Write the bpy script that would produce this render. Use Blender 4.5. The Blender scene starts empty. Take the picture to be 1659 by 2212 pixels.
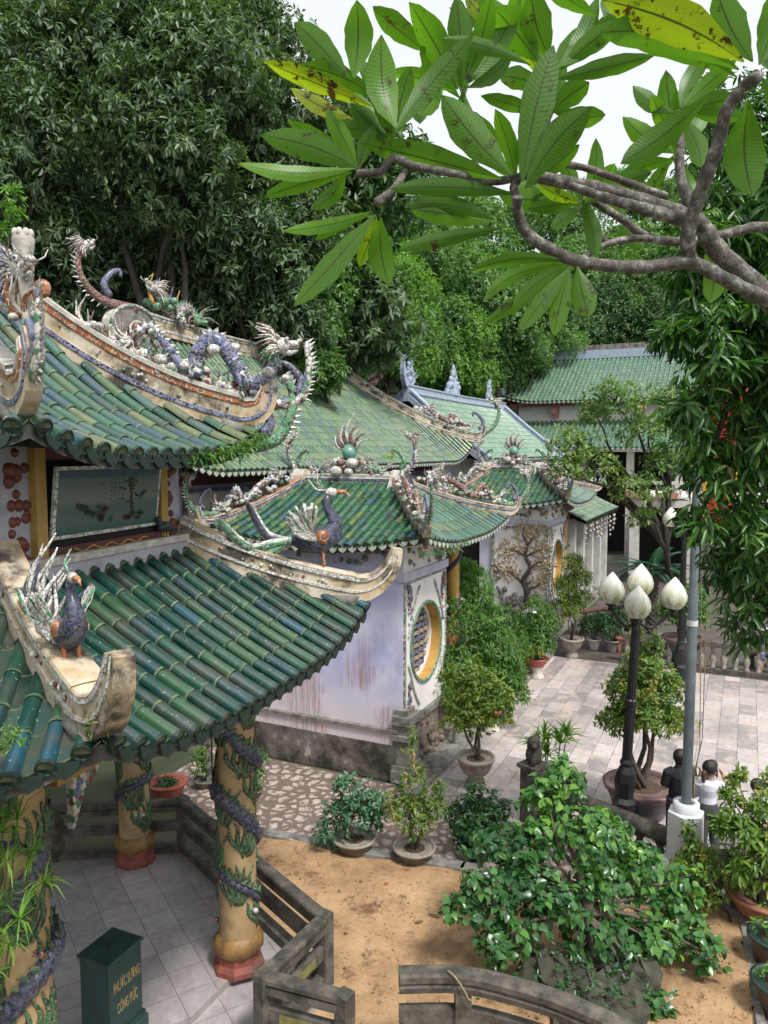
import bpy, math, random
import numpy as np
from mathutils import Vector as V, Matrix
R = math.radians
S = bpy.context.scene
C = S.collection
# ---------------------------------------------------------------- camera
PIT, HC, FP, CX, CY = R(4.7), 6.5, 1650.0, 829.5, 1106.0
cd = bpy.data.cameras.new('camera'); cam = bpy.data.objects.new('camera', cd); C.objects.link(cam)
cam.location = (0, 0, HC); cam.rotation_euler = (R(90) - PIT, 0, 0)
cd.sensor_fit = 'VERTICAL'; cd.sensor_height = 36; cd.lens = 36 * FP / 2212
cd.clip_start = 0.05; cd.clip_end = 600
S.camera = cam
# ---------------------------------------------------------------- light: bright overcast
SUN_EL, SUN_AZ = R(58), R(150)
w = bpy.data.worlds.new('World'); S.world = w; w.use_nodes = True
nt = w.node_tree; nt.nodes.clear()
sky = nt.nodes.new('ShaderNodeTexSky'); sky.sky_type = 'NISHITA'; sky.sun_disc = False
sky.sun_elevation = SUN_EL; sky.sun_rotation = SUN_AZ; sky.dust_density = 6; sky.air_density = 1.6
hs = nt.nodes.new('ShaderNodeHueSaturation'); hs.inputs['Saturation'].default_value = 0.22; hs.inputs['Value'].default_value = 1.0
mx = nt.nodes.new('ShaderNodeMixRGB'); mx.inputs[0].default_value = 0.55; mx.inputs[2].default_value = (9.5, 9.9, 10.6, 1)
bg = nt.nodes.new('ShaderNodeBackground'); bg.inputs[1].default_value = 0.09
wo = nt.nodes.new('ShaderNodeOutputWorld')
nt.links.new(sky.outputs[0], hs.inputs['Color']); nt.links.new(hs.outputs[0], mx.inputs[1])
nt.links.new(mx.outputs[0], bg.inputs[0]); nt.links.new(bg.outputs[0], wo.inputs[0])
sl = bpy.data.lights.new('sun', 'SUN'); sl.energy = 2.4; sl.angle = R(10); sl.color = (1, 0.97, 0.92)
so = bpy.data.objects.new('sun', sl); C.objects.link(so)
# direction towards the sun: behind the camera and to the right
sd = V((0.55 * math.cos(SUN_EL), -0.85 * math.cos(SUN_EL), math.sin(SUN_EL)))
so.rotation_euler = sd.to_track_quat('Z', 'Y').to_euler(); so.location = (5, -5, 30)
S.view_settings.view_transform = 'Standard'; S.view_settings.look = 'None'
S.view_settings.exposure = 0.68; S.view_settings.gamma = 1
# ---------------------------------------------------------------- placing
def ray(px, py):
    x = (px - CX) / FP; y = -(py - CY) / FP
    return V((x, y * math.sin(PIT) + math.cos(PIT), y * math.cos(PIT) - math.sin(PIT)))
def G(px, py, z=0.0):
    r = ray(px, py); t = (z - HC) / r.z
    return V((r.x * t, r.y * t, z))
def D(px, py, d):
    r = ray(px, py); t = d / r.y
    return V((r.x * t, d, HC + r.z * t))
U2 = V((0.430, 0.903)); W2 = V((0.903, -0.430)); K2 = V((0.38, 14.5))
def F(s, t, z=0.0):
    p = K2 + U2 * s + W2 * t
    return V((p.x, p.y, z))
UA = math.atan2(W2.y, W2.x)   # rotation of the frame whose x axis is W and y axis is U
# ---------------------------------------------------------------- materials
MATS = {}
def newmat(name):
    m = bpy.data.materials.new(name); m.use_nodes = True
    n = m.node_tree; n.nodes.clear()
    o = n.nodes.new('ShaderNodeOutputMaterial'); b = n.nodes.new('ShaderNodeBsdfPrincipled')
    n.links.new(b.outputs[0], o.inputs[0])
    MATS[name] = m
    return m, n, b, o
def ramp(n, cols, pos=None, interp='LINEAR'):
    r = n.nodes.new('ShaderNodeValToRGB'); e = r.color_ramp.elements; r.color_ramp.interpolation = interp
    k = len(cols)
    for i, c in enumerate(cols):
        p = pos[i] if pos else (i / (k - 1) if interp == 'LINEAR' else i / k)
        if i < 2: e[i].position = p; e[i].color = (*c, 1)
        else:
            q = e.new(p); q.color = (*c, 1)
    return r
def coords(n, scale=(1, 1, 1), rot=(0, 0, 0), src='Object', loc=(0, 0, 0)):
    t = n.nodes.new('ShaderNodeTexCoord'); mp = n.nodes.new('ShaderNodeMapping')
    mp.inputs['Scale'].default_value = scale; mp.inputs['Rotation'].default_value = rot; mp.inputs['Location'].default_value = loc
    n.links.new(t.outputs[src], mp.inputs['Vector'])
    return mp.outputs[0]
def noise(n, vec, scale, detail=5, rough=0.6):
    x = n.nodes.new('ShaderNodeTexNoise'); x.inputs['Scale'].default_value = scale
    x.inputs['Detail'].default_value = detail; x.inputs['Roughness'].default_value = rough
    if vec: n.links.new(vec, x.inputs['Vector'])
    return x
def mixc(n, fac, a, b, mode='MIX'):
    m = n.nodes.new('ShaderNodeMixRGB'); m.blend_type = mode
    for i, q in ((0, fac), (1, a), (2, b)):
        if isinstance(q, (int, float)): m.inputs[i].default_value = q
        elif isinstance(q, tuple): m.inputs[i].default_value = (*q, 1)
        else: n.links.new(q, m.inputs[i])
    return m.outputs[0]
def bump(n, b, h, strength=0.3, dist=0.02):
    x = n.nodes.new('ShaderNodeBump'); x.inputs['Strength'].default_value = strength; x.inputs['Distance'].default_value = dist
    n.links.new(h, x.inputs['Height']); n.links.new(x.outputs[0], b.inputs['Normal'])
def thresh(n, sock, lo, hi):
    m = n.nodes.new('ShaderNodeMapRange'); m.inputs[1].default_value = lo; m.inputs[2].default_value = hi
    n.links.new(sock, m.inputs[0]); return m.outputs[0]
def plain(name, c1, c2=None, scale=3, rough=0.7, b=0.25, dirt=None, dirtamt=(0.5, 0.7), metal=0, spec=0.5, stretch=(1, 1, 1)):
    m, n, p, o = newmat(name)
    c2 = c2 or tuple(x * 0.75 for x in c1)
    vec = coords(n, stretch)
    nz = noise(n, vec, scale)
    rp = ramp(n, [c2, c1], [0.35, 0.65]); n.links.new(nz.outputs[0], rp.inputs[0]); col = rp.outputs[0]
    if dirt:
        nd = noise(n, vec, scale * 0.6, 8, 0.7); col = mixc(n, thresh(n, nd.outputs[0], *dirtamt), col, dirt)
    n.links.new(col, p.inputs['Base Color']); p.inputs['Roughness'].default_value = rough
    p.inputs['Metallic'].default_value = metal; p.inputs['Specular IOR Level'].default_value = spec
    nb = noise(n, vec, scale * 8, 4); bump(n, p, nb.outputs[0], b, 0.01)
    return m
def tile(name, cols, rough=0.22, dirt=(0.05, 0.055, 0.04), da=(0.52, 0.75)):
    m, n, p, o = newmat(name)
    a = n.nodes.new('ShaderNodeAttribute'); a.attribute_name = 'rnd'
    rp = ramp(n, cols, interp='CONSTANT'); n.links.new(a.outputs['Fac'], rp.inputs[0])
    vec = coords(n); nz = noise(n, vec, 9, 6, 0.7); n2 = noise(n, vec, 2.2, 6, 0.7)
    c = mixc(n, 0.35, rp.outputs[0], mixc(n, nz.outputs[0], (0.02, 0.06, 0.05), (0.25, 0.36, 0.27)), 'OVERLAY')
    c = mixc(n, thresh(n, n2.outputs[0], *da), c, dirt)
    n.links.new(c, p.inputs['Base Color'])
    rr = n.nodes.new('ShaderNodeMapRange'); rr.inputs[3].default_value = rough - 0.04; rr.inputs[4].default_value = rough + 0.4
    n.links.new(n2.outputs[0], rr.inputs[0]); rr.inputs[1].default_value = 0.35; rr.inputs[2].default_value = 0.7
    n.links.new(rr.outputs[0], p.inputs['Roughness'])
    n4 = noise(n, vec, 30, 3, .6); n.links.new(mixc(n, thresh(n, n4.outputs[0], .66, .72), c, (0.30, 0.32, 0.27)), p.inputs['Base Color'])
    p.inputs['Coat Weight'].default_value = .5; p.inputs['Coat Roughness'].default_value = .12
    bump(n, p, nz.outputs[0], 0.25, 0.006)
    return m
def mosaic(name, cols, grout=(0.42, 0.40, 0.36), scale=22, gw=0.07, rough=0.3):
    m, n, p, o = newmat(name)
    vec = coords(n)
    v1 = n.nodes.new('ShaderNodeTexVoronoi'); v1.inputs['Scale'].default_value = scale; n.links.new(vec, v1.inputs['Vector'])
    v2 = n.nodes.new('ShaderNodeTexVoronoi'); v2.feature = 'DISTANCE_TO_EDGE'; v2.inputs['Scale'].default_value = scale; n.links.new(vec, v2.inputs['Vector'])
    sp = n.nodes.new('ShaderNodeSeparateColor'); n.links.new(v1.outputs['Color'], sp.inputs[0])
    rp = ramp(n, cols, interp='CONSTANT'); n.links.new(sp.outputs[0], rp.inputs[0])
    nz = noise(n, vec, 5, 6, 0.7)
    e = thresh(n, v2.outputs['Distance'], gw * 0.5, gw)
    c = mixc(n, e, grout, rp.outputs[0])
    c = mixc(n, thresh(n, nz.outputs[0], 0.52, 0.74), c, (0.07, 0.065, 0.055))
    n.links.new(c, p.inputs['Base Color']); p.inputs['Roughness'].default_value = rough
    bump(n, p, e, 0.7, 0.01)
    return m
def leafmat(name, cols, rough=0.42, trans=0.3, tcol=None):
    m, n, p, o = newmat(name)
    a = n.nodes.new('ShaderNodeAttribute'); a.attribute_name = 'rnd'
    rp = ramp(n, cols); n.links.new(a.outputs['Fac'], rp.inputs[0])
    n.links.new(rp.outputs[0], p.inputs['Base Color']); p.inputs['Roughness'].default_value = rough
    p.inputs['Specular IOR Level'].default_value = 0.55
    t = n.nodes.new('ShaderNodeBsdfTranslucent')
    tc = mixc(n, 1.0, rp.outputs[0], tcol or (1.6, 1.9, 0.5), 'MULTIPLY')
    n.links.new(tc, t.inputs[0])
    ms = n.nodes.new('ShaderNodeMixShader'); ms.inputs[0].default_value = trans
    n.links.new(p.outputs[0], ms.inputs[1]); n.links.new(t.outputs[0], ms.inputs[2]); n.links.new(ms.outputs[0], o.inputs[0])
    return m
DG, MG, BL, LG, OL = (0.015, 0.085, 0.055), (0.03, 0.15, 0.085), (0.02, 0.115, 0.17), (0.09, 0.24, 0.15), (0.13, 0.20, 0.06)
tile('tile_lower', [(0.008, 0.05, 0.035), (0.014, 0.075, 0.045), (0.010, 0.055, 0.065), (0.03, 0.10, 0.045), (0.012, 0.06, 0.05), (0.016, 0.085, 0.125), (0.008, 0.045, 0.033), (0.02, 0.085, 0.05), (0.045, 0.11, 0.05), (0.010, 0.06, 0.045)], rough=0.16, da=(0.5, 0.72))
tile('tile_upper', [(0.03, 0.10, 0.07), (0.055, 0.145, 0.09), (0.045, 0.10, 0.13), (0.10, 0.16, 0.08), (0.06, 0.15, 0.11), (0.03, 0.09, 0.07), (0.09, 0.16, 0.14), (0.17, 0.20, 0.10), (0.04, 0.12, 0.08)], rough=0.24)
tile('tile_hall', [(0.09, 0.17, 0.095), (0.13, 0.225, 0.125), (0.095, 0.16, 0.17), (0.22, 0.25, 0.125), (0.15, 0.24, 0.145), (0.07, 0.15, 0.085), (0.17, 0.22, 0.17), (0.17, 0.25, 0.13)], rough=0.3, da=(0.6, 0.85))
tile('tile_gate', [(0.022, 0.10, 0.055), (0.04, 0.145, 0.075), (0.03, 0.10, 0.13), (0.13, 0.18, 0.055), (0.06, 0.165, 0.095), (0.02, 0.09, 0.05), (0.04, 0.145, 0.08), (0.05, 0.13, 0.075)], rough=0.24)
tile('tile_pale', [(0.14, 0.27, 0.19), (0.18, 0.31, 0.22), (0.12, 0.25, 0.18), (0.22, 0.33, 0.22), (0.16, 0.28, 0.20)], rough=0.4, da=(0.66, 0.9))
tile('tile_back', [(0.12, 0.22, 0.155), (0.14, 0.25, 0.175), (0.10, 0.195, 0.14), (0.19, 0.27, 0.19), (0.13, 0.23, 0.165)], rough=0.35, da=(0.62, 0.9))
tile('pan_lower', [(0.010, 0.045, 0.033), (0.02, 0.075, 0.055), (0.04, 0.10, 0.08), (0.008, 0.035, 0.028), (0.03, 0.08, 0.075)], rough=0.3, da=(0.44, 0.60))
tile('pan_upper', [(0.02, 0.06, 0.045), (0.035, 0.09, 0.06), (0.05, 0.11, 0.085), (0.015, 0.05, 0.04)], rough=0.35, da=(0.44, 0.62))
plain('joint', (0.17, 0.21, 0.11), (0.045, 0.075, 0.045), 12, 0.7)
plain('drip_green', (0.012, 0.038, 0.028), (0.008, 0.016, 0.013), 20, 0.4, 0.6)
plain('drip_white', (0.60, 0.60, 0.52), (0.25, 0.33, 0.26), 14, 0.6)
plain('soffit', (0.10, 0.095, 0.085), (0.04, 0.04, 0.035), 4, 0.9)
plain('ridge_plaster', (0.56, 0.50, 0.40), (0.40, 0.30, 0.17), 4, 0.85, 0.5, (0.06, 0.05, 0.038), (0.47, 0.6))
plain('ridge_yellow', (0.50, 0.30, 0.08), (0.36, 0.20, 0.06), 5, 0.85, 0.5, (0.07, 0.05, 0.035), (0.47, 0.62))
plain('white_dirty', (0.58, 0.55, 0.49), (0.33, 0.31, 0.26), 8, 0.7, 0.5, (0.10, 0.09, 0.08), (0.54, 0.68))
mosaic('m_blue', [(0.05, 0.06, 0.16), (0.09, 0.11, 0.26), (0.035, 0.04, 0.10), (0.16, 0.19, 0.34)], scale=26)
mosaic('m_dark', [(0.02, 0.025, 0.06), (0.04, 0.045, 0.10), (0.03, 0.03, 0.05), (0.07, 0.08, 0.14)], grout=(0.16, 0.16, 0.15), scale=30, gw=0.05)
mosaic('m_white', [(0.62, 0.60, 0.55), (0.70, 0.68, 0.64), (0.52, 0.50, 0.46), (0.66, 0.64, 0.6)], grout=(0.22, 0.20, 0.18), scale=20, gw=0.06)
mosaic('m_green', [(0.03, 0.15, 0.07), (0.05, 0.24, 0.10), (0.09, 0.30, 0.14), (0.02, 0.10, 0.05)], scale=18)
mosaic('m_relief', [(0.015, 0.075, 0.03), (0.025, 0.11, 0.045), (0.04, 0.14, 0.06), (0.012, 0.05, 0.025)], grout=(0.20, 0.17, 0.10), scale=18)
mosaic('m_red', [(0.14, 0.035, 0.025), (0.20, 0.06, 0.04), (0.09, 0.025, 0.02), (0.16, 0.05, 0.03)], scale=16)
mosaic('m_orange', [(0.36, 0.11, 0.035), (0.42, 0.15, 0.05), (0.28, 0.08, 0.03), (0.4, 0.13, 0.04)], grout=(0.6, 0.52, 0.42), scale=13, gw=0.05)
mosaic('m_mix', [(0.6, 0.58, 0.53), (0.16, 0.05, 0.04), (0.05, 0.2, 0.09), (0.58, 0.55, 0.5), (0.1, 0.12, 0.28), (0.5, 0.47, 0.42)], grout=(0.30, 0.27, 0.23), scale=20)
mosaic('m_border', [(0.05, 0.16, 0.10), (0.55, 0.53, 0.46), (0.08, 0.12, 0.16), (0.3, 0.32, 0.25)], grout=(0.5, 0.48, 0.42), scale=24)
# ---------------------------------------------------------------- objects
def tag(o, label=None, cat=None, group=None, kind=None):
    if label: o['label'] = label
    if cat: o['category'] = cat
    if group: o['group'] = group
    if kind: o['kind'] = kind
    return o
def thing(name, label, cat, loc=(0, 0, 0), rz=0.0, group=None):
    o = bpy.data.objects.new(name, None); C.objects.link(o); o.empty_display_size = 0.2
    o.location = loc; o.rotation_euler = (0, 0, rz)
    return tag(o, label, cat, group)
def base_of(o):
    m = Matrix.Identity(4)
    ch = []
    while o: ch.append(o); o = o.parent
    for q in reversed(ch): m = m @ (Matrix.Translation(q.location) @ q.rotation_euler.to_matrix().to_4x4() @ Matrix.Diagonal((*q.scale, 1)))
    return m
def finish(name, vs, loops, starts, mats, midx=None, rnd=None, uv=None, smooth=True, parent=None, world=True, origin=None):
    vs = np.asarray(vs, dtype=np.float64).reshape(-1, 3)
    if parent is not None and world:
        mi = np.array(base_of(parent).inverted()); vs = vs @ mi[:3, :3].T + mi[:3, 3]
    if origin is not None: vs = vs - np.array(origin)
    me = bpy.data.meshes.new(name)
    loops = np.asarray(loops, dtype=np.int32); starts = np.asarray(starts, dtype=np.int32)
    nf = len(starts)
    me.vertices.add(len(vs)); me.vertices.foreach_set('co', vs.astype(np.float32).ravel())
    me.loops.add(len(loops)); me.loops.foreach_set('vertex_index', loops)
    me.polygons.add(nf); me.polygons.foreach_set('loop_start', starts)
    for m in mats: me.materials.append(MATS[m] if isinstance(m, str) else m)
    if midx is not None: me.polygons.foreach_set('material_index', np.asarray(midx, dtype=np.int32))
    me.polygons.foreach_set('use_smooth', np.full(nf, smooth, dtype=bool) if isinstance(smooth, bool) else np.asarray(smooth, dtype=bool))
    if rnd is not None:
        a = me.attributes.new('rnd', 'FLOAT', 'FACE'); a.data.foreach_set('value', np.asarray(rnd, dtype=np.float32))
    if uv is not None:
        l = me.uv_layers.new(name='UVMap'); l.data.foreach_set('uv', np.asarray(uv, dtype=np.float32)[loops].ravel())
    me.update(calc_edges=True); me.validate()
    o = bpy.data.objects.new(name, me); C.objects.link(o)
    if parent is not None: o.parent = parent
    if origin is not None: o.location = origin
    return o
def vec3(p): return p if isinstance(p, V) and len(p) == 3 else V(p)
class MB:
    def __init__(s): s.v = []; s.f = []; s.m = []; s.r = []; s.s = []
    def add(s, vs, fs, m=0, r=0.0, smooth=False):
        b = len(s.v); s.v.extend([tuple(p) for p in vs])
        for i, f in enumerate(fs):
            s.f.append([b + k for k in f]); s.m.append(m[i] if isinstance(m, list) else m); s.r.append(r); s.s.append(smooth)
    def box(s, c, size, rz=0.0, m=0, taper=1.0, rot=None, bev=0.0):
        hx, hy, hz = size[0] / 2, size[1] / 2, size[2] / 2
        M = rot.to_matrix() if rot is not None and hasattr(rot, 'to_matrix') else (rot if rot is not None else Matrix.Rotation(rz, 3, 'Z'))
        c = vec3(c)
        if bev <= 0:
            P = [c + M @ V((x * hx * (taper if z > 0 else 1), y * hy * (taper if z > 0 else 1), z * hz)) for z in (-1, 1) for x, y in ((-1, -1), (1, -1), (1, 1), (-1, 1))]
            s.add(P, [(3, 2, 1, 0), (4, 5, 6, 7), (0, 1, 5, 4), (1, 2, 6, 5), (2, 3, 7, 6), (3, 0, 4, 7)], m)
        else:
            b = bev; rings = []
            for z, k in ((-hz, b), (-hz + b, 0), (hz - b, 0), (hz, b)):
                tt = 1 + (taper - 1) * (z + hz) / (2 * hz); X, Y = hx * tt - k, hy * tt - k; q = b * 0.7
                rings.append([c + M @ V(p) for p in ((-X + q, -Y, z), (X - q, -Y, z), (X, -Y + q, z), (X, Y - q, z), (X - q, Y, z), (-X + q, Y, z), (-X, Y - q, z), (-X, -Y + q, z))])
            P = [p for r in rings for p in r]; fs = [tuple(range(7, -1, -1)), tuple(range(24, 32))]
            for k in range(3):
                for i in range(8): j = (i + 1) % 8; fs.append((k * 8 + i, k * 8 + j, k * 8 + 8 + j, k * 8 + 8 + i))
            s.add(P, fs, m)
    def tube(s, pts, rad, n=8, m=0, caps=True, flat=1.0, smooth=True, r=0.0, up=None):
        pts = [vec3(p) for p in pts]; k = len(pts)
        if isinstance(rad, (int, float)): rad = [rad] * k
        P = []; ref = V(up) if up is not None else V((0, 0, 1)); a = None
        for i, p in enumerate(pts):
            t = (pts[min(i + 1, k - 1)] - pts[max(i - 1, 0)])
            t = t.normalized() if t.length > 1e-9 else V((0, 0, 1))
            if a is None:
                a = ref.cross(t)
                if a.length < 0.05: a = V((1, 0, 0)).cross(t)
                if a.length < 0.05: a = V((0, 1, 0)).cross(t)
            else: a = a - t * a.dot(t)
            a.normalize(); b = t.cross(a)
            for j in range(n):
                q = 2 * math.pi * j / n; P.append(p + (a * math.cos(q) * flat + b * math.sin(q)) * rad[i])
        fs = [(i * n + j, i * n + (j + 1) % n, (i + 1) * n + (j + 1) % n, (i + 1) * n + j) for i in range(k - 1) for j in range(n)]
        if caps: fs += [tuple(range(n - 1, -1, -1)), tuple(range((k - 1) * n, k * n))]
        s.add(P, fs, m, r, smooth)
    def lathe(s, prof, c=(0, 0, 0), n=24, m=0, smooth=True, flute=None, sx=1, sy=1):
        c = vec3(c); P = []; k = len(prof)
        for (r, z) in prof:
            for j in range(n):
                q = 2 * math.pi * j / n; rr = r * (1 - (flute * (j % 2) if flute else 0)); P.append(c + V((rr * math.cos(q) * sx, rr * math.sin(q) * sy, z)))
        fs = [(i * n + j, i * n + (j + 1) % n, (i + 1) * n + (j + 1) % n, (i + 1) * n + j) for i in range(k - 1) for j in range(n)]
        s.add(P, fs, m, 0.0, smooth)
        s.add([c + V((0, 0, prof[0][1]))] + P[:n], [(0, 1 + (j + 1) % n, 1 + j) for j in range(n)], m)
        s.add([c + V((0, 0, prof[-1][1]))] + P[-n:], [(0, 1 + j, 1 + (j + 1) % n) for j in range(n)], m)
    def ball(s, c, r, n=10, m=0, sc=(1, 1, 1), rot=None, smooth=True, jit=0, rng=None):
        c = vec3(c); P = []; k = max(4, n // 2 + 1)
        for i in range(k + 1):
            th = math.pi * i / k
            for j in range(n):
                q = 2 * math.pi * j / n; rr = r * (1 + (rng.uniform(-jit, jit) if rng else 0))
                d = V((math.sin(th) * math.cos(q) * sc[0] * rr, math.sin(th) * math.sin(q) * sc[1] * rr, math.cos(th) * sc[2] * rr))
                P.append(c + (rot @ d if rot else d))
        s.add(P, [(i * n + j, (i + 1) * n + j, (i + 1) * n + (j + 1) % n, i * n + (j + 1) % n) for i in range(k) for j in range(n)], m, 0.0, smooth)
    def prism(s, poly, M, th, m=0, m2=None):
        """2D outline in the local xz plane of M (4x4), extruded along local y by th, centred."""
        k = len(poly)
        P = [M @ V((x, -th / 2, z)) for x, z in poly] + [M @ V((x, th / 2, z)) for x, z in poly]
        s.add(P, [tuple(range(k)), tuple(range(2 * k - 1, k - 1, -1))], m)
        s.add(P, [(i, k + i, k + (i + 1) % k, (i + 1) % k) for i in range(k)], m if m2 is None else m2)
    def sheet(s, pts, m=0, r=0.0): s.add([vec3(p) for p in pts], [tuple(range(len(pts)))], m, r)
    def sweep(s, path, prof, m=None, sc=None, closed_caps=True, up=V((0, 0, 1)), smooth=False):
        """prof: list of (side, height, material of the strip up to the next point); mirrored"""
        path = [vec3(p) for p in path]; k = len(path); full = [(x, z) for x, z, _ in prof] + [(-x, z) for x, z, _ in reversed(prof)]
        ms = [q[2] for q in prof[:-1]] + [prof[-1][2]] + [q[2] for q in reversed(prof[:-1])] + [prof[0][2]]
        n = len(full); P = []; side0 = None
        for i, p in enumerate(path):
            t = (path[min(i + 1, k - 1)] - path[max(i - 1, 0)]).normalized()
            h = V((t.x, t.y, 0))
            side = h.normalized().cross(V((0, 0, 1))) if h.length > 0.25 or side0 is None else side0
            if side0 is not None and side.dot(side0) < 0: side = -side
            side0 = side; u = side.cross(t).normalized()
            q = sc[i] if sc else 1.0
            for x, z in full: P.append(p + side * x * (0.45 + .55 * q) + u * z * q)
        fs = []; mm = []
        for i in range(k - 1):
            for j in range(n):
                fs.append((i * n + j, i * n + (j + 1) % n, (i + 1) * n + (j + 1) % n, (i + 1) * n + j)); mm.append(ms[j])
        fs += [tuple(range(n - 1, -1, -1)), tuple(range((k - 1) * n, k * n))]; mm += [prof[0][2]] * 2
        s.add(P, fs, mm, 0.0, smooth)
    def build(s, name, mats, parent=None, world=True, origin=None, smooth=None):
        if not s.f: return None
        loops = [i for f in s.f for i in f]; st = np.cumsum([0] + [len(f) for f in s.f[:-1]])
        return finish(name, s.v, loops, st, mats if isinstance(mats, (list, tuple)) else [mats], s.m, s.r, None, s.s if smooth is None else smooth, parent, world, origin)
def copy_tree(o, parent=None):
    c = o.copy(); C.objects.link(c); c.parent = parent
    for ch in o.children: copy_tree(ch, c)
    return c
def bez(pts, n=24):
    """smooth curve through points (Catmull-Rom)"""
    pts = [vec3(p) for p in pts]; out = []; k = len(pts) - 1
    for i in range(k):
        p0, p1, p2, p3 = pts[max(i - 1, 0)], pts[i], pts[i + 1], pts[min(i + 2, k)]
        m = max(2, n // k)
        for j in range(m):
            t = j / m
            out.append(0.5 * ((2 * p1) + (p2 - p0) * t + (2 * p0 - 5 * p1 + 4 * p2 - p3) * t * t + (3 * p1 - p0 - 3 * p2 + p3) * t ** 3))
    out.append(pts[-1]); return out
def frame(o, x, z):
    """4x4 with local x, local z directions and origin o"""
    x = V(x).normalized(); z = V(z); y = z.cross(x).normalized(); z = x.cross(y)
    M = Matrix((x, y, z)).transposed().to_4x4(); M.translation = vec3(o); return M
# ---------------------------------------------------------------- leaves (numpy)
LT = {  # leaf templates: x along, y across, z up; faces
 'simple': (np.array([[0, 0, 0], [.5, .5, .06], [1, 0, -.08], [.5, -.5, .06]]), [[0, 1, 2], [0, 2, 3]]),
 'mid': (np.array([[0, 0, 0], [.35, .42, .05], [.75, .36, 0], [1, 0, -.14], [.75, -.36, 0], [.35, -.42, .05], [.5, 0, -.02]]),
         [[0, 1, 6], [1, 2, 6], [2, 3, 6], [3, 4, 6], [4, 5, 6], [5, 0, 6]]),
 'heart': (np.array([[0, 0, 0], [-.08, .3, .04], [.2, .5, .06], [.6, .36, 0], [1, 0, -.2], [.6, -.36, 0], [.2, -.5, .06], [-.08, -.3, .04], [.4, 0, -.03]]),
         [[0, 1, 8], [1, 2, 8], [2, 3, 8], [3, 4, 8], [4, 5, 8], [5, 6, 8], [6, 7, 8], [7, 0, 8]]),
 'blade': (np.array([[0, .3, 0], [0, -.3, 0], [.5, -.5, .12], [.5, .5, .12], [1, 0, -.1]]), [[0, 1, 2, 3], [3, 2, 4]]),
}
def nrm(a): return a / np.maximum(np.linalg.norm(a, axis=-1, keepdims=True), 1e-9)
class Leaves:
    def __init__(s): s.v = []; s.fl = []; s.st = []; s.r = []; s.nv = 0; s.nl = 0
    def add(s, pos, d, up, ln, wd, rnd, kind='simple'):
        tv, tf = LT[kind]; N = len(pos)
        if N == 0: return
        d = nrm(d); y = nrm(np.cross(up, d)); z = np.cross(d, y)
        ln = np.broadcast_to(ln, N); wd = np.broadcast_to(wd, N)
        vv = pos[:, None, :] + d[:, None, :] * (tv[None, :, 0, None] * ln[:, None, None]) + y[:, None, :] * (tv[None, :, 1, None] * wd[:, None, None]) + z[:, None, :] * (tv[None, :, 2, None] * ln[:, None, None])
        s.v.append(vv.reshape(-1, 3)); k = len(tv)
        fl = np.concatenate([np.array(f) for f in tf]); sizes = np.array([len(f) for f in tf]); st = np.cumsum(np.r_[0, sizes[:-1]])
        s.fl.append((fl[None, :] + (np.arange(N) * k)[:, None] + s.nv).ravel())
        s.st.append((st[None, :] + (np.arange(N) * len(fl))[:, None] + s.nl).ravel())
        s.r.append(np.repeat(rnd, len(tf)))
        s.nv += N * k; s.nl += N * len(fl)
    def build(s, name, mat, parent=None, world=True, origin=None):
        return finish(name, np.concatenate(s.v), np.concatenate(s.fl), np.concatenate(s.st), [mat], None, np.concatenate(s.r), None, True, parent, world, origin)
def rosettes(L, rng, tips, dirs, per, ln, wd, kind='simple', droop=0.3, spread=1.0, tone=None, stem=0.0):
    """per leaves radiating from each twig tip"""
    N = len(tips); a = rng.uniform(0, 2 * np.pi, (N, per)) ; el = rng.uniform(-0.25, 0.9, (N, per)) / spread
    d = nrm(dirs); ref = np.where(np.abs(d[:, 2:3]) > 0.9, np.array([[1.0, 0, 0]]), np.array([[0, 0, 1.0]]))
    x = nrm(np.cross(ref, d)); y = np.cross(d, x)
    ld = (x[:, None] * np.cos(a)[..., None] + y[:, None] * np.sin(a)[..., None]) * np.cos(el)[..., None] + d[:, None] * np.sin(el)[..., None]
    ld = ld.reshape(-1, 3); ld[:, 2] -= droop * rng.uniform(0.3, 1.3, len(ld)); ld = nrm(ld)
    pos = np.repeat(tips, per, axis=0) + ld * stem * rng.uniform(0.3, 1, (len(ld), 1)) + rng.normal(0, ln * 0.12, (len(ld), 3))
    up = np.repeat(d, per, axis=0) * 0.5 + np.array([0, 0, 0.8]) + rng.normal(0, 0.35, (len(ld), 3))
    base = np.repeat(tone if tone is not None else rng.uniform(0, 1, N), per)
    r = np.clip(base * 0.6 + rng.uniform(0, 0.4, len(ld)), 0, 1)
    s = rng.uniform(0.7, 1.2, len(ld))
    L.add(pos, ld, up, ln * s, wd * s, r, kind)
def blobtips(rng, c, r3, n, shell=0.55, low=-0.7):
    p = nrm(rng.normal(0, 1, (n, 3))); p[:, 2] = np.where(p[:, 2] < low, -p[:, 2], p[:, 2])
    rad = shell + (1 - shell) * rng.uniform(0, 1, (n, 1)) ** 0.7
    rad *= 1 + 0.18 * np.sin(p[:, :1] * 5 + p[:, 1:2] * 4 + c[0]) + rng.uniform(-0.12, 0.12, (n, 1))
    return np.array(c) + p * rad * np.array(r3), nrm(p * np.array([1, 1, 1.0]) + np.array([0, 0, 0.25]))
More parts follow.
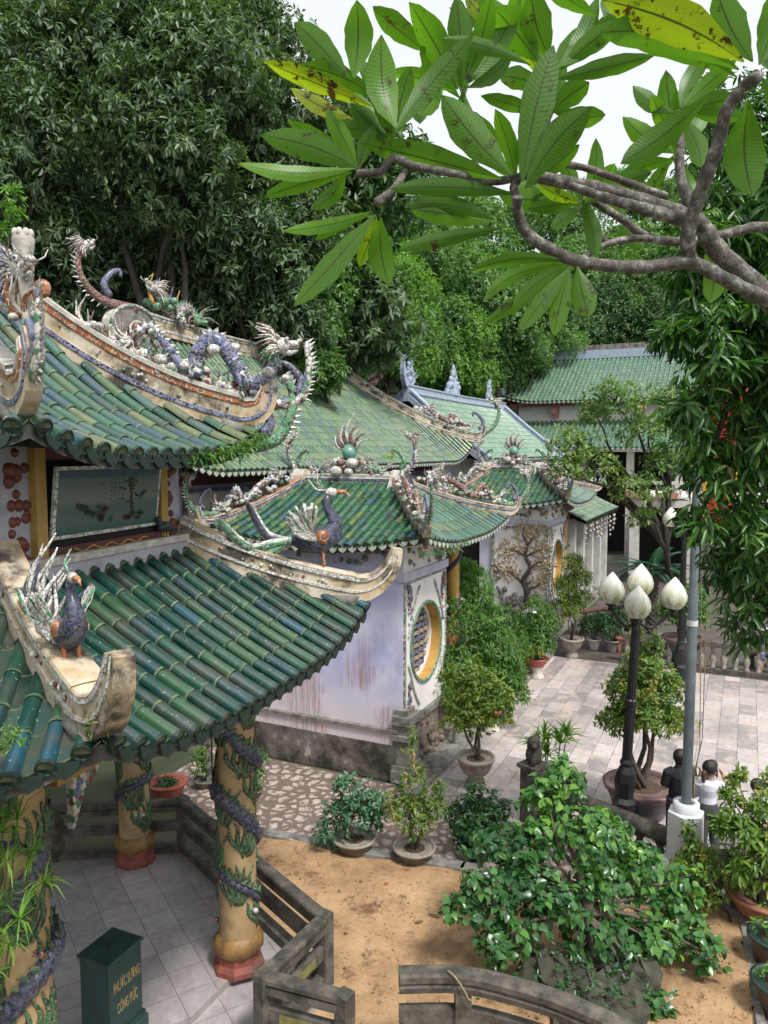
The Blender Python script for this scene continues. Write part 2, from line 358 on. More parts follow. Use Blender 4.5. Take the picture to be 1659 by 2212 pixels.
# ---------------------------------------------------------------- roofs of barrel tiles
rr = random.Random(7)
def roof_face(mb, P0, e, n, Ls, tmax, zf, sp=0.2, rad=0.06, tl=0.3, joint=True, cap=True, seg=6, pt=None, drop=0.12, s0=0.0, s1=None, missing=0.0):
    """e along the eave, n inward. zf(s,t) height. materials: 0 tile, 1 joint, 2 drip, 3 cap"""
    e = V((e[0], e[1], 0)).normalized(); n = V((n[0], n[1], 0)).normalized(); P0 = V((P0[0], P0[1], 0)); s1 = Ls if s1 is None else s1
    def pt3(s, t, off=0.0):
        p = P0 + e * s + n * t; return V((p.x, p.y, zf(s, t) + off))
    def nrml(s, t):
        d = 0.05; g = (pt3(s, t + d) - pt3(s, t - d)).normalized(); u = e.cross(g); u = u if u.z > 0 else -u
        return g, u
    N = max(2, int(round((s1 - s0) / sp))); sp = (s1 - s0) / N; pt = pt or tl
    for i in range(N):
        s = s0 + (i + 0.5) * sp; T = tmax(s)
        if T < 0.12: continue
        k = max(1, int(math.ceil(T / tl))); prev = None
        for q in range(k):
            ta, tb = q * tl - (0.03 if q == 0 else 0), min((q + 1) * tl, T)
            if tb - ta < 0.03: continue
            r_ = rr.random(); P = []
            jx = rr.uniform(-1, 1) * rad * 0.06; jz = rr.uniform(-.5, 1) * rad * 0.08
            for t, ra in ((ta - 0.012, rad * 1.1), (tb, rad * 0.94)):
                g, u = nrml(s, t); c = pt3(s, t)
                for a in range(seg + 1):
                    q_ = math.pi * a / seg; P.append(c + e * (math.cos(q_) * ra + jx) + u * (math.sin(q_) * ra + jz))
            m = seg + 1
            mb.add(P, [(j, j + 1, m + j + 1, m + j) for j in range(seg)], 0, r_, True)
            if joint:
                Q = []
                for t, ra in ((ta - 0.013, rad * 1.105), (ta + tl * 0.018, rad * 1.115)):
                    g, u = nrml(s, t); c = pt3(s, t)
                    for a in range(seg + 1):
                        q_ = math.pi * a / seg; Q.append(c + e * (math.cos(q_) * ra + jx) + u * (math.sin(q_) * ra + jz))
                mb.add(Q, [(j, j + 1, m + j + 1, m + j) for j in range(seg)] + [tuple(range(m))], 1, r_, True)
        # upper end closed by a plaster plug
        g, u = nrml(s, T); c = pt3(s, T)
        mb.add([c + e * math.cos(math.pi * a / seg) * rad + u * math.sin(math.pi * a / seg) * rad for a in range(seg + 1)], [tuple(range(seg + 1))], 1)
        if cap:
            g, u = nrml(s, 0); c = pt3(s, -0.05, 0.0); R1 = rad * 1.25; h = -g
            ring = [[c + h * dd + (e * math.cos(2 * math.pi * a / 10) + u * math.sin(2 * math.pi * a / 10)) * r1 for a in range(10)] for dd, r1 in ((-0.03, R1), (0.0, R1), (0.0, R1 * 0.8), (-0.012, R1 * 0.7))]
            P = [p for r1 in ring for p in r1]
            mb.add(P, [(q * 10 + a, q * 10 + (a + 1) % 10, q * 10 + 10 + (a + 1) % 10, q * 10 + 10 + a) for q in range(3) for a in range(10)] + [tuple(range(30, 40))], 3, 0.1, False)
    for i in range(N + 1):     # pans between the barrels and the hanging drip tiles
        s = s0 + i * sp; a0, a1 = max(s0, s - sp / 2), min(s1, s + sp / 2)
        if a1 - a0 < 0.02: continue
        T = max(tmax(a0), tmax(a1)); Tm = tmax(s)
        if T < 0.1: continue
        k = max(1, int(math.ceil(T / pt)))
        for q in range(k):
            r_ = rr.random(); P = []
            for t, off in ((q * pt - 0.012, 0.012), ((q + 1) * pt, -0.004)):
                for ss, dz in ((a0, 0.004), ((a0 + a1) / 2, -rad * 0.35), (a1, 0.004)):
                    tt = min(t, tmax(ss)); P.append(pt3(ss, tt, off + dz - 0.01 if t <= tmax(ss) else dz - 0.012))
            lo = [p - V((0, 0, 0.014)) for p in P[:3]]
            mb.add(P, [(0, 1, 4, 3), (1, 2, 5, 4)], 4, r_, True)
            mb.add(P[:3] + lo, [(0, 1, 4, 3), (1, 2, 5, 4)], 1, r_, False)
        if drop and s0 < s < s1:
            c = pt3(s, -0.03, 0); h = (a1 - a0) / 2 * 0.95; o = -n * 0.02
            fr = [c - e * h, c - e * h * 0.7 - V((0, 0, drop * .6)), c - V((0, 0, drop)), c + e * h * 0.7 - V((0, 0, drop * .6)), c + e * h]
            mid = c - V((0, 0, rad * 0.3)); fr2 = [fr[0], fr[1], fr[2], fr[3], fr[4], mid]
            bk = [p - o * 1.2 for p in fr2]; fr2 = [p + o * 0.5 for p in fr2]
            mb.add(fr2 + bk, [(0, 1, 5), (1, 2, 5), (2, 3, 5), (3, 4, 5)] + [(j, j + 6, j + 7, j + 1) for j in range(4)], 2, 0.0, False)
def soffit_face(mb, P0, e, n, Ls, tmax, zf, gap=0.16, N=12, T=None, fascia=0.0, m=0):
    e = V((e[0], e[1], 0)).normalized(); n = V((n[0], n[1], 0)).normalized(); P0 = V((P0[0], P0[1], 0))
    M = 8; P = []
    for i in range(N + 1):
        s = Ls * i / N; tm = tmax(s)
        for j in range(M + 1):
            t = tm * j / M; p = P0 + e * s + n * t; P.append((p.x, p.y, zf(s, t) - gap))
    mb.add(P, [(i * (M + 1) + j, (i + 1) * (M + 1) + j, (i + 1) * (M + 1) + j + 1, i * (M + 1) + j + 1) for i in range(N) for j in range(M)], m)
    Q = []
    for i in range(N + 1):
        s = Ls * i / N; p = P0 + e * s
        z = zf(s, 0); Q += [(p.x, p.y, z - 0.03), (p.x, p.y, z - gap - fascia)]
    mb.add(Q, [(2 * i, 2 * i + 2, 2 * i + 3, 2 * i + 1) for i in range(N)], m)
def prof(base, g1, g2): return lambda t: base + g1 * t + g2 * t * t
# ---------------------------------------------------------------- ridge ornaments
def spine_row(mb, pts, h, m, every=1, side=V((0, 0, 1)), w=0.5, flip=1):
    pts = [vec3(p) for p in pts]
    for i in range(1, len(pts) - 1, every):
        t = (pts[i + 1] - pts[i - 1]).normalized(); u = side - t * side.dot(t)
        if u.length < 0.1: continue
        u.normalize(); u *= flip; b = t.cross(u); hh = h * rr.uniform(0.8, 1.2); wd = h * w
        base = pts[i]; P = [base - t * wd, base + b * wd * 0.5, base + t * wd, base - b * wd * 0.5, base + u * hh - t * hh * 0.35]
        mb.add(P, [(0, 1, 4), (1, 2, 4), (2, 3, 4), (3, 0, 4)], m)
def flame(mb, p, d, ln, r, m, curl=0.25, n=5, side=V((0, 1, 0))):
    d = V(d).normalized(); s = d.cross(V(side)); s = s.normalized() if s.length > 0.1 else V((1, 0, 0)); pts = []; k = 6
    for i in range(k + 1):
        t = i / k; pts.append(vec3(p) + d * ln * t + s * math.sin(t * 4.4) * ln * curl * (0.4 + 0.6 * t))
    mb.tube(pts, [r * (1 - 0.85 * (i / k) ** 1.2) * (0.7 if i == 0 else 1) for i in range(k + 1)], n, m)
def cloudlets(mb, p, r, n, m, rng=rr):
    for i in range(n):
        q = vec3(p) + V((rng.uniform(-1, 1) * r, rng.uniform(-1, 1) * r * 0.5, rng.uniform(-0.1, 0.7) * r)); k = r * rng.uniform(0.28, 0.5)
        mb.ball(q, k, 8, m, (1, 0.8, 0.8))
def swirl(mb, p, r, M, m, turns=1.4, th=None, n=14):
    """a flat spiral scroll in the local xz plane of M"""
    pts = []; th = th or r * 0.22
    for i in range(n + 1):
        t = i / n; a = t * turns * 2 * math.pi; q = r * (1 - 0.8 * t); pts.append(M @ V((math.cos(a) * q, 0, math.sin(a) * q)) + vec3(p))
    mb.tube(pts, [th * (1 - 0.5 * i / n) for i in range(n + 1)], 6, m)
def dragon_head(parent, p, d, s, mats=('m_white', 'm_red', 'm_white'), name='head'):
    """head at p looking along d, size s"""
    d = V(d).normalized(); up = V((0, 0, 1)); up = (up - d * up.dot(d)); up = up.normalized() if up.length > 0.1 else V((0, 1, 0)); sd = d.cross(up); Rm = Matrix((d, sd, up)).transposed()
    b = MB(); Lc = lambda x, y, z: vec3(p) + Rm @ (V((x, y, z)) * s)
    b.ball(Lc(0, 0, 0), 0.42 * s, 10, 0, (1.1, 0.85, 0.9), Rm)                       # skull
    b.ball(Lc(0.55, 0, -0.02), 0.26 * s, 8, 0, (1.35, 0.9, 0.75), Rm)                # muzzle
    b.ball(Lc(0.86, 0, 0.08), 0.15 * s, 8, 0, (0.8, 1.3, 0.9), Rm)                   # nose
    b.tube([Lc(0.05, 0, -0.3), Lc(0.4, 0, -0.38), Lc(0.75, 0, -0.3)], [0.17 * s, 0.14 * s, 0.06 * s], 7, 0)   # jaw
    b.tube([Lc(0.25, 0, -0.22), Lc(0.6, 0, -0.24), Lc(0.9, 0, -0.14)], [0.07 * s, 0.06 * s, 0.02 * s], 5, 1)  # tongue
    for q in (-1, 1):
        b.ball(Lc(0.3, 0.27 * q, 0.2), 0.13 * s, 8, 2)                                # eye
        b.ball(Lc(0.39, 0.34 * q, 0.21), 0.06 * s, 6, 3)
        b.tube([Lc(0.0, 0.2 * q, 0.3), Lc(-0.35, 0.3 * q, 0.65), Lc(-0.75, 0.34 * q, 0.78), Lc(-1.0, 0.3 * q, 1.0)], [0.09 * s, 0.075 * s, 0.05 * s, 0.015 * s], 6, 0)   # horn
        b.tube([Lc(0.85, 0.15 * q, 0), Lc(1.05, 0.4 * q, 0.15), Lc(0.95, 0.55 * q, 0.45)], [0.035 * s, 0.03 * s, 0.01 * s], 5, 0)    # whisker
    for x in (0.45, 0.6, 0.75):
        for q in (-1, 1): b.tube([Lc(x, 0.12 * q, -0.12), Lc(x, 0.12 * q, -0.27)], [0.035 * s, 0.008 * s], 4, 0)
    h = b.build(name, [mats[0], mats[1], mats[2], 'm_dark'], parent)
    f = MB()
    for i in range(11):
        a = -0.9 + i * 0.26
        for q in (-1, 1):
            flame(f, Lc(-0.15, 0.25 * q, 0.3 * math.sin(a)), Rm @ V((-1.0, 0.45 * q, a * 0.9)), s * rr.uniform(0.75, 1.15), s * 0.085, i % 3 % 2, 0.16, 5, Rm @ V((0, 1, 0)))
    f.build('mane', [mats[0], mats[1]], parent)
    return h
def dragon(parent, name, pts, r, body='m_blue', fin='m_white', head_dir=(1, 0, 0), hs=None, legs=(0.25, 0.6), clouds=3, n=34, up=V((0, 0, 1)), mats=('m_white', 'm_red', 'm_white'), tail=True):
    c = bez(pts, n); k = len(c) - 1
    b = MB(); rad = [r * (0.72 + 0.5 * math.sin(min(1, i / k * 1.3) * math.pi)) * (1 if i / k < 0.75 else 1 - 0.75 * (i / k - 0.75) / 0.25) for i in range(k + 1)]
    b.tube(c, rad, 10, 0)
    for i in range(0, k - 1, 2):                                       # rows of scales as raised rings
        t = (c[i + 1] - c[i]).normalized(); b.tube([c[i], c[i] + t * r * 0.35], [rad[i] * 1.12, rad[i] * 1.0], 10, 0, smooth=False)
    o = b.build(name, [body], parent)
    s = MB(); top = [c[i] + (up * rad[i] * 0.8) for i in range(k + 1)]; spine_row(s, top, r * 1.0, 0, 1, up); s.build('back_spines', [fin], o)
    hs = hs or r * 2.4; dragon_head(o, c[0] + V(head_dir).normalized() * hs * 0.25, head_dir, hs, mats)
    if legs:
        l = MB()
        for q in legs:
            i = int(q * k); t = (c[i + 1] - c[i - 1]).normalized(); sd = t.cross(up).normalized() if abs(t.dot(up)) < 0.95 else V((0, 1, 0))
            for w in (-1, 1):
                kn = c[i] + sd * w * r * 1.6 - up * r * 0.6 + t * r * 0.8; ft = kn - up * r * 1.6 - t * r * 1.2
                l.tube([c[i], kn, ft], [r * 0.55, r * 0.42, r * 0.25], 7, 0)
                for z in (-1, 0, 1): l.tube([ft, ft + t * r * 1.0 * -1 + sd * z * r * 0.5 - up * r * 0.1], [r * 0.16, r * 0.04], 5, 1)
                flame(l, kn, up * 0.6 - t, r * 2.2, r * 0.22, 1, 0.2)
        l.build('leg', [body, fin], o)
    if tail:
        f = MB()
        for i in range(8): flame(f, c[-1], (c[-1] - c[-3]).normalized() * 0.7 + up * (0.1 + 0.16 * i) + V((0, 1, 0)) * (i % 2 - .5) * 0.4, r * rr.uniform(3.2, 4.8), r * 0.3, i % 2, 0.18)
        f.build('tail_flame', [fin, 'm_red'], o)
    if clouds:
        g = MB()
        for i in range(clouds):
            q = c[int((i + 0.5) / clouds * k)]; cloudlets(g, q - up * r * 1.8, r * 2.2, 7, i % 2)
        g.build('cloud', [fin, 'm_mix'], o)
    return o
def curl_tip(parent, name, p, out, h, lean=0.5, body='m_mix', inner='m_blue', r=0.07, head=True, hm=('m_white', 'm_red', 'm_white')):
    """a ridge end that sweeps out and up like a serpent, with a comb of spines and an inner volute; out = horizontal direction"""
    out = V((out[0], out[1], 0)).normalized(); z = V((0, 0, 1)); p = vec3(p)
    pts = [p - out * h * 0.35 - z * h * 0.05, p + out * h * lean * 0.45 + z * h * 0.03, p + out * h * lean * 0.95 + z * h * 0.3, p + out * h * lean * 1.1 + z * h * 0.65, p + out * h * lean * 0.9 + z * h * 0.95]
    c = bez(pts, 20); k = len(c) - 1; b = MB(); b.tube(c, [r * (1.3 - 0.75 * i / k) for i in range(k + 1)], 8, 0, flat=0.75)
    o = b.build(name, [body], parent)
    s = MB()
    for i in range(3, k):
        t = (c[i + 1] - c[i - 1]).normalized(); u = t.cross(out.cross(z)).normalized(); u = u if u.dot(out - z * .2) > 0 else -u
        ww = r * 0.6; bb = t.cross(u)
        s.add([c[i] - t * ww, c[i] + bb * ww * .6, c[i] + t * ww, c[i] - bb * ww * .6, c[i] + u * r * rr.uniform(1.5, 2.3) + t * r * 1.1], [(0, 1, 4), (1, 2, 4), (2, 3, 4), (3, 0, 4)], 0)
    s.build('comb', ['m_white'], o)
    v = MB(); q = p + out * h * lean * 0.25 + z * h * 0.12
    vp = bez([q, q + out * h * 0.12 + z * h * 0.2, q - out * h * 0.03 + z * h * 0.42, q - out * h * 0.2 + z * h * 0.5, q - out * h * 0.22 + z * h * 0.38], 14)
    v.tube(vp, [r * (1.0 - 0.6 * i / (len(vp) - 1)) for i in range(len(vp))], 7, 0, flat=0.8)
    v.build('volute', [inner], o)
    if head: dragon_head(o, c[-1], -out * 0.8 + z * 0.45, r * 3.0, hm)
    return o
def phoenix(parent, name, p, d, s, body='m_dark', wing='m_white', tailm=('m_blue', 'm_green', 'm_blue')):
    """bird standing at p facing d (horizontal), height about 1.0*s"""
    d = V((d[0], d[1], 0)).normalized(); z = V((0, 0, 1)); sd = z.cross(d); Rm = Matrix((d, sd, z)).transposed()
    L = lambda x, y, zz: vec3(p) + Rm @ (V((x, y, zz)) * s)
    b = MB(); b.tube([L(-.32, 0, .38), L(-.18, 0, .36), L(.02, 0, .36), L(.17, 0, .46), L(.2, 0, .6), L(.12, 0, .72), L(.08, 0, .82), L(.12, 0, .9)], [s * q for q in (.05, .13, .16, .13, .085, .06, .05, .05)], 10, 0)
    o = b.build(name, [body], parent)
    h = MB(); h.ball(L(.15, 0, .93), .065 * s, 8, 0, (1.3, .8, .9), Rm); h.tube([L(.2, 0, .93), L(.3, 0, .94), L(.38, 0, .88)], [.035 * s, .028 * s, .006 * s], 6, 1)
    for i in range(4): flame(h, L(.1, 0, .97), Rm @ V((-.5 - .15 * i, 0, 1 - .25 * i)), s * .24, s * .022, 0 if i % 2 else 2)
    h.build('head', ['m_white', 'm_orange', 'm_green'], o)
    for w in (-1, 1):
        g = MB()
        for i in range(8):
            a = R(200 - i * 17); ln = s * (0.42 - 0.018 * abs(i - 4)); q = L(-.02 - .012 * i, .12 * w, .38 + .012 * i); dr = Rm @ V((math.cos(a) * 1, .45 * w, .35 + .55 * (i / 7)))
            M = frame(q, dr, z); P = [(0, -.018 * s), (ln * .6, -.036 * s), (ln * .95, -.012 * s), (ln, .012 * s), (ln * .6, .03 * s), (0, .02 * s)]
            g.prism(P, M, .035 * s, 0); g.prism([(x * .9 + .02 * s, y * .55) for x, y in P], M, .045 * s, 1 if i % 2 else 2)
        g.ball(L(.03, .13 * w, .42), .09 * s, 8, 3, (1, .6, 1), Rm)
        g.build('wing', [wing, 'm_green', 'm_white', 'm_orange'], o)
    t = MB()
    for i, (hh, ln, yy, am) in enumerate(((.95, .6, .04, .12), (.62, .95, -.05, .15), (.28, .85, .06, .11), (.12, .6, -.03, .07))):
        pts = bez([L(-.25, 0, .36), L(-.4 - .1 * ln, yy, .3 + hh * .08), L(-.55 * ln - .3, yy * 2, .25 + hh * .35 - am), L(-.95 * ln - .25, yy * 3, .12 + hh * .62 + am)], 18); k = len(pts) - 1
        t.tube(pts, [s * .05 * (0.7 + .6 * math.sin(j / k * 3)) for j in range(k)] + [s * .01], 8, 0, flat=.42)
        t.tube(pts, [s * .041 * (0.7 + .6 * math.sin(j / k * 3)) for j in range(k)] + [s * .004], 8, 1 + i % 2, flat=.74)
    t.build('tail', ['m_white', 'm_dark', 'm_green'], o)
    l = MB()
    for w in (-1, 1):
        l.tube([L(.02, .07 * w, .3), L(.06, .07 * w, .12), L(.03, .07 * w, 0)], [.03 * s, .02 * s, .015 * s], 6, 0)
        for q in (-1, 0, 1): l.tube([L(.03, .07 * w, .01), L(.12, .07 * w + .04 * q, .0)], [.014 * s, .006 * s], 5, 0)
    l.build('leg', ['m_orange'], o)
    return o
RIDGE = lambda w, h: [(w, -0.06, 1), (w, h * 0.10, 2), (w + .014, h * 0.12, 2), (w + .014, h * 0.26, 1), (w, h * 0.28, 1), (w, h * 0.66, 3), (w + .016, h * 0.68, 3), (w + .016, h * 0.86, 0), (w + .035, h * 0.88, 0), (w + .035, h * 1.0, 0), (w * 0.5, h * 1.05, 0)]
# ---------------------------------------------------------------- hexagonal pavilion
PC = V((-4.8, 8.18, 0.0)); FZ = 0.3
plain('floor_plinth', (0.34, 0.32, 0.30), (0.2, 0.19, 0.17), 3, 0.8, 0.4, (0.08, 0.075, 0.06))
def paving(name, c1, c2, bw, bh, rot, mortar=(0.09, 0.08, 0.07), msize=0.012, rough=(0.3, 0.7), stain=(0.2, 0.17, 0.15), off=0.5, loc=(0, 0, 0), warm=None):
    m, n, p, o = newmat(name)
    vec = coords(n, (1, 1, 1), (0, 0, -rot), 'Object', loc)
    b = n.nodes.new('ShaderNodeTexBrick'); b.inputs['Scale'].default_value = 1; b.inputs['Mortar Size'].default_value = msize
    b.inputs['Brick Width'].default_value = bw; b.inputs['Row Height'].default_value = bh; b.offset = off; b.inputs['Bias'].default_value = 0.0
    b.inputs['Color1'].default_value = (*c1, 1); b.inputs['Color2'].default_value = (*c2, 1); b.inputs['Mortar'].default_value = (*mortar, 1); b.inputs['Mortar Smooth'].default_value = 0.3
    n.links.new(vec, b.inputs['Vector'])
    n1 = noise(n, vec, 2.2, 8, 0.68); n2 = noise(n, vec, 14, 6, 0.7); n3 = noise(n, vec, 0.45, 5, 0.6)
    c = mixc(n, 1.0, b.outputs[0], mixc(n, noise(n, vec, 6.5, 8, .78).outputs[0], (0.14, 0.145, 0.16), (0.88, 0.85, 0.84)), 'OVERLAY')
    if warm: c = mixc(n, thresh(n, n1.outputs[0], 0.5, 0.62), c, warm)
    c = mixc(n, thresh(n, n3.outputs[0], 0.52, 0.72), c, mixc(n, 0.6, c, stain))
    n.links.new(c, p.inputs['Base Color'])
    r = n.nodes.new('ShaderNodeMapRange'); r.inputs[1].default_value = 0.35; r.inputs[2].default_value = 0.65; r.inputs[3].default_value = rough[0]; r.inputs[4].default_value = rough[1]
    n.links.new(n1.outputs[0], r.inputs[0]); n.links.new(r.outputs[0], p.inputs['Roughness'])
    h = mixc(n, 0.25, b.outputs['Fac'], n2.outputs[0]); inv = n.nodes.new('ShaderNodeInvert'); n.links.new(h, inv.inputs['Color']); bump(n, p, inv.outputs[0], 0.5, 0.012)
    return m
FROT = R(-58)
paving('pavilion_floor', (0.30, 0.28, 0.29), (0.41, 0.385, 0.39), 0.42, 0.42, FROT, rough=(0.28, 0.55), off=0.0, msize=0.006, mortar=(0.19, 0.175, 0.175), stain=(0.30, 0.26, 0.24))
plain('column_yellow', (0.44, 0.31, 0.16), (0.33, 0.225, 0.11), 3, 0.5, 0.3, (0.13, 0.085, 0.05), (0.5, 0.72))
plain('column_base', (0.30, 0.07, 0.05), (0.17, 0.05, 0.04), 6, 0.7, 0.4, (0.10, 0.07, 0.05))
plain('lotus_yellow', (0.30, 0.17, 0.05), (0.16, 0.085, 0.03), 8, 0.5, 0.4, (0.08, 0.05, 0.03))
plain('drum_white', (0.42, 0.42, 0.46), (0.30, 0.30, 0.34), 3, 0.8, 0.3, (0.12, 0.11, 0.10), (0.56, 0.75))
plain('drum_yellow', (0.42, 0.27, 0.07), (0.32, 0.19, 0.05), 5, 0.7)
plain('cloud_brown', (0.17, 0.045, 0.03), (0.11, 0.03, 0.02), 7, 0.5)
plain('dark_red', (0.11, 0.03, 0.025), (0.07, 0.02, 0.02), 5, 0.6)
plain('black_gap', (0.012, 0.012, 0.012), None, 3, 0.9)
plain('stone_grey', (0.27, 0.255, 0.23), (0.15, 0.14, 0.125), 5, 0.85, 0.6, (0.05, 0.048, 0.035), (0.48, 0.66))
plain('moss_yellow', (0.25, 0.22, 0.05), (0.12, 0.12, 0.05), 8, 0.9, 0.5)
plain('stone_dark', (0.14, 0.125, 0.105), (0.06, 0.052, 0.042), 6, .85, .6, (0.035, 0.033, 0.022), (0.46, 0.62))
pav = thing('hexagonal_pavilion', 'two tiered hexagonal pavilion with dark green barrel tiled roofs, dragon ridges and yellow dragon columns', 'pavilion', (PC.x, PC.y, 0))
def hexpt(r, a, z=0.0): return V((PC.x + r * math.cos(R(a)), PC.y + r * math.sin(R(a)), z))
ANG = [10.5 + 60 * k for k in range(6)]
fl = MB()   # floor: raised slab and a lower entrance strip
B0, B1, B2, B3, B4 = V((-4.95, 11.12, 0)), V((-3.1, 11.38, 0)), V((-.69, 8.43, 0)), V((-1.24, 7.43, 0)), V((-.39, 7.13, 0))
L0, L1 = G(528, 2082, .3), G(395, 2214, .3); L2 = L1 + (L1 - L0) * 1.6
hi_ = [B0, B1, B2 + (B1 - B2) * .17, L0, L1, L2, V((-5.5, 4.0, 0)), V((-8.6, 6.6, 0)), V((-7.6, 10.4, 0))]
lo_ = [B2 + (B1 - B2) * .17, B2, B3, B4 + V((-.1, -.3, 0)), V((-.6, 4.5, 0)), V((-2.6, 3.6, 0)), L2, L1, L0]
for pl, zz in ((hi_, FZ), (lo_, FZ - .09)):
    P = [(q.x, q.y, zz) for q in pl]; Q = [(q.x, q.y, -.1) for q in pl]; k_ = len(P)
    fl.add(P, [tuple(range(k_))], 0); fl.add(P + Q, [(i, i + k_, (i + 1) % k_ + k_, (i + 1) % k_) for i in range(k_)], 1)
fl.build('floor', ['pavilion_floor', 'floor_plinth'], pav)
# low stone balustrade round the floor
for seg_, (a_, b_, lab_) in enumerate(((B0 + V((-2.6, -.35, 0)), B1, 0), (B1, B2, 0), (B2, B3, 1), (B3, B4, 1))):
    d_ = b_ - a_; rz_ = math.atan2(d_.y, d_.x); c_ = (a_ + b_) / 2; bm = MB(); L__ = d_.length
    bm.box((c_.x, c_.y, 1.09 + .004 * seg_), (L__ + .0, .16, .085), rz_, 0, bev=.02); bm.box((c_.x, c_.y, 1.0), (L__ - .1, .13, .08 + .003 * seg_), rz_, 0)
    bm.box((c_.x, c_.y, .72), (L__ - .1, .09, .15 + .003 * seg_), rz_, 0); bm.box((c_.x, c_.y, .36), (L__ - .1, .14, .12 + .003 * seg_), rz_, 0)
    if lab_: bm.box((c_.x, c_.y, .72), (L__ * .55, .10, .10), rz_, 1)
    bm.build('balustrade_rail', ['stone_dark', 'moss_yellow'], pav)
for q in (B1, B2, B3, B4, (B1 + B2) / 2, B0):
    bm = MB(); bm.box((q.x, q.y, .71), (.16, .16, .90), R(-35), 0, bev=.015); bm.build('balustrade_post', ['stone_dark'], pav)
def hex_roof(name, Rout, Tcap, z0, g1, g2, lift, sp, rad, tl, tilem, faces, seg=8, missing=0, drop=0.13):
    app = Rout * math.cos(R(30)); mb = MB(); sf = MB()
    for k in faces:
        a0, a1 = ANG[k], ANG[k] + 60
        p0, p1 = hexpt(Rout, a1), hexpt(Rout, a0); e = (p1 - p0).normalized(); nn = (PC - (p0 + p1) / 2); nn.z = 0; nn.normalize(); Ls = (p1 - p0).length
        tm = lambda s: max(0.0, min(Tcap, min(s, Ls - s) * math.tan(R(60)) - 0.06))
        def zf(s, t):
            half = max(0.3, Ls / 2 - t / math.tan(R(60))); q = min(1.3, abs(s - Ls / 2) / half)
            return z0 + g1 * t + g2 * t * t + lift * (q ** 3.2) * max(0, 1 - t / (Tcap * 1.05)) ** 1.5
        roof_face(mb, p0, e, nn, Ls, tm, zf, sp, rad, tl, True, True, seg, drop=drop)
        soffit_face(sf, p0, e, nn, Ls, lambda s: max(0.0, min(Tcap, min(s, Ls - s) * math.tan(R(60)))), zf, 0.14)
    o = mb.build(name, [tilem, 'joint', 'drip_green', 'drip_green', 'pan_' + name[:5]], pav); sf.build('eave_soffit', ['soffit'], pav)
    return lambda t: z0 + g1 * t + g2 * t * t + lift * max(0, 1 - t / (Tcap * 1.05)) ** 1.5
def hip_path(k, Rout, Tcap, zh, n=14, t1=None):
    """points along the hip at angle ANG[k], from the top down to the eave corner"""
    out = []; t1 = Tcap if t1 is None else t1
    for i in range(n + 1):
        t = t1 * (1 - i / n); r = Rout - t / math.cos(R(30)); out.append(hexpt(r, ANG[k], zh(t)))
    return out
# lower roof: eave corner radius 4.6
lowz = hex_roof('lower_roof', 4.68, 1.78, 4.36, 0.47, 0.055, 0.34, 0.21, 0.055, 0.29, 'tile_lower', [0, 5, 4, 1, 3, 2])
upz = hex_roof('upper_roof', 3.42, 2.55, 6.46, 0.31, 0.155, 0.26, 0.215, 0.062, 0.29, 'tile_upper', [0, 5, 4, 1, 3, 2])
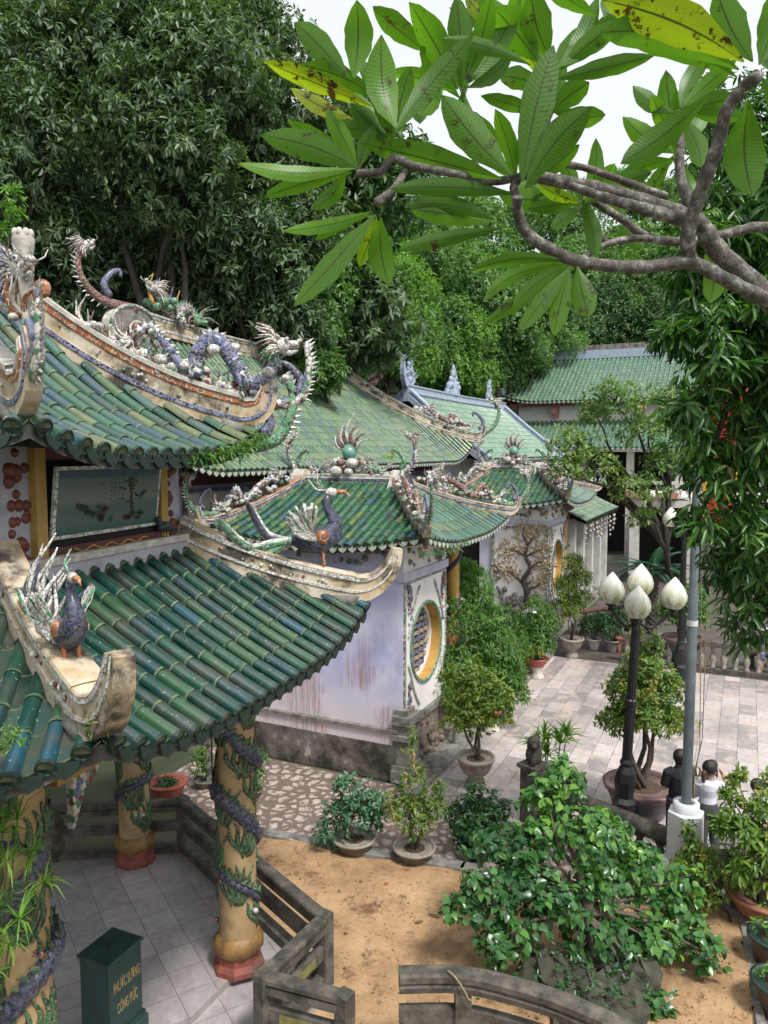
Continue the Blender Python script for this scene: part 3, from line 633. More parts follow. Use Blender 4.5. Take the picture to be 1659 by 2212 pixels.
# columns
for k in range(6):
    r0 = 3.1 if k != 5 else 3.08; p = hexpt(r0, ANG[k] if k != 5 else -51.5, FZ)
    c = MB(); c.lathe([(0.225, 0.3), (0.222, 1.5), (0.215, 3.0), (0.21, 3.95)], p, 28, 0)
    col = c.build('column', ['column_yellow'], pav)
    b = MB(); b.lathe([(0.31, 0), (0.31, 0.06), (0.265, 0.12), (0.255, 0.22)], p, 8, 0, False); b.lathe([(0.25, 0.2), (0.30, 0.26), (0.305, 0.34), (0.26, 0.42), (0.23, 0.44)], p, 32, 1, True, 0.05)
    b.build('column_base', ['column_base', 'lotus_yellow'], col)
    # dragon winding up the column
    ph = [0.3, 2.4, 1.0, 3.0, 5.0, 3.6][k]; pts = []
    for i in range(220):
        t = i / 219; a = ph + t * 3.1 * 2 * math.pi * (1 if k % 2 else -1); rr_ = 0.225 + 0.02 * math.sin(t * 30)
        pts.append(p + V((math.cos(a) * rr_, math.sin(a) * rr_, 0.75 + 2.9 * t + 0.14 * math.sin(t * 17))))
    d = MB(); d.tube(pts, [(0.03 + 0.055 * math.sin(max(0.02, min(1, (i + 3) / 224)) * math.pi)) * (1.12 - .22 * (i % 3) / 2) for i in range(220)], 8, 0)
    dr = d.build('dragon_relief', ['m_dark'], col)
    s = MB(); rg = random.Random(k)
    top = [q + V((q.x - p.x, q.y - p.y, 0)).normalized() * 0.03 + V((0, 0, .06)) for q in pts]; spine_row(s, top, 0.10, 0, 3); s.build('back_spines', ['m_relief'], col)
    f = MB()
    for q in range(17):                          # green flames lying on the shaft in wavy tongues
        a = q * 2.4 + rg.uniform(-.4, .4); z = 0.5 + q * 0.19; nfl = 6
        for j in range(nfl):
            pp = []; 
            for i in range(9):
                t = i / 8; aa = a + (j - 3) * .13 + (j - 3) * .30 * t + 0.12 * math.sin(t * 8 + j); zz = z + t * (0.50 - 0.035 * abs(j - 3)) ; rad_ = 0.224
                pp.append(p + V((math.cos(aa) * rad_, math.sin(aa) * rad_, min(zz, 3.9))))
            f.tube(pp, [0.008 + 0.024 * math.sin(0.3 + i / 8 * 2.8) for i in range(9)], 6, 0 if q % 3 else 1)
        cloudlets(f, p + V((math.cos(a + 3) * 0.19, math.sin(a + 3) * 0.19, z + 0.05)), 0.085, 7, (2, 3, 4)[q % 3], rg)
    f.build('flame_relief', ['m_relief', 'm_relief', 'm_red', 'm_mix', 'm_dark'], col)
    if k in (0, 1, 5):                            # hanging couplet board and dragon head at the foot of the shaft
        bd = MB(); q = p + (PC - p).normalized() * 0.30; bd.box((q.x, q.y, 3.3), (0.05, 0.34, 1.3), math.atan2(PC.y - p.y, PC.x - p.x), 0); bd.box((q.x, q.y, 3.3), (0.06, 0.26, 1.2), math.atan2(PC.y - p.y, PC.x - p.x), 1)
        bd.build('couplet_board', ['m_border', 'dark_red'], col)
# big dragon head low on the near column
p5 = hexpt(3.08, -51.5, FZ)
dv = (V((0, 0, 0)) - p5); dv.z = 0; dv.normalize()
dragon_head(pav, p5 + dv * 0.24 + V((0.05, 0, 0.95)), dv + V((0.3, 0, -0.5)), 0.26, ('m_dark', 'm_red', 'm_white'), 'dragon_head')
# ring beam and bracket panels under the lower roof
rb = MB()
for k in range(6):
    a, b = hexpt(3.1, ANG[k], 4.0 + FZ), hexpt(3.1, ANG[k] + 60, 4.0 + FZ); mid = (a + b) / 2; L = (b - a).length; rz = math.atan2(b.y - a.y, b.x - a.x)
    rb.box((mid.x, mid.y, 4.12), (L - 0.42, 0.16, 0.46), rz, 0); rb.box((mid.x, mid.y, 3.80), (L - 0.46, 0.10, 0.10), rz, 1)
    for sgn in (-1, 1):
        q = mid + V((math.cos(rz), math.sin(rz), 0)) * sgn * (L / 2 - 0.42)
        rb.prism([(0, 0.3), (0.36 * -sgn, 0.3), (0.30 * -sgn, 0.18), (0.14 * -sgn, 0.08), (0, -0.2)], frame((q.x, q.y, 3.5), (math.cos(rz), math.sin(rz), 0), (0, 0, 1)), 0.07, 2)
rb.build('ring_beam', ['dark_red', 'drum_yellow', 'm_mix'], pav)
ce = MB(); P = [hexpt(3.3, a, 4.34) for a in ANG]; ce.add(P, [tuple(range(6))], 0); ce.build('ceiling', ['soffit'], pav)
# drum between the roofs
Rd = 2.52; zd0, zd1 = 5.1, 6.52
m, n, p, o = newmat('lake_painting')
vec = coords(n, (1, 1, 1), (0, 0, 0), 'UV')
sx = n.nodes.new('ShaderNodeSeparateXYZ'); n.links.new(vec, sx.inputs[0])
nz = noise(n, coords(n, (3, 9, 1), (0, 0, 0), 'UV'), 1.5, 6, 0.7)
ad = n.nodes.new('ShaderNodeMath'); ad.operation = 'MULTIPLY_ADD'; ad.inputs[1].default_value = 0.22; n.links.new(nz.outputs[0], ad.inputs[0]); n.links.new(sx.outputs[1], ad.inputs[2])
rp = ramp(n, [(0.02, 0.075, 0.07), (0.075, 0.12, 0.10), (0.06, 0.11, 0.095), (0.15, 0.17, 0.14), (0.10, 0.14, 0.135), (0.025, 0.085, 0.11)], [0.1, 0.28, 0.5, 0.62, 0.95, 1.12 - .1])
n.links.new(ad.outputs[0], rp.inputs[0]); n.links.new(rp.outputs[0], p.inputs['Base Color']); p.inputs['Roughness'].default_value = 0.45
for k in (0, 5, 4, 1, 2, 3):
    a, b = hexpt(Rd, ANG[k] + 60, 0), hexpt(Rd, ANG[k], 0); e = (b - a).normalized(); L = (b - a).length; nn = V((e.y, -e.x, 0)); nn = nn if nn.dot((a + b) / 2 - PC) > 0 else -nn
    rz = math.atan2(e.y, e.x)
    def at(s, o_, z): return a + e * s + nn * o_ + V((0, 0, z))
    wl = MB(); wl.box(at(L / 2, -0.06, (zd0 + zd1) / 2), (L, 0.12, zd1 - zd0), rz, 0)
    wl.box(at(L / 2, 0.06, zd0 + 0.28), (L + 0.06, 0.14, 0.2), rz, 0); wl.box(at(L / 2, 0.10, zd0 + 0.42), (L + .02, 0.10, 0.07), rz, 1)
    wo_ = wl.build('drum_wall', ['drum_white', 'white_dirty'], pav)
    if k in (0, 5, 4):
        fr = MB(); x0, x1 = 0.43, L - 0.43; z0, z1 = 5.66, 6.38
        fr.box(at(L / 2, 0.01, 6.02), (x1 - x0 + 0.06, 0.03, 0.82), rz, 1)
        for s in (x0 - 0.05, x1 + 0.05): fr.box(at(s, 0.04, 6.02), (0.12, 0.08, 0.98), rz, 0)
        fr.box(at(L / 2, 0.04, 5.575), (x1 - x0 - 0.02, 0.07, 0.10), rz, 2); fr.box(at(L / 2, 0.04, 6.46), (x1 - x0 - 0.02, 0.07, 0.10), rz, 2)
        fo = fr.build('panel_frame', ['drum_yellow', 'black_gap', 'dark_red'], pav)
        # tilted picture with a mosaic rim
        M = frame(at(L / 2, 0.085, 6.02), e, V((0, 0, 1)) + nn * 0.12); hw, hh = (x1 - x0) / 2 - 0.07, 0.33
        bd = MB(); bd.prism([(-hw, -hh), (hw, -hh), (hw, hh), (-hw, hh)], M, 0.03, 0); po = bd.build('picture_rim', ['m_white'], fo)
        yf = -1 if (M.to_3x3() @ V((0, 1, 0))).dot(nn) < 0 else 1
        Pp = [M @ V((x, yf * 0.019, z)) for x, z in ((-hw + .035, -hh + .035), (hw - .035, -hh + .035), (hw - .035, hh - .035), (-hw + .035, hh - .035))]
        order = [0, 1, 2, 3] if yf < 0 else [3, 2, 1, 0]
        flip = [(0, 0), (1, 0), (1, 1), (0, 1)]
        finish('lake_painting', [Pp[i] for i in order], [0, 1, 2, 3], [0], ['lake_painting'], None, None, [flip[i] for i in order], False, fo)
        dc = MB(); ax = 1 if (M.to_3x3() @ V((1, 0, 0))).dot(V((1, 0, 0))) > 0 else -1
        def dab(x, z, w, h, m_, sl=0.0, n_=7):
            q = [(x * ax + w * math.cos(6.283 * i / n_) * rr.uniform(.7, 1.2) , z + h * math.sin(6.283 * i / n_) * rr.uniform(.7, 1.2) + sl * math.cos(6.283 * i / n_)) for i in range(n_)]
            Z = M @ V((0, yf * 0.0225, 0)) - M @ V((0, 0, 0)); dc.add([M @ V((u, 0, v)) + Z for u, v in q], [tuple(range(n_))], m_)
        for x, z in ((-.30, .22), (-.22, .25), (-.16, .15), (-.38, .24)):
            for sg in (-1, 1): dab(x + sg * .012, z + .004, .02, .004, 0, sg * .008, 5)
        for i in range(4):
            for j in range(6 - i % 2): dab(-.02 + .055 * i, .2 - j * .04 - (i % 2) * .01, .008, .011, 0, .003, 5)
        for i in range(14): dab(-.46 + .03 * i * rr.uniform(.8, 1.2), -.04 - .012 * i, .035, .04, 1 if i % 3 else 2)
        for i in range(9): dab(-.14 + rr.uniform(-.07, .09), -.12 + rr.uniform(-.05, .08), .035, .03, 1 if i % 2 else 2)
        for i in range(16): dab(.24 + i * .006 + rr.uniform(-.012, .012), .2 - i * .026, .014 + i * .0012, .02, 2)
        for i in range(22): dab(.22 + rr.uniform(-.13, .16), .12 + rr.uniform(-.16, .12), .03, .012, 1)
        for i in range(14): dab(.4 + rr.uniform(-.2, .1), -.2 + rr.uniform(-.03, .06), .05, .02, 1 if i % 2 else 2)
        for i in range(6): dab(.42 + i * .015, .0 + i * .012, .04, .02, 3)
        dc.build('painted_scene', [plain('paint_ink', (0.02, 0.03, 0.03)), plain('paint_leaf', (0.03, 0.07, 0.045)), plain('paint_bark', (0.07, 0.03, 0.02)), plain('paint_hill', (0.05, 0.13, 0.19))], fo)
        # brown cloud reliefs on both sides, small dragon frieze below
        cl = MB()
        for side in (0.2, L - 0.2):
            for zc, sc in ((5.62, .9), (5.95, .75), (6.3, .85)):
                for _ in range(9):
                    q = at(side + rr.uniform(-.13, .13) * sc, -.02, zc + rr.uniform(-.08, .08)); cl.ball(q, rr.uniform(.05, .08) * sc, 10, 0, (1, 1, 1))
                cl.ball(at(side + rr.uniform(-.1, .1), 0, zc + .17), .04, 8, 0)
        cl.build('cloud_relief', ['cloud_brown'], wo_)
        df = MB(); pts = [at(x0 + .25 + i * .045, 0.075, 5.575 + .02 * math.sin(i * 1.1)) for i in range(int((x1 - x0 - .5) / .045))]; df.tube(pts, .009, 5, 0); df.build('dragon_frieze', ['drum_yellow'], fo)
# ridges
RM = ['white_dirty', 'ridge_plaster', 'm_blue', 'm_orange', 'm_white', 'ridge_yellow']
for k in (0, 5, 1, 4, 2, 3):
    dirn = V((math.cos(R(ANG[k])), math.sin(R(ANG[k])), 0)); z = V((0, 0, 1))
    # lower hip ridge: cream plaster with mosaic edging, tip curling upwards
    path = hip_path(k, 4.68, 1.78, lambda t: lowz(t) + 0.02, 12, 1.95)[:-1]; e_ = path[-1]
    d0 = (path[-1] - path[-2]).normalized()
    tip = bez([e_, e_ + dirn * 0.20 + z * 0.03, e_ + dirn * 0.40 + z * 0.15, e_ + dirn * 0.54 + z * 0.36, e_ + dirn * .58 + z * .56], 12)
    rb = MB(); H = 0.27
    rb.sweep(path + tip[1:], [(.10, -.08, 1), (.10, .05, 4), (.115, .055, 4), (.115, .085, 1), (.10, .09, 1), (.10, .19, 4), (.125, .20, 4), (.125, .25, 1), (.13, .255, 1), (.12, .275, 1), (.05, .285, 1)], sc=[1] * len(path) + [1 - .68 * (i + 1) / len(tip[1:]) for i in range(len(tip[1:]))])
    ro = rb.build('lower_ridge', RM, pav)
    st = MB()   # soffit block with clouds beneath the tip
    st.tube([e_ - dirn * .25 - z * .03, e_ + dirn * .02 - z * .02, e_ + dirn * .12 + z * .03], [.13, .12, .08], 8, 0); cloudlets(st, e_ - z * .06 - dirn * .05, .1, 5, 0); st.build('corner_block', ['stone_grey'], ro)
    fl_ = MB(); rgg = random.Random(k)
    for i in range(26):
        q = path[rgg.randrange(3, len(path) - 1)]; sdv = dirn.cross(z); w_ = rgg.choice((-1, 1)); fl_.ball(q + sdv * w_ * .105 + z * rgg.uniform(.1, .17) + dirn * rgg.uniform(-.06, .06), rgg.uniform(.012, .026), 6, i % 3)
    fl_.build('flower_boss', ['m_white', 'm_red', 'm_white'], ro)
    # upper hip ridge: higher, orange and blue bands, dragons on top
    pu = hip_path(k, 3.42, 2.55, lambda t: upz(t) + 0.02, 16, 2.95)[:-1]; e2 = pu[-1]
    tip2 = bez([e2, e2 + dirn * .16 + z * .03, e2 + dirn * .34 + z * .16, e2 + dirn * .40 + z * .42, e2 + dirn * .30 + z * .58], 12)
    ub = MB(); ub.sweep(pu + tip2[1:], RIDGE(.07, .34), sc=[1] * len(pu) + [1 - .65 * (i + 1) / len(tip2[1:]) for i in range(len(tip2[1:]))]); uo = ub.build('upper_ridge', RM, pav)
    st = MB(); cloudlets(st, e2 - z * .10 + dirn * .02, .12, 8, 0); st.tube([e2 - dirn * .2, e2 + dirn * .1 - z * .05], [.12, .07], 8, 0); st.build('corner_block', ['stone_grey'], uo)
    bs = MB()
    for i in range(46):
        q = pu[rgg.randrange(1, len(pu) - 1)]; sdv = dirn.cross(z); w_ = rgg.choice((-1, 1)); bs.ball(q + sdv * w_ * .082 + z * rgg.uniform(.12, .22) + dirn * rgg.uniform(-.08, .08), rgg.uniform(.012, .024), 6, i % 3)
    bs.build('flower_boss', ['m_white', 'm_white', 'm_green'], uo)
# ornaments
z = V((0, 0, 1)); d0 = V((math.cos(R(10.5)), math.sin(R(10.5)), 0)); d5 = V((math.cos(R(-49.5)), math.sin(R(-49.5)), 0))
def UP(k, r, h=0.0):   # point above the upper hip ridge at radius r
    t = (3.42 - r) * math.cos(R(30)); return hexpt(r, ANG[k], upz(max(t, 0)) + h)
def LP(k, r, h=0.0):
    t = (4.68 - r) * math.cos(R(30)); return hexpt(r, ANG[k], lowz(max(t, 0)) + h)
dragon(pav, 'dragon_ornament', [UP(0, 3.62, .95), UP(0, 3.55, .62), UP(0, 3.30, .50), UP(0, 3.15, .72), UP(0, 2.95, .92), UP(0, 2.75, .70), UP(0, 2.68, .42), UP(0, 2.45, .62), UP(0, 2.25, .78), UP(0, 2.05, .55)], 0.075, 'm_blue', 'm_white', d0 + z * .15, 0.25, (0.3, 0.62), 6, 44)
curl_tip(pav, 'ridge_tip_ornament', UP(0, 3.78, .32), d0, .72, .28, 'm_mix', 'm_blue', .055, False)
curl_tip(pav, 'ridge_tip_ornament', hexpt(3.35, 10.5, 6.55), d0, .85, .5, 'm_green', 'm_blue', .07, False)
cc = MB()
for r_ in (1.6, 1.85, 2.1, 2.4, 2.65, 2.9, 3.15, 3.4): cloudlets(cc, UP(0, r_, .36), .13, 8, int(r_ * 4) % 2)
for i in range(26): flame(cc, UP(0, 2.2 + .05 * i, .38), z + d0 * rr.uniform(-1, .6) + d0.cross(z) * rr.uniform(-.4, .4), rr.uniform(.16, .34), .022, i % 3, .25)
for i in range(12): flame(cc, UP(0, 1.55 + .06 * i, .42), z + d0 * rr.uniform(-1, .5), rr.uniform(.2, .34), .026, i % 3, .2)
cc.build('cloud_ornament', ['m_white', 'm_mix', 'm_red'], pav)
# near left corner of the upper roof: dragon and phoenix group seen end on
dragon(pav, 'dragon_ornament', [UP(5, 3.35, 1.05), UP(5, 3.1, .85), UP(5, 2.8, .95), UP(5, 2.55, 1.15), UP(5, 2.3, .9), UP(5, 2.1, .6), UP(5, 1.8, .7), UP(5, 1.6, .5)], 0.085, 'm_blue', 'm_white', d5 + z * .1, 0.22, (0.3, 0.6), 3, 36)
curl_tip(pav, 'ridge_tip_ornament', UP(5, 3.55, .3), d5, .62, .3, 'm_mix', 'm_blue', .06, False)
lb = MB(); q = UP(5, 3.45, 1.22)
cloudlets(lb, q + V((0, 0, -.5)), .09, 9, 0); [flame(lb, q + V((0, 0, -.5)), V((rr.uniform(-.8, .8), rr.uniform(-.5, .5), 1)), .3, .025, i_ % 2) for i_ in range(9)]; lb.lathe([(.03, -.55), (.035, -.35), (.045, -.22), (.03, -.2), (.035, -.15), (.065, -.06), (.078, .04), (.065, .09)], q, 14, 0)
for i in range(8): lb.ball(q + V((math.cos(i * .785) * .055, math.sin(i * .785) * .055, .08)), .026, 6, 0, (1, 1, 1.4))
lb.ball(q + V((.12, 0.0, -.3)), .07, 10, 1, (1, .5, 1)); lb.build('lotus_bud_finial', ['white_dirty', 'm_orange'], pav)
# phoenixes on the lower ridges
phoenix(pav, 'phoenix_ornament', LP(0, 4.1, .24), d0, 1.0)
phoenix(pav, 'phoenix_ornament', LP(5, 4.15, .22), d5, 0.68, 'm_dark', 'm_white')
fz_ = MB(); zz_ = V((0, 0, 1))
for i in range(13): q = LP(5, 3.45 + .045 * i, .26); flame(fz_, q + d5.cross(zz_) * rr.uniform(-.07, .07), zz_ - d5 * rr.uniform(.0, .7) + d5.cross(zz_) * rr.uniform(-.4, .4), rr.uniform(.35, .62), .035, i % 3, .18)
fz_.build('feather_crest', ['m_white', 'm_dark', 'm_white'], pav)
# ---------------------------------------------------------------- ground, paths, garden
def hillz(x, y):
    p = V((x, y)) - K2; s, t = p.dot(U2), p.dot(W2)
    a = max(0, -t - 12.5); b = max(0, s - 43) * 0.9; c = max(0, -s - 4 - 0) * (1 if t < -13 else 0)
    d = math.hypot(a, b) if (a > 0 or b > 0) else 0
    if a > 0 and b <= 0: d = a
    h = 0.85 * d; h = h if h < 16 else 16 + (h - 16) * 0.45
    return min(h, 34) * (0.9 + 0.1 * math.sin(x * 0.11) * math.cos(y * 0.13)) + (0.0 if d == 0 else 0.5 * math.sin(x * .7 + y * .5))
g = MB(); xs = [-220, -150, -110, -85, -70, -60] + [x * 3 - 54 for x in range(0, 30)] + [42, 50, 60, 80, 110, 160, 220]; ys = [-60, -20] + [y * 3 for y in range(0, 45)] + [145, 165, 190, 230, 300]
P = [(x, y, hillz(x, y) - 0.02) for y in ys for x in xs]; nx = len(xs)
g.add(P, [(j * nx + i, j * nx + i + 1, (j + 1) * nx + i + 1, (j + 1) * nx + i) for j in range(len(ys) - 1) for i in range(nx - 1)], 0, 0, True)
plain('ground_earth', (0.10, 0.085, 0.05), (0.045, 0.055, 0.025), 0.7, 0.95, 0.6, (0.03, 0.045, 0.02), (0.45, 0.6))
tag(g.build('ground', ['ground_earth']), kind='structure')
def flat(name, pts, z, mat, th=0.0, kind='structure', sidem=None):
    mb = MB(); P = [(p[0], p[1], z) for p in pts]; k = len(P); mb.add(P, [tuple(range(k))], 0)
    if th: mb.add(P + [(p[0], p[1], z - th) for p in pts], [(i, i + k, (i + 1) % k + k, (i + 1) % k) for i in range(k)], 1 if sidem else 0)
    return tag(mb.build(name, [mat] + ([sidem] if sidem else [])), kind=kind)
paving('court_stone', (0.25, 0.23, 0.225), (0.50, 0.455, 0.44), 0.78, 0.40, UA + R(90), mortar=(0.13, 0.11, 0.095), rough=(0.28, 0.62), stain=(0.15, 0.13, 0.12), off=0.37, warm=(0.46, 0.37, 0.32), msize=0.007)
flat('courtyard_paving', [F(-1.4, .55), V((2.75, 12.75, 0)), V((5.2, 9.85, 0)), V((9, 5.3, 0)), F(-10, 30), F(10.3, 30), F(10.3, .25), F(-.4, .25)], 0.02, 'court_stone')
flat('back_terrace_ground', [F(10.3, .0), F(10.3, 30), F(34, 30), F(34, .0)], 0.016, plain('terrace_dirt', (0.10, 0.085, 0.07), (0.055, 0.045, 0.04), 2, .8))
# crazy paving path beneath the lilac wall
m, n, p, o = newmat('crazy_paving')
vec = coords(n); nd = noise(n, vec, 5, 4); vv = mixc(n, 0.12, vec, nd.outputs['Color'])
v2 = n.nodes.new('ShaderNodeTexVoronoi'); v2.feature = 'DISTANCE_TO_EDGE'; v2.inputs['Scale'].default_value = 4.6; n.links.new(vv, v2.inputs['Vector'])
v1 = n.nodes.new('ShaderNodeTexVoronoi'); v1.inputs['Scale'].default_value = 4.6; n.links.new(vv, v1.inputs['Vector'])
sp = n.nodes.new('ShaderNodeSeparateColor'); n.links.new(v1.outputs['Color'], sp.inputs[0])
n1 = noise(n, vec, 7, 8, .7)
st = mixc(n, n1.outputs[0], (0.25, 0.19, 0.165), (0.60, 0.50, 0.45)); e = thresh(n, v2.outputs[0], 0.11, 0.16)
e2 = n.nodes.new('ShaderNodeMath'); e2.operation = 'MULTIPLY'; n.links.new(e, e2.inputs[0]); n.links.new(thresh(n, n1.outputs[0], 0.40, 0.52), e2.inputs[1])
c = mixc(n, e2.outputs[0], mixc(n, n1.outputs[0], (0.11, 0.08, 0.065), (0.20, 0.15, 0.125)), st)
n.links.new(c, p.inputs['Base Color']); p.inputs['Roughness'].default_value = 0.6; bump(n, p, e, 0.6, 0.02)
flat('stone_path', [G(330, 1700), F(-.25, -4.4), F(-.25, .25), F(-1.4, .55), V((2.75, 12.75, 0)), V((5.2, 9.85, 0)), V((5.9, 9.0, 0)), G(1600, 1965), G(1560, 1945), G(1420, 1950), G(1200, 1925), G(1000, 1878), G(790, 1845), G(545, 1790), G(400, 1760)], 0.024, 'crazy_paving')
flat('garden_soil', [(-2.9, 2), (7.5, 2), (7.5, 8.0), (5.2, 10.0), (2.6, 12.6), (-2.9, 12.9)], 0.006, 'ground_earth')
# sandy garden bed with a kerb
m, n, p, o = newmat('sand')
vec = coords(n); n1 = noise(n, vec, 1.3, 8, .7); n2 = noise(n, vec, 9, 6, .75); n3 = noise(n, vec, 3.1, 8, .8)
rp = ramp(n, [(0.20, 0.115, 0.06), (0.40, 0.25, 0.13), (0.52, 0.345, 0.19)], [.3, .5, .7]); n.links.new(n1.outputs[0], rp.inputs[0])
c = mixc(n, .5, rp.outputs[0], mixc(n, n2.outputs[0], (.3, .3, .3), (.7, .7, .7)), 'OVERLAY')
c = mixc(n, thresh(n, n3.outputs[0], .54, .63), c, (0.17, 0.09, 0.045))
c = mixc(n, thresh(n, noise(n, vec, 26, 3, .6).outputs[0], .66, .72), c, (0.09, 0.06, 0.04))
n.links.new(c, p.inputs['Base Color']); p.inputs['Roughness'].default_value = .95; bump(n, p, n2.outputs[0], .9, .04)
# gently uneven sand surface
rs = random.Random(3); mb = MB(); nxs, nys = 60, 70; x0, x1, y0, y1 = -2.6, 5.6, 1.0, 12.4
def sz(x, y): return 0.075 + 0.035 * math.sin(x * 2.3 + 1) * math.sin(y * 1.9) + 0.025 * math.sin(x * 6.1 + y * 3) * math.sin(y * 5.3 - x) + 0.05 * math.exp(-((x + 1.4) ** 2 + (y - 11.5) ** 2) / .25)
kl = [G(545, 1805), G(790, 1852), G(1000, 1885), G(1200, 1935), G(1420, 1960), G(1560, 1955), G(1600, 1975)]
kr = [G(1600, 1975), G(1618, 2080), G(1640, 2212), G(1700, 2600)]
def inside(x, y):
    for a, b in zip(kl, kl[1:]):
        if a.x <= x <= b.x: return y < a.y + (b.y - a.y) * (x - a.x) / (b.x - a.x)
    if x < kl[0].x: return y < 12.5
    return False
P = []; 
for j in range(nys + 1):
    for i in range(nxs + 1):
        x = x0 + (x1 - x0) * i / nxs; y = y0 + (y1 - y0) * j / nys; P.append((x, y, sz(x, y)))
fs = []
for j in range(nys):
    for i in range(nxs):
        x = x0 + (x1 - x0) * (i + .5) / nxs; y = y0 + (y1 - y0) * (j + .5) / nys
        right = kr[0].x + (kr[2].x - kr[0].x) * min(1.6, max(0, (kr[0].y - y) / (kr[0].y - kr[2].y)))
        if inside(x, y) and x < right: q = j * (nxs + 1) + i; fs.append((q, q + 1, q + nxs + 2, q + nxs + 1))
mb.add(P, fs, 0, 0, True); so_ = mb.build('sand_bed', ['sand']); tag(so_, kind='structure')
kb = MB()
def kerb(mb, pts, w, h, z=0.0, m=0):
    for a, b in zip(pts, pts[1:]):
        d = b - a; rz = math.atan2(d.y, d.x); c = (a + b) / 2; mb.box((c.x, c.y, z + h / 2), (d.length + w * .3, w, h), rz, m, bev=.012)
kerb(kb, kl, .22, .13); kerb(kb, kr, .10, .12)
tag(kb.build('garden_kerb', ['stone_grey']), kind='structure')
flat('potting_strip', [G(1585, 1960), V((6.2, 9.4, 0)), G(1900, 1960), G(2300, 2600), G(1700, 2600) + V((.06, 0, 0)), G(1640, 2212) + V((.06, 0, 0)), G(1618, 2080) + V((.06, 0, 0))], 0.03, plain('strip_concrete', (.24, .20, .17), (.15, .125, .105), 3, .8, .4, (.06, .05, .04)))
kb = MB(); kerb(kb, [F(-.9, .42), F(10.3, .42)], .30, .14); kb.build('x', ['stone_grey']).name = 'hall_kerb'
tag(bpy.data.objects['hall_kerb'], kind='structure')
flat('hall_forecourt', [F(-.4, .27), F(34, .27), F(34, -6), F(2.3, -6), F(2.3, -.1), F(-.3, -.1)], 0.10, 'stone_grey')
# fallen leaves and rubble on the sand: each a small thing
dl = MB(); rs = random.Random(11)
plain('dead_leaf', (0.22, 0.12, 0.05), (0.12, 0.06, 0.03), 9, .8)
plain('dead_leaf_yellow', (0.55, 0.38, 0.08), None, 9, .7)
plain('brick', (0.45, 0.13, 0.06), (0.3, 0.09, 0.05), 9, .9)
for i, (px, py, s, mt) in enumerate([(938, 1985, .09, 0), (905, 2000, .07, 0), (1095, 2030, .08, 0), (1360, 1990, .08, 1), (1498, 2085, .10, 1), (1560, 2105, .09, 0), (1432, 2075, .08, 0), (905, 2090, .06, 1), (1520, 2040, .09, 0), (1590, 2060, .07, 0)]):
    q = G(px, py, .05); q.z = sz(q.x, q.y) + .012; lf = MB(); a = rs.uniform(0, 6.28); c_, s_ = math.cos(a), math.sin(a)
    pts = [(-1, 0, 0), (-.3, .38, .12), (.5, .3, .1), (1, 0, .25), (.5, -.3, .05), (-.3, -.38, .1)]
    V3 = [(x * c_ - y * s_, x * s_ + y * c_, z_) for x, y, z_ in pts]; V3 = [(x * s, y * s, z_ * s) for x, y, z_ in V3] + [(x * s, y * s, z_ * s - .004) for x, y, z_ in V3]
    lf.add(V3, [tuple(range(6)), tuple(range(11, 5, -1))] + [(j, j + 6, (j + 1) % 6 + 6, (j + 1) % 6) for j in range(6)], 0)
    o = lf.build('fallen_leaf', ['dead_leaf' if mt == 0 else 'dead_leaf_yellow'], None, False); o.location = q
    tag(o, ('curled brown' if mt == 0 else 'yellow') + ' fallen leaf lying on the orange sand of the garden bed', 'leaf', 'fallen leaves on the sand')
for px, py, s, lab in ((915, 1848, .075, 'broken orange brick piece on the sand near the kerb behind the two round pots'), (835, 1918, .04, 'tiny orange brick chip on the sand in front of the two round pots')):
    b = MB(); b.box((0, 0, s * .3), (s * 1.5, s, s * .7), .4, 0, .85, bev=s * .1); o = b.build('brick_piece', ['brick'], None, False); q = G(px, py, .06); o.location = (q.x, q.y, sz(q.x, q.y)); tag(o, lab, 'brick')

pe = MB(); rs = random.Random(31)
for i in range(2600):
    x, y = rs.uniform(-2.2, 5.0), rs.uniform(5.5, 12.2)
    if not inside(x, y) or rs.random() > .35 + .65 * (math.sin(x * 1.7 + y) * math.sin(y * 2.3 - x) > -.1): continue
    r = rs.uniform(.005, .018) * (1 + (rs.random() < .06) * 1.2); c_ = V((x, y, sz(x, y) + r * .3)); P = [c_ + V((rs.uniform(.6, 1.2) * r * a, rs.uniform(.6, 1.2) * r * b, rs.uniform(.4, .9) * r * c)) for a, b, c in ((1, 0, 0), (0, 1, 0), (-1, 0, 0), (0, -1, 0), (0, 0, 1))]
    pe.add(P, [(0, 1, 4), (1, 2, 4), (2, 3, 4), (3, 0, 4)], 0 if rs.random() < .8 else 1)
plain('clod', (0.20, 0.12, 0.06), (0.08, 0.05, 0.03), 30, .95); plain('pebble', (0.45, 0.40, 0.34), None, 30, .8)
tag(pe.build('sand_clods', ['clod', 'pebble']), 'small dark clods and pebbles strewn over the sand bed', 'gravel', None, 'stuff')
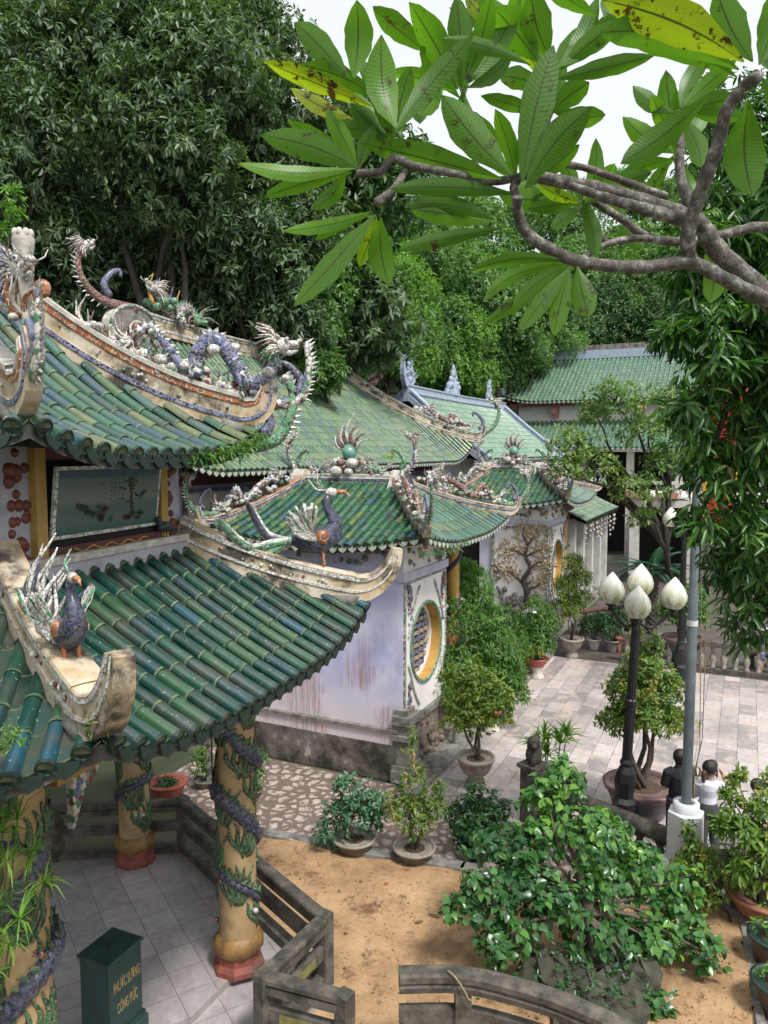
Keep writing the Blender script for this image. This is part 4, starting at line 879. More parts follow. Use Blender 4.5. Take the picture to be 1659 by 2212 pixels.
# ---------------------------------------------------------------- halls and gate towers
m, n, p, o = newmat('lilac_wall')
vec = coords(n); sx = n.nodes.new('ShaderNodeSeparateXYZ'); n.links.new(vec, sx.inputs[0])
n1 = noise(n, vec, 1.1, 7, .65); vs_ = coords(n, (15, 15, .5)); n2 = noise(n, vs_, 1.3, 8, .75); n3 = noise(n, vec, .8, 3, .5)
c = mixc(n, thresh(n, n1.outputs[0], .4, .65), (0.47, 0.48, 0.74), (0.68, 0.68, 0.80))
lowf = thresh(n, sx.outputs[2], 2.2, 0.9)
c = mixc(n, lowf, c, (0.66, 0.59, 0.62))
a = n.nodes.new('ShaderNodeMath'); a.operation = 'MULTIPLY'; n.links.new(thresh(n, n2.outputs[0], .43, .60), a.inputs[0])
b2 = n.nodes.new('ShaderNodeMath'); b2.operation = 'MULTIPLY'; n.links.new(thresh(n, n3.outputs[0], .44, .52), b2.inputs[0]); n.links.new(thresh(n, sx.outputs[2], 3.3, 1.9), b2.inputs[1])
n.links.new(b2.outputs[0], a.inputs[1]); a2 = n.nodes.new('ShaderNodeMath'); a2.operation = 'MULTIPLY'; a2.inputs[1].default_value = .8; n.links.new(a.outputs[0], a2.inputs[0])
c = mixc(n, a2.outputs[0], c, (0.33, 0.16, 0.13))
n.links.new(c, p.inputs['Base Color']); p.inputs['Roughness'].default_value = .8; bump(n, p, n2.outputs[0], .15, .01)
m, n, p, o = newmat('mouldy_plinth')
vec = coords(n); sx = n.nodes.new('ShaderNodeSeparateXYZ'); n.links.new(vec, sx.inputs[0]); n1 = noise(n, vec, 1.6, 8, .72)
c = mixc(n, thresh(n, n1.outputs[0], .42, .60), (0.035, 0.03, 0.022), (0.17, 0.15, 0.13)); c = mixc(n, thresh(n, n1.outputs[0], .60, .68), c, (0.42, 0.41, 0.44))
n.links.new(c, p.inputs['Base Color']); p.inputs['Roughness'].default_value = .9; bump(n, p, n1.outputs[0], .5, .03)
plain('wall_white', (0.80, 0.77, 0.74), (0.70, 0.67, 0.64), 2, .7, .15, (0.38, 0.28, 0.23), (0.58, 0.82))
plain('wall_pale_lilac', (0.52, 0.53, 0.63), (0.42, 0.43, 0.52), 2, .75, .15, (0.25, 0.22, 0.2), (0.58, 0.8))
plain('ochre', (0.55, 0.33, 0.08), (0.42, 0.24, 0.06), 5, .7, .3, (0.12, 0.08, 0.04), (0.55, 0.7))
plain('stone_rubble', (0.24, 0.19, 0.15), (0.11, 0.085, 0.07), 7, .9, .8)
plain('grey_trim', (0.36, 0.42, 0.52), (0.28, 0.33, 0.42), 4, .7, .2)
plain('concrete_white', (0.62, 0.60, 0.57), (0.46, 0.44, 0.41), 2, .85, .3, (0.2, 0.17, 0.14), (0.55, 0.75))
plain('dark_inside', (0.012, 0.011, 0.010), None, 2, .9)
plain('bark_relief', (0.10, 0.07, 0.055), (0.05, 0.035, 0.03), 12, .8, .8)
mosaic('blossom', [(0.50, 0.33, 0.17), (0.60, 0.45, 0.28), (0.42, 0.26, 0.12), (0.62, 0.52, 0.4)], grout=(.5, .4, .3), scale=30)
plain('rock_relief', (0.28, 0.26, 0.25), (0.12, 0.11, 0.10), 7, .85, .9)
def fbox(mb, s0, s1, t0, t1, z0, z1, m=0):
    c = F((s0 + s1) / 2, (t0 + t1) / 2, (z0 + z1) / 2); mb.box(c, (abs(t1 - t0), abs(s1 - s0), z1 - z0), UA, m)
def hip_roof(root, s0, s1, t0, t1, z0, rs0, rs1, rt0, rt1, zr, curve, lift, sp, rad, tl, tilem, dripm, faces='NESW', joint=True, seg=6, pt=None, near_gable=None, name='roof'):
    """rectangular hipped roof: eaves s0..s1 x t0..t1 (t1 = courtyard side), ridge along s from rs0 to rs1 at t=tr, height zr"""
    mb = MB(); sf = MB()
    def mk(a, b, T, hl, hr, dirn):
        # eave from a to b, inward run T, hips start hl/hr in from either end
        e = (b - a); Ls = e.length; e = e.normalized(); g2 = curve; 
        def tm(s):
            v = T
            if hl > 0: v = min(v, s / hl * T)
            if hr > 0: v = min(v, (Ls - s) / hr * T)
            return max(0, v)
        def zf(s, t):
            q = t / T; h = (zr - z0) * ((1 - g2) * q + g2 * q * q)
            l0 = hl * q; l1 = hr * q; mid = (l0 + Ls - l1) / 2; half = max(.3, (Ls - l1 - l0) / 2); w_ = min(1.2, abs(s - mid) / half)
            if (s < mid and hl <= 0) or (s > mid and hr <= 0): w_ = 0
            dd = (half * (1 - w_)); k_ = max(0, 1 - dd / 2.4)
            return z0 + h + lift * k_ ** 2 * max(0, 1 - q) ** 1.4
        roof_face(mb, a, e, dirn, Ls, tm, zf, sp, rad, tl, joint, True, seg, pt)
        soffit_face(sf, a, e, dirn, Ls, tm, zf, .13, 14)
        return zf
    zs = {}
    if 'E' in faces: zs['E'] = mk(F(s0, t1), F(s1, t1), t1 - rt1, rs0 - s0, s1 - rs1, -W2)
    if 'W' in faces: zs['W'] = mk(F(s1, t0), F(s0, t0), rt0 - t0, s1 - rs1, rs0 - s0, W2)
    if 'S' in faces: zs['S'] = mk(F(s0, t0), F(s0, t1), rs0 - s0, rt0 - t0, t1 - rt1, U2)
    if 'N' in faces: zs['N'] = mk(F(s1, t1), F(s1, t0), s1 - rs1, t1 - rt1, rt0 - t0, -U2)
    mb.build(name, [tilem, 'joint', dripm, 'drip_green', tilem], root); sf.build('eave_soffit', ['soffit'], root)
    def hip(cs, ct, rs_, rt_, n=12):
        out = []
        for i in range(n + 1):
            q = 1 - i / n; s = cs + (rs_ - cs) * q; t = ct + (rt_ - ct) * q
            h = (zr - z0) * ((1 - curve) * q + curve * q * q); out.append(F(s, t, z0 + h + lift * max(0, 1 - q) ** 1.4 + .02))
        return out
    return hip
def round_window_wall(root, s0, s1, t, z0, z1, cz, rad, name='window_wall'):
    """white wall panel in the s,z plane at t facing +t, with a round opening and its grille"""
    cs = (s0 + s1) / 2; n_ = 40; mb = MB(); P = []
    for j in range(n_):
        a = 2 * math.pi * j / n_; c, s = math.cos(a), math.sin(a)
        k = min((s1 - cs) / abs(c) if abs(c) > 1e-6 else 1e9, ((z1 - cz) if s > 0 else (cz - z0)) / abs(s) if abs(s) > 1e-6 else 1e9)
        P.append((F(cs + c * rad, t, cz + s * rad), F(cs + c * k, t, cz + s * k)))
    V_ = [p for q in P for p in q]; mb.add(V_, [(2 * j, 2 * ((j + 1) % n_), 2 * ((j + 1) % n_) + 1, 2 * j + 1) for j in range(n_)], 0)
    for (a, b) in ((s0, z0), (s1, z0), (s0, z1), (s1, z1)):
        ang = math.atan2(b - cz, a - cs); js = ang / (2 * math.pi) * n_; j0 = int(math.floor(js)) % n_; j1 = (j0 + 1) % n_
        mb.add([P[j0][1], P[j1][1], F(a, t, b)], [(0, 1, 2)], 0)
    wl = mb.build(name, ['wall_white'], root)
    fr = MB(); ring = lambda r_, t_: [F(cs + math.cos(2 * math.pi * j / n_) * r_, t_, cz + math.sin(2 * math.pi * j / n_) * r_) for j in range(n_)]
    def band(r0, t0_, r1, t1_, m_):
        fr.add(ring(r0, t0_) + ring(r1, t1_), [(j, (j + 1) % n_, n_ + (j + 1) % n_, n_ + j) for j in range(n_)], m_, 0, True)
    band(rad, t - .20, rad, t + .01, 0); band(rad, t + .01, rad + .02, t + .035, 1); band(rad + .02, t + .035, rad + .065, t + .035, 1); band(rad + .065, t + .035, rad + .075, t, 1)
    band(rad, t - .20, rad - .07, t - .20, 2); band(rad - .07, t - .20, rad - .07, t - .30, 2)
    w_ = fr.build('window_frame', ['ochre', 'm_green', 'wall_white'], root)
    gr = MB(); r0 = rad - .08
    for i in range(-5, 6):
        z = i * rad * .17; hw = math.sqrt(max(0, r0 * r0 - z * z)) * (.98 if i % 2 else .82)
        fbox(gr, cs - hw, cs + hw, t - .27, t - .22, cz + z - .035, cz + z + .035, i % 2)
    for x in (-.5, -.18, .18, .5):
        hw = math.sqrt(max(0, r0 * r0 - (x * rad) ** 2)); fbox(gr, cs + x * rad - .03, cs + x * rad + .03, t - .265, t - .215, cz - hw, cz + hw, 0)
    gr.build('window_grille', ['m_blue', 'blossom'], w_)
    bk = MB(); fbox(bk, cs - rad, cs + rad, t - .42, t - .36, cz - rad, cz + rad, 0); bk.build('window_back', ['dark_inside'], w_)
    # corner reliefs
    cr = MB(); rg = random.Random(int(s0 * 10))
    for sx_, sz_ in ((-1, 1), (1, 1), (-1, -1), (1, -1)):
        ws, wz = (s1 - s0) / 2 - .13, ((z1 - cz) if sz_ > 0 else (cz - z0)) - .13
        for i in range(26):
            q = i / 25; x = ws - .02 - .26 * q ** .5 * rg.uniform(.2, 1) ; z = wz - (1.0 if sz_ > 0 else .85) * q * rg.uniform(.6, 1) * .95
            k = (1 - q * .6) * rg.uniform(.04, .09)
            cr.ball(F(cs + sx_ * x, t + .01, cz + sz_ * z), k, 8, rg.choice((0, 0, 1, 2)), (.8, .8, 1), None)
        a = F(cs + sx_ * (ws - .05), t + .02, cz + sz_ * (wz - 1.0)); b_ = F(cs + sx_ * (ws - .33), t + .02, cz + sz_ * (wz - .42)); c_ = F(cs + sx_ * (ws - .6), t + .02, cz + sz_ * (wz - .05))
        cr.tube(bez([a, (a + b_) / 2 + V((0, 0, .03)), b_, c_], 12), .025, 6, 3)
    cr.build('corner_relief', ['m_red', 'm_blue', 'm_mix', 'm_white'], wl)
    bd = MB()
    for a in ((s0 + .0, s0 + .07, z0, z1), (s1 - .07, s1, z0, z1), (s0, s1, z1 - .07, z1)): fbox(bd, a[0], a[1], t - .02, t + .018, a[2], a[3])
    bd.build('mosaic_border', ['m_border'], wl)
# ---- first gate tower
def gate(s0, label, near_mat, wide, tl_, sr, ra, rb_):
    g1 = thing('gate_tower', label, 'gate tower', F(s0, 0))
    b = MB(); tn = -wide
    fbox(b, s0, s0 + .2, tn, -.02, 1.0, 4.75, 0); w1 = b.build('side_wall', [near_mat], g1)
    b = MB(); fbox(b, s0 - .10, s0 + .25, tn, -.12, 0, .72, 0); fbox(b, s0 - .07, s0 + .25, tn, -.10, .72, 1.0, 1); fbox(b, s0 - .12, s0 + .25, tn, -.08, .97, 1.03, 2)
    b.build('plinth', ['mouldy_plinth', 'lilac_wall' if near_mat == 'lilac_wall' else 'mouldy_plinth', 'stone_grey'], g1)
    round_window_wall(g1, s0 + .02, s0 + 2.27, 0, 1.15, 3.95, 2.55, .78)
    b = MB(); fbox(b, s0 - .05, s0 + 2.32, -.15, .04, 3.95, 4.12, 0); fbox(b, s0 - .06, s0 + .22, tn, .04, 3.99, 4.13, 0); fbox(b, s0, s0 + 2.27, -.15, -.005, 4.12, 4.75, 1)
    b.build('cornice', ['wall_pale_lilac', 'wall_white'], g1)
    b = MB(); rg = random.Random(5)   # painted landscape relief on the frieze
    for i in range(44):
        side = i % 2; q = F(s0 + rg.uniform(.15, 2.1), .0, rg.uniform(4.2, 4.55)) if side else F(s0 - .01, -rg.uniform(.1, min(2.4, wide)), rg.uniform(4.2, 4.55))
        b.ball(q, rg.uniform(.03, .09), 7, i % 3, (1, 1, 1))
    b.build('frieze_relief', ['rock_relief', 'm_green', 'blossom'], g1)
    # stone base of the courtyard face with a moulded corner pier
    b = MB(); fbox(b, s0 + .4, s0 + 2.27, -.2, .0, 0, 1.0, 0); fbox(b, s0 + .3, s0 + 2.3, -.2, .05, 1.0, 1.13, 1)
    for z0_, z1_, k in ((0, .25, .16), (.25, .34, .11), (.34, .85, .06), (.85, .95, .12), (.95, 1.15, .05), (1.15, 1.32, .1), (1.32, 1.42, .0)): fbox(b, s0 - .02 - k, s0 + .38 + k, -.2, .08 + k, z0_, z1_, 1)
    rg = random.Random(8)
    for i in range(34): b.ball(F(s0 + .5 + rg.uniform(0, 1.7), 0.0, rg.uniform(.08, .92)), rg.uniform(.06, .13), 7, 0, (1, .5, .8))
    b.build('stone_base', ['stone_rubble', 'stone_grey'], g1)
    # open passage behind: ochre columns and dark interior
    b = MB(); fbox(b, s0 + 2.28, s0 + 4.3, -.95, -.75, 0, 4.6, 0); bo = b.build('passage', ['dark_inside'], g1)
    for sc_ in (2.55, 3.6):
        b = MB(); q = F(s0 + sc_, -.35); b.lathe([(.17, 0), (.17, 4.5)], q, 16, 0); co = b.build('column', ['ochre'], g1)
        d = MB(); pts = [q + V((math.cos(i * .3) * .17, math.sin(i * .3) * .17, .9 + i * .05)) for i in range(66)]; d.tube(pts, .06, 7, 0); cloudlets(d, q + V((0, -.1, 1.6)), .16, 6, 1); cloudlets(d, q + V((.1, -.1, 2.9)), .16, 6, 1); d.build('dragon_relief', ['m_dark', 'm_mix'], co)
    b = MB(); fbox(b, s0 + 2.27, s0 + 4.35, -.5, -.1, 4.2, 4.62, 0); fbox(b, s0 + .1, s0 + 4.4, -wide, .2, 4.66, 4.72, 1); b.build('beam', ['dark_red', 'soffit'], g1)
    hip = hip_roof(g1, s0 - .45, s0 + 4.95, tl_, .62, 4.62, sr, sr, ra, rb_, 5.78, .3, .30, .215, .06, .28, 'tile_gate', 'drip_white', 'ESNW', seg=6, pt=.15)
    z = V((0, 0, 1)); zt = 5.72
    # hip ridges with white mosaic edging
    for (cs, ct, rt_) in ((s0 - .45, .62, rb_), (s0 - .45, tl_, ra), (s0 + 4.95, .62, rb_), (s0 + 4.95, tl_, ra)):
        path = hip(cs, ct, sr, rt_); d = path[-1] - path[-2]; d.z = 0; d.normalize(); e_ = path[-1]
        tip = bez([e_, e_ + d * .18 + z * .05, e_ + d * .30 + z * .2, e_ + d * .32 + z * .4], 8); q_ = path[:-1] + tip
        rb = MB(); rb.sweep(q_, [(.06, -.06, 1), (.07, .04, 2), (.08, .05, 2), (.08, .09, 1), (.06, .10, 1), (.06, .12, 4), (.075, .13, 4), (.075, .155, 3), (.04, .17, 3)], sc=[1] * (len(path) - 1) + [1 - .7 * i / len(tip) for i in range(len(tip))])
        rb.build('hip_ridge', RM, g1)
        a = path[-4] + z * .42; b0 = path[-2] + z * .62; b1 = e_ + z * .38; c0 = path[-7] + z * .3; c1 = path[-9] + z * .42
        dragon(g1, 'dragon_ornament', [c1 + z * .1, c0 + z * .18, path[-5] + z * .28, a + z * .15, path[-3] + z * .3, b0 - z * .25], .062, 'm_red' if ct > 0 else 'm_mix', 'm_white', -d + z * .2, .19, (.3, .7), 5, 26)
        curl_tip(g1, 'ridge_tip_ornament', e_ + d * .02 + z * .22, d, .82, .6, 'm_green', 'm_blue', .062, True)
        k = MB()
        for j in range(5): cloudlets(k, path[-2 - 2 * j] + z * .26, .15, 7, j % 3)
        for j in range(10): flame(k, path[-2 - j] + z * .2, z - d * rr.uniform(-.4, .9), rr.uniform(.2, .36), .03, j % 3)
        k.build('cloud_ornament', ['m_white', 'm_mix', 'm_green'], g1)
    # cross ridge with scroll ends
    rm = MB(); a, b = F(sr, ra, zt), F(sr, rb_, zt); rm.sweep([a, (a + b) / 2, b], [(.09, -.12, 1), (.09, 0, 4), (.10, .01, 4), (.10, .06, 2), (.12, .07, 2), (.12, .12, 0), (.10, .14, 0), (.10, .2, 4), (.05, .22, 0)])
    ro = rm.build('cross_ridge', RM, g1)
    for q, sg in ((a, -1), (b, 1)):
        M = frame(q + V((0, 0, .0)), V((U2.x, U2.y, 0)), z); sc = MB()
        arc = lambda cx, cz, r_: [(cx + r_ * math.cos(math.pi * j / 8), cz + r_ * math.sin(math.pi * j / 8)) for j in range(9)]
        o_ = V((W2.x, W2.y, 0)) * sg * .16; M2 = M.copy(); M2.translation = M.translation + o_
        poly = [(-.34, -.42), (.34, -.42), (.36, -.12), (.30, .0)] + arc(0, .08, .24) + [(-.30, .0), (-.36, -.12)]
        sc.prism(poly, M2, .34, 0); M3 = M.copy(); M3.translation = M.translation + o_ * 2.2; sc.prism([(x * .86, z_ * .86) for x, z_ in poly], M3, .05, 1); sc.prism([(x * 1.05, z_ * 1.05) for x, z_ in poly], frame(M.translation + o_ * 1.95, V((U2.x, U2.y, 0)), z), .05, 2)
        sc.build('ridge_scroll_end', ['white_dirty', 'm_dark', 'm_border'], ro)
        curl_tip(g1, 'ridge_tip_ornament', q + V((W2.x, W2.y, 0)) * sg * .05 + z * .24, V((W2.x, W2.y, 0)) * sg, .85, .5, 'm_mix', 'm_green', .065, True)
    mid = (a + b) / 2 + z * .22; w3 = V((W2.x, W2.y, 0)); pm = MB(); pm.ball(mid + z * .48, .17, 16, 0)
    cloudlets(pm, mid + z * .05, .32, 16, 2); cloudlets(pm, mid + z * .15, .28, 12, 1)
    for j in range(9):
        an = R(20 + j * 17.5); q = mid + z * .48 + w3 * math.cos(an) * .2 + z * math.sin(an) * .2; flame(pm, q, w3 * math.cos(an) * .6 + z * (math.sin(an) + .35), .3 + .2 * math.sin(an) * (1 + (j == 4)), .05, 1 if j % 2 else 2, .18)
    for sg in (-1, 1):
        swirl(pm, mid + w3 * sg * .24 + z * .12, .1, frame((0, 0, 0), w3 * sg, z), 2)
    pm.build('flaming_pearl', ['pearl', 'm_red', 'm_white'], g1)
    for sg in (-1, 1):
        L_ = (b - a).length / 2; e3 = w3 * sg
        dragon(g1, 'dragon_ornament', [mid + e3 * L_ * .42 + z * .22, mid + e3 * L_ * .52 + z * .08, mid + e3 * L_ * .62 + z * .14, mid + e3 * L_ * .72 + z * .04, mid + e3 * L_ * .85 + z * .1], .055, 'm_green' if sg > 0 else 'm_mix', 'm_white', -e3 + z * .25, .19, (.5,), 4, 20)
    return g1
plain('pearl', (0.16, 0.33, 0.28), (0.12, 0.27, 0.23), 3, .25, 0)

gate1 = gate(0.0, 'near gate tower with long rust streaked lilac side wall and round grille window', 'lilac_wall', 3.8, -4.25, 2.25, -3.5, -1.25)
gate2 = gate(11.95, 'farther gate tower whose white side wall carries a relief of a blossoming plum tree', 'wall_white', 1.98, -3.4, 14.2, -2.75, -1.05)
# relief plum tree, mosaic border and lilac strip on the far gate
t = MB(); rg = random.Random(21); s_ = 11.93
def S2(t_, z_, o_=0.0): return F(s_ - o_, t_, z_)
trunk = [(-.75, 1.1), (-.72, 1.7), (-.86, 2.1), (-.62, 2.5), (-.8, 2.9), (-.72, 3.3)]
t.tube(bez([S2(a, b, .03) for a, b in trunk], 18), [.12 - .085 * i / 15 for i in range(99)][:len(bez([S2(a, b) for a, b in trunk], 18))], 7, 0)
bl = MB()
br = [((-.8, 1.9), (-1.3, 2.3), (-1.62, 2.35)), ((-.62, 2.5), (-.3, 2.75), (-.12, 2.6)), ((-.8, 2.9), (-1.2, 3.1), (-1.5, 3.05)), ((-.72, 3.3), (-.5, 3.6), (-.42, 3.85)), ((-.72, 3.3), (-.9, 3.65), (-.86, 3.9)), ((-.74, 1.7), (-.35, 1.95), (-.15, 2.15)), ((-.8, 2.9), (-.4, 3.1), (-.15, 3.2))]
for b in br:
    pts = bez([S2(x, y, .03) for x, y in b], 10); t.tube(pts, [.045 * (1 - .8 * i / len(pts)) for i in range(len(pts))], 6, 0)
    for i in range(80):
        x, y = b[rg.randrange(1, 3)]; bl.ball(S2(x + rg.gauss(0, .2), y + rg.gauss(0, .15), .02), rg.uniform(.025, .055), 6, 0, (1, 1, 1))
for i in range(40): t.ball(S2(-.85 + rg.gauss(0, .35), 1.15 + abs(rg.gauss(0, .35)), 0), rg.uniform(.07, .16), 7, 1)
for i in range(16): t.ball(S2(-1.7 + rg.gauss(0, .1), 1.4 + rg.uniform(0, 1.3), 0), rg.uniform(.04, .1), 7, 1)
t.build('plum_relief', ['bark_relief', 'rock_relief'], gate2); bl.build('blossom_relief', ['blossom'], gate2)
b = MB()
for a in ((-1.98, -1.9, 1.05, 3.9), (-.12, -.04, 1.05, 3.9), (-1.9, -.12, 3.82, 3.9)): fbox(b, 11.9, 11.96, a[0], a[1], a[2], a[3])
b.build('mosaic_border', ['m_border'], gate2)
b = MB(); fbox(b, 12.0, 12.4, -2.45, -2.0, 0, 4.6, 0); b.build('lilac_pier', ['wall_pale_lilac'], gate2)
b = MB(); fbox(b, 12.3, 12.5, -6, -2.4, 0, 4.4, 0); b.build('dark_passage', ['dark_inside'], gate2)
# ---- first hall
h1 = thing('temple_hall', 'large hall with a sweeping pale green tiled hip roof behind the near gate tower', 'hall', F(6, -8))
hip = hip_roof(h1, -2.5, 15.8, -12, -4, 6.05, 1.5, 11.8, -8, -8, 9.35, .30, .75, .215, .062, .27, 'tile_hall', 'drip_white', 'ESNW', seg=5, pt=.14)
b = MB(); fbox(b, -.8, 14.3, -10.6, -5.4, 0, 6.0, 0); b.build('hall_wall', ['wall_pale_lilac'], h1)
b = MB()
for s_ in (1.0, 3.4, 5.8, 8.2, 10.6, 13.0):
    fbox(b, s_ - .9, s_ + .9, -5.4, -5.3, 1.2, 4.0, 1); fbox(b, s_ + 1.1, s_ + 1.3, -5.4, -5.2, 0, 5.6, 0)
    for z0_, z1_ in ((4.3, 4.36), (5.55, 5.61)): fbox(b, s_ - .95, s_ + .95, -5.4, -5.28, z0_, z1_, 2)
    for q in (-.95, .9): fbox(b, s_ + q, s_ + q + .06, -5.4, -5.28, 4.3, 5.6, 2)
    fbox(b, s_ - .85, s_ + .85, -5.4, -5.33, 4.4, 5.5, 3)
    rg = random.Random(int(s_ * 7))
    for i in range(16): b.ball(F(s_ + rg.gauss(0, .35), -5.32, 4.9 + rg.gauss(0, .22)), rg.uniform(.06, .14), 7, 4 + i % 2, (1, .8, 1))
fbox(b, -.8, 14.3, -5.4, -5.15, 5.7, 5.95, 5)
b.build('painted_panels', ['wall_pale_lilac', 'dark_inside', 'm_blue', 'wall_white', 'rock_relief', 'dark_red'], h1)
z = V((0, 0, 1)); u3 = V((U2.x, U2.y, 0)); w3 = V((W2.x, W2.y, 0))
def ridge_of(path, w_, h_, root, name, mats=RM, tip=None, d=None):
    sc = [1] * len(path)
    if tip: sc += [1 - .6 * i / len(tip) for i in range(len(tip))]; path = path + tip
    r = MB(); r.sweep(path, RIDGE(w_, h_), sc=sc); return r.build(name, mats, root)
HM = ['white_dirty', 'ridge_plaster', 'm_white', 'm_mix', 'm_mix', 'ridge_plaster']
mr = [F(1.2 + i * 10.9 / 10, -8, 9.35 + .22 * abs(i / 5 - 1) ** 2) for i in range(11)]; ridge_of(mr, .12, .42, h1, 'main_ridge', HM)
for cs, ct, rs_ in ((15.8, -4, 11.8), (-2.5, -4, 1.5), (15.8, -12, 11.8), (-2.5, -12, 1.5)):
    path = hip(cs, ct, rs_, -8); d = path[-1] - path[-2]; d.z = 0; d.normalize(); e_ = path[-1]
    tip = bez([e_, e_ + d * .3 + z * .1, e_ + d * .5 + z * .35, e_ + d * .5 + z * .6], 8)[1:]
    ridge_of(path[:-1] + [e_], .10, .34, h1, 'hip_ridge', HM, tip)
    if ct == -4:
        dragon(h1, 'dragon_ornament', [path[-5] + z * .7, path[-4] + z * .5, path[-4] + z * .42 + d * .4, path[-3] + z * .75, path[-2] + z * .55, path[-2] + z * .45 + d * .3], .10, 'm_red', 'm_white', -d + z * .2, .26, (.3, .7), 5, 28)
        curl_tip(h1, 'ridge_tip_ornament', e_ + z * .3, d, 1.35, .75, 'm_green', 'm_blue', .10, True)
        k = MB()
        for j in range(5): cloudlets(k, path[-2 - j] + z * .4, .24, 6, j % 2)
        k.build('cloud_ornament', ['m_white', 'm_mix'], h1)
        q = path[3] + z * .38; k = MB(); k.tube([q - d * .3, q + z * .15, q + d * .2 + z * .3], [.12, .17, .12], 8, 0); k.ball(q + d * .32 + z * .42, .13, 8, 0)
        for j in range(12): flame(k, q + d * rr.uniform(-.3, .3) + z * .2, z - d * rr.uniform(-.6, 1), .36, .04, 1 + j % 2)
        k.build('beast_ornament', ['m_red', 'm_white', 'm_mix'], h1)
# near end of the main ridge: arched scroll and phoenix-headed sweep above it
q = F(1.35, -8, 9.45); sc = MB(); M = frame(q + w3 * .0, u3, z)
arc = [(math.cos(math.pi * j / 12) * .78, math.sin(math.pi * j / 12) * .52 + .02) for j in range(13)]
sc.prism(arc + [(-.78, -.3), (.78, -.3)], M, .3, 0); sc.prism([(x * .85, z_ * .82) for x, z_ in arc + [(-.78, -.3), (.78, -.3)]], M, .34, 1)
sc.tube([M @ V((x * 1.0, -.17, z_ * 1.02)) for x, z_ in arc], .05, 6, 2)
for j in range(26): flame(sc, M @ V((rr.uniform(-.3, .3), -.19, rr.uniform(-.15, .1))), w3 * rr.uniform(-.5, .5) + z + u3 * rr.uniform(-.9, .9), .2, .03, 3 if j % 3 else 4, .1)
sc.build('ridge_scroll_end', ['white_dirty', 'stone_grey', 'm_border', 'm_red', 'm_green'], h1)
curl_tip(h1, 'ridge_tip_ornament', F(1.0, -8, 10.0), -u3 - w3 * .3, 1.3, .7, 'm_red', 'm_blue', .10, True)
dragon(h1, 'dragon_ornament', [F(2.3, -8, 10.6), F(2.6, -8, 10.35), F(3.0, -8, 10.1), F(3.5, -8, 10.3), F(4.0, -8, 10.05)], .16, 'm_mix', 'm_green', u3 * -1 + z * .4, .34, (.4,), 3, 26)
k = MB()
for j in range(5): flame(k, F(2.2 + j * .25, -8, 10.2), z - u3 * .2, .75 - j * .06, .06, j % 2, .15)
swirl(k, F(2.9, -7.85, 9.95), .22, frame((0, 0, 0), u3, z), 2); swirl(k, F(3.5, -7.85, 9.9), .2, frame((0, 0, 0), u3, z), 2)
k.build('flame_ornament', ['ochre', 'm_blue', 'm_red'], h1)
# ---- second hall with blue grey trim
h2 = thing('gabled_hall', 'hall with pale mint green tiles, smooth blue grey ridge, barge boards and stucco ornaments', 'hall', F(24, -7.4))
hip2 = hip_roof(h2, 17, 31, -10.8, -4, 6.1, 17, 31, -7.4, -7.4, 8.85, .12, 0, .21, .06, .30, 'tile_pale', 'drip_white', 'EW', seg=5, pt=.15)
b = MB(); r_ = [(.13, -.2, 0), (.13, .12, 0), (.17, .14, 0), (.17, .22, 0), (.13, .24, 0), (.13, .42, 0), (.17, .44, 0), (.17, .5, 0)]
b.sweep([F(16.8, -7.4, 8.75), F(24, -7.4, 8.7), F(31.2, -7.4, 8.75)], r_); b.build('main_ridge', ['grey_trim'], h2)
for s_ in (17, 31):
    for sg, te in ((1, -4), (-1, -10.8)):
        b = MB(); pts = [F(s_, -7.4 + (te + 7.4) * i / 8 * 1.06, 8.85 - 2.75 * ((i / 8 * 1.06) * .88 + .12 * (1 - (1 - min(1, i / 8)) ** 2)) + .05) for i in range(9)]
        b.sweep(pts, [(.16, -.18, 0), (.16, .04, 0), (.11, .06, 0), (.11, .14, 0), (.16, .16, 0), (.16, .24, 0), (.05, .27, 0)]); b.build('barge_board', ['grey_trim'], h2)
b = MB(); fbox(b, 17.3, 30.7, -10.2, -4.6, 0, 6.1, 0)
b.add([F(17.3, -10.2, 6.1), F(17.3, -4.6, 6.1), F(17.3, -7.4, 8.7)], [(0, 1, 2)], 1); b.add([F(30.7, -10.2, 6.1), F(30.7, -4.6, 6.1), F(30.7, -7.4, 8.7)], [(0, 2, 1)], 1)
b.build('hall_wall', ['concrete_white', 'soffit'], h2)
def stucco(root, q, w_, h_, seed, spire=False, mt='grey_trim'):
    k = MB(); rg = random.Random(seed)
    for i in range(46):
        y = rg.random(); x = rg.uniform(-1, 1) * (1 - y) ** .7 * w_ * .5; k.ball(q + u3 * x + z * y * h_ * .85, w_ * rg.uniform(.05, .11), 6, 0, (.8, .8, 1))
    for i in range(20):
        y = rg.random() ** 1.3; x = rg.uniform(-1, 1) * (1 - y) * w_ * .5; flame(k, q + u3 * x + z * y * h_ * .75, z + u3 * x * 1.2, h_ * .3, w_ * .05, 0, .25)
    if spire: k.lathe([(w_ * .12, 0), (w_ * .09, h_ * .5), (w_ * .06, h_ * .75), (w_ * .09, h_ * .8), (w_ * .03, h_ * 1.15)], q, 10, 0)
    k.build('stucco_ornament', [mt], root)
stucco(h2, F(17.2, -7.4, 9.2), 1.1, 1.5, 1); stucco(h2, F(22.6, -7.4, 9.15), 1.9, 1.3, 2, True); stucco(h2, F(28.4, -7.4, 9.2), 1.1, 1.3, 3)
b = MB(); b.sweep(bez([F(17.3, -7.4, 9.1), F(16.7, -7.4, 9.3), F(16.5, -7.4, 9.9), F(16.7, -7.4, 10.6)], 10), [(.1, -.1, 0), (.1, .1, 0)], sc=[1.6 - 1.2 * i / 10 for i in range(20)]); b.build('curled_ridge_end', ['grey_trim'], h2)
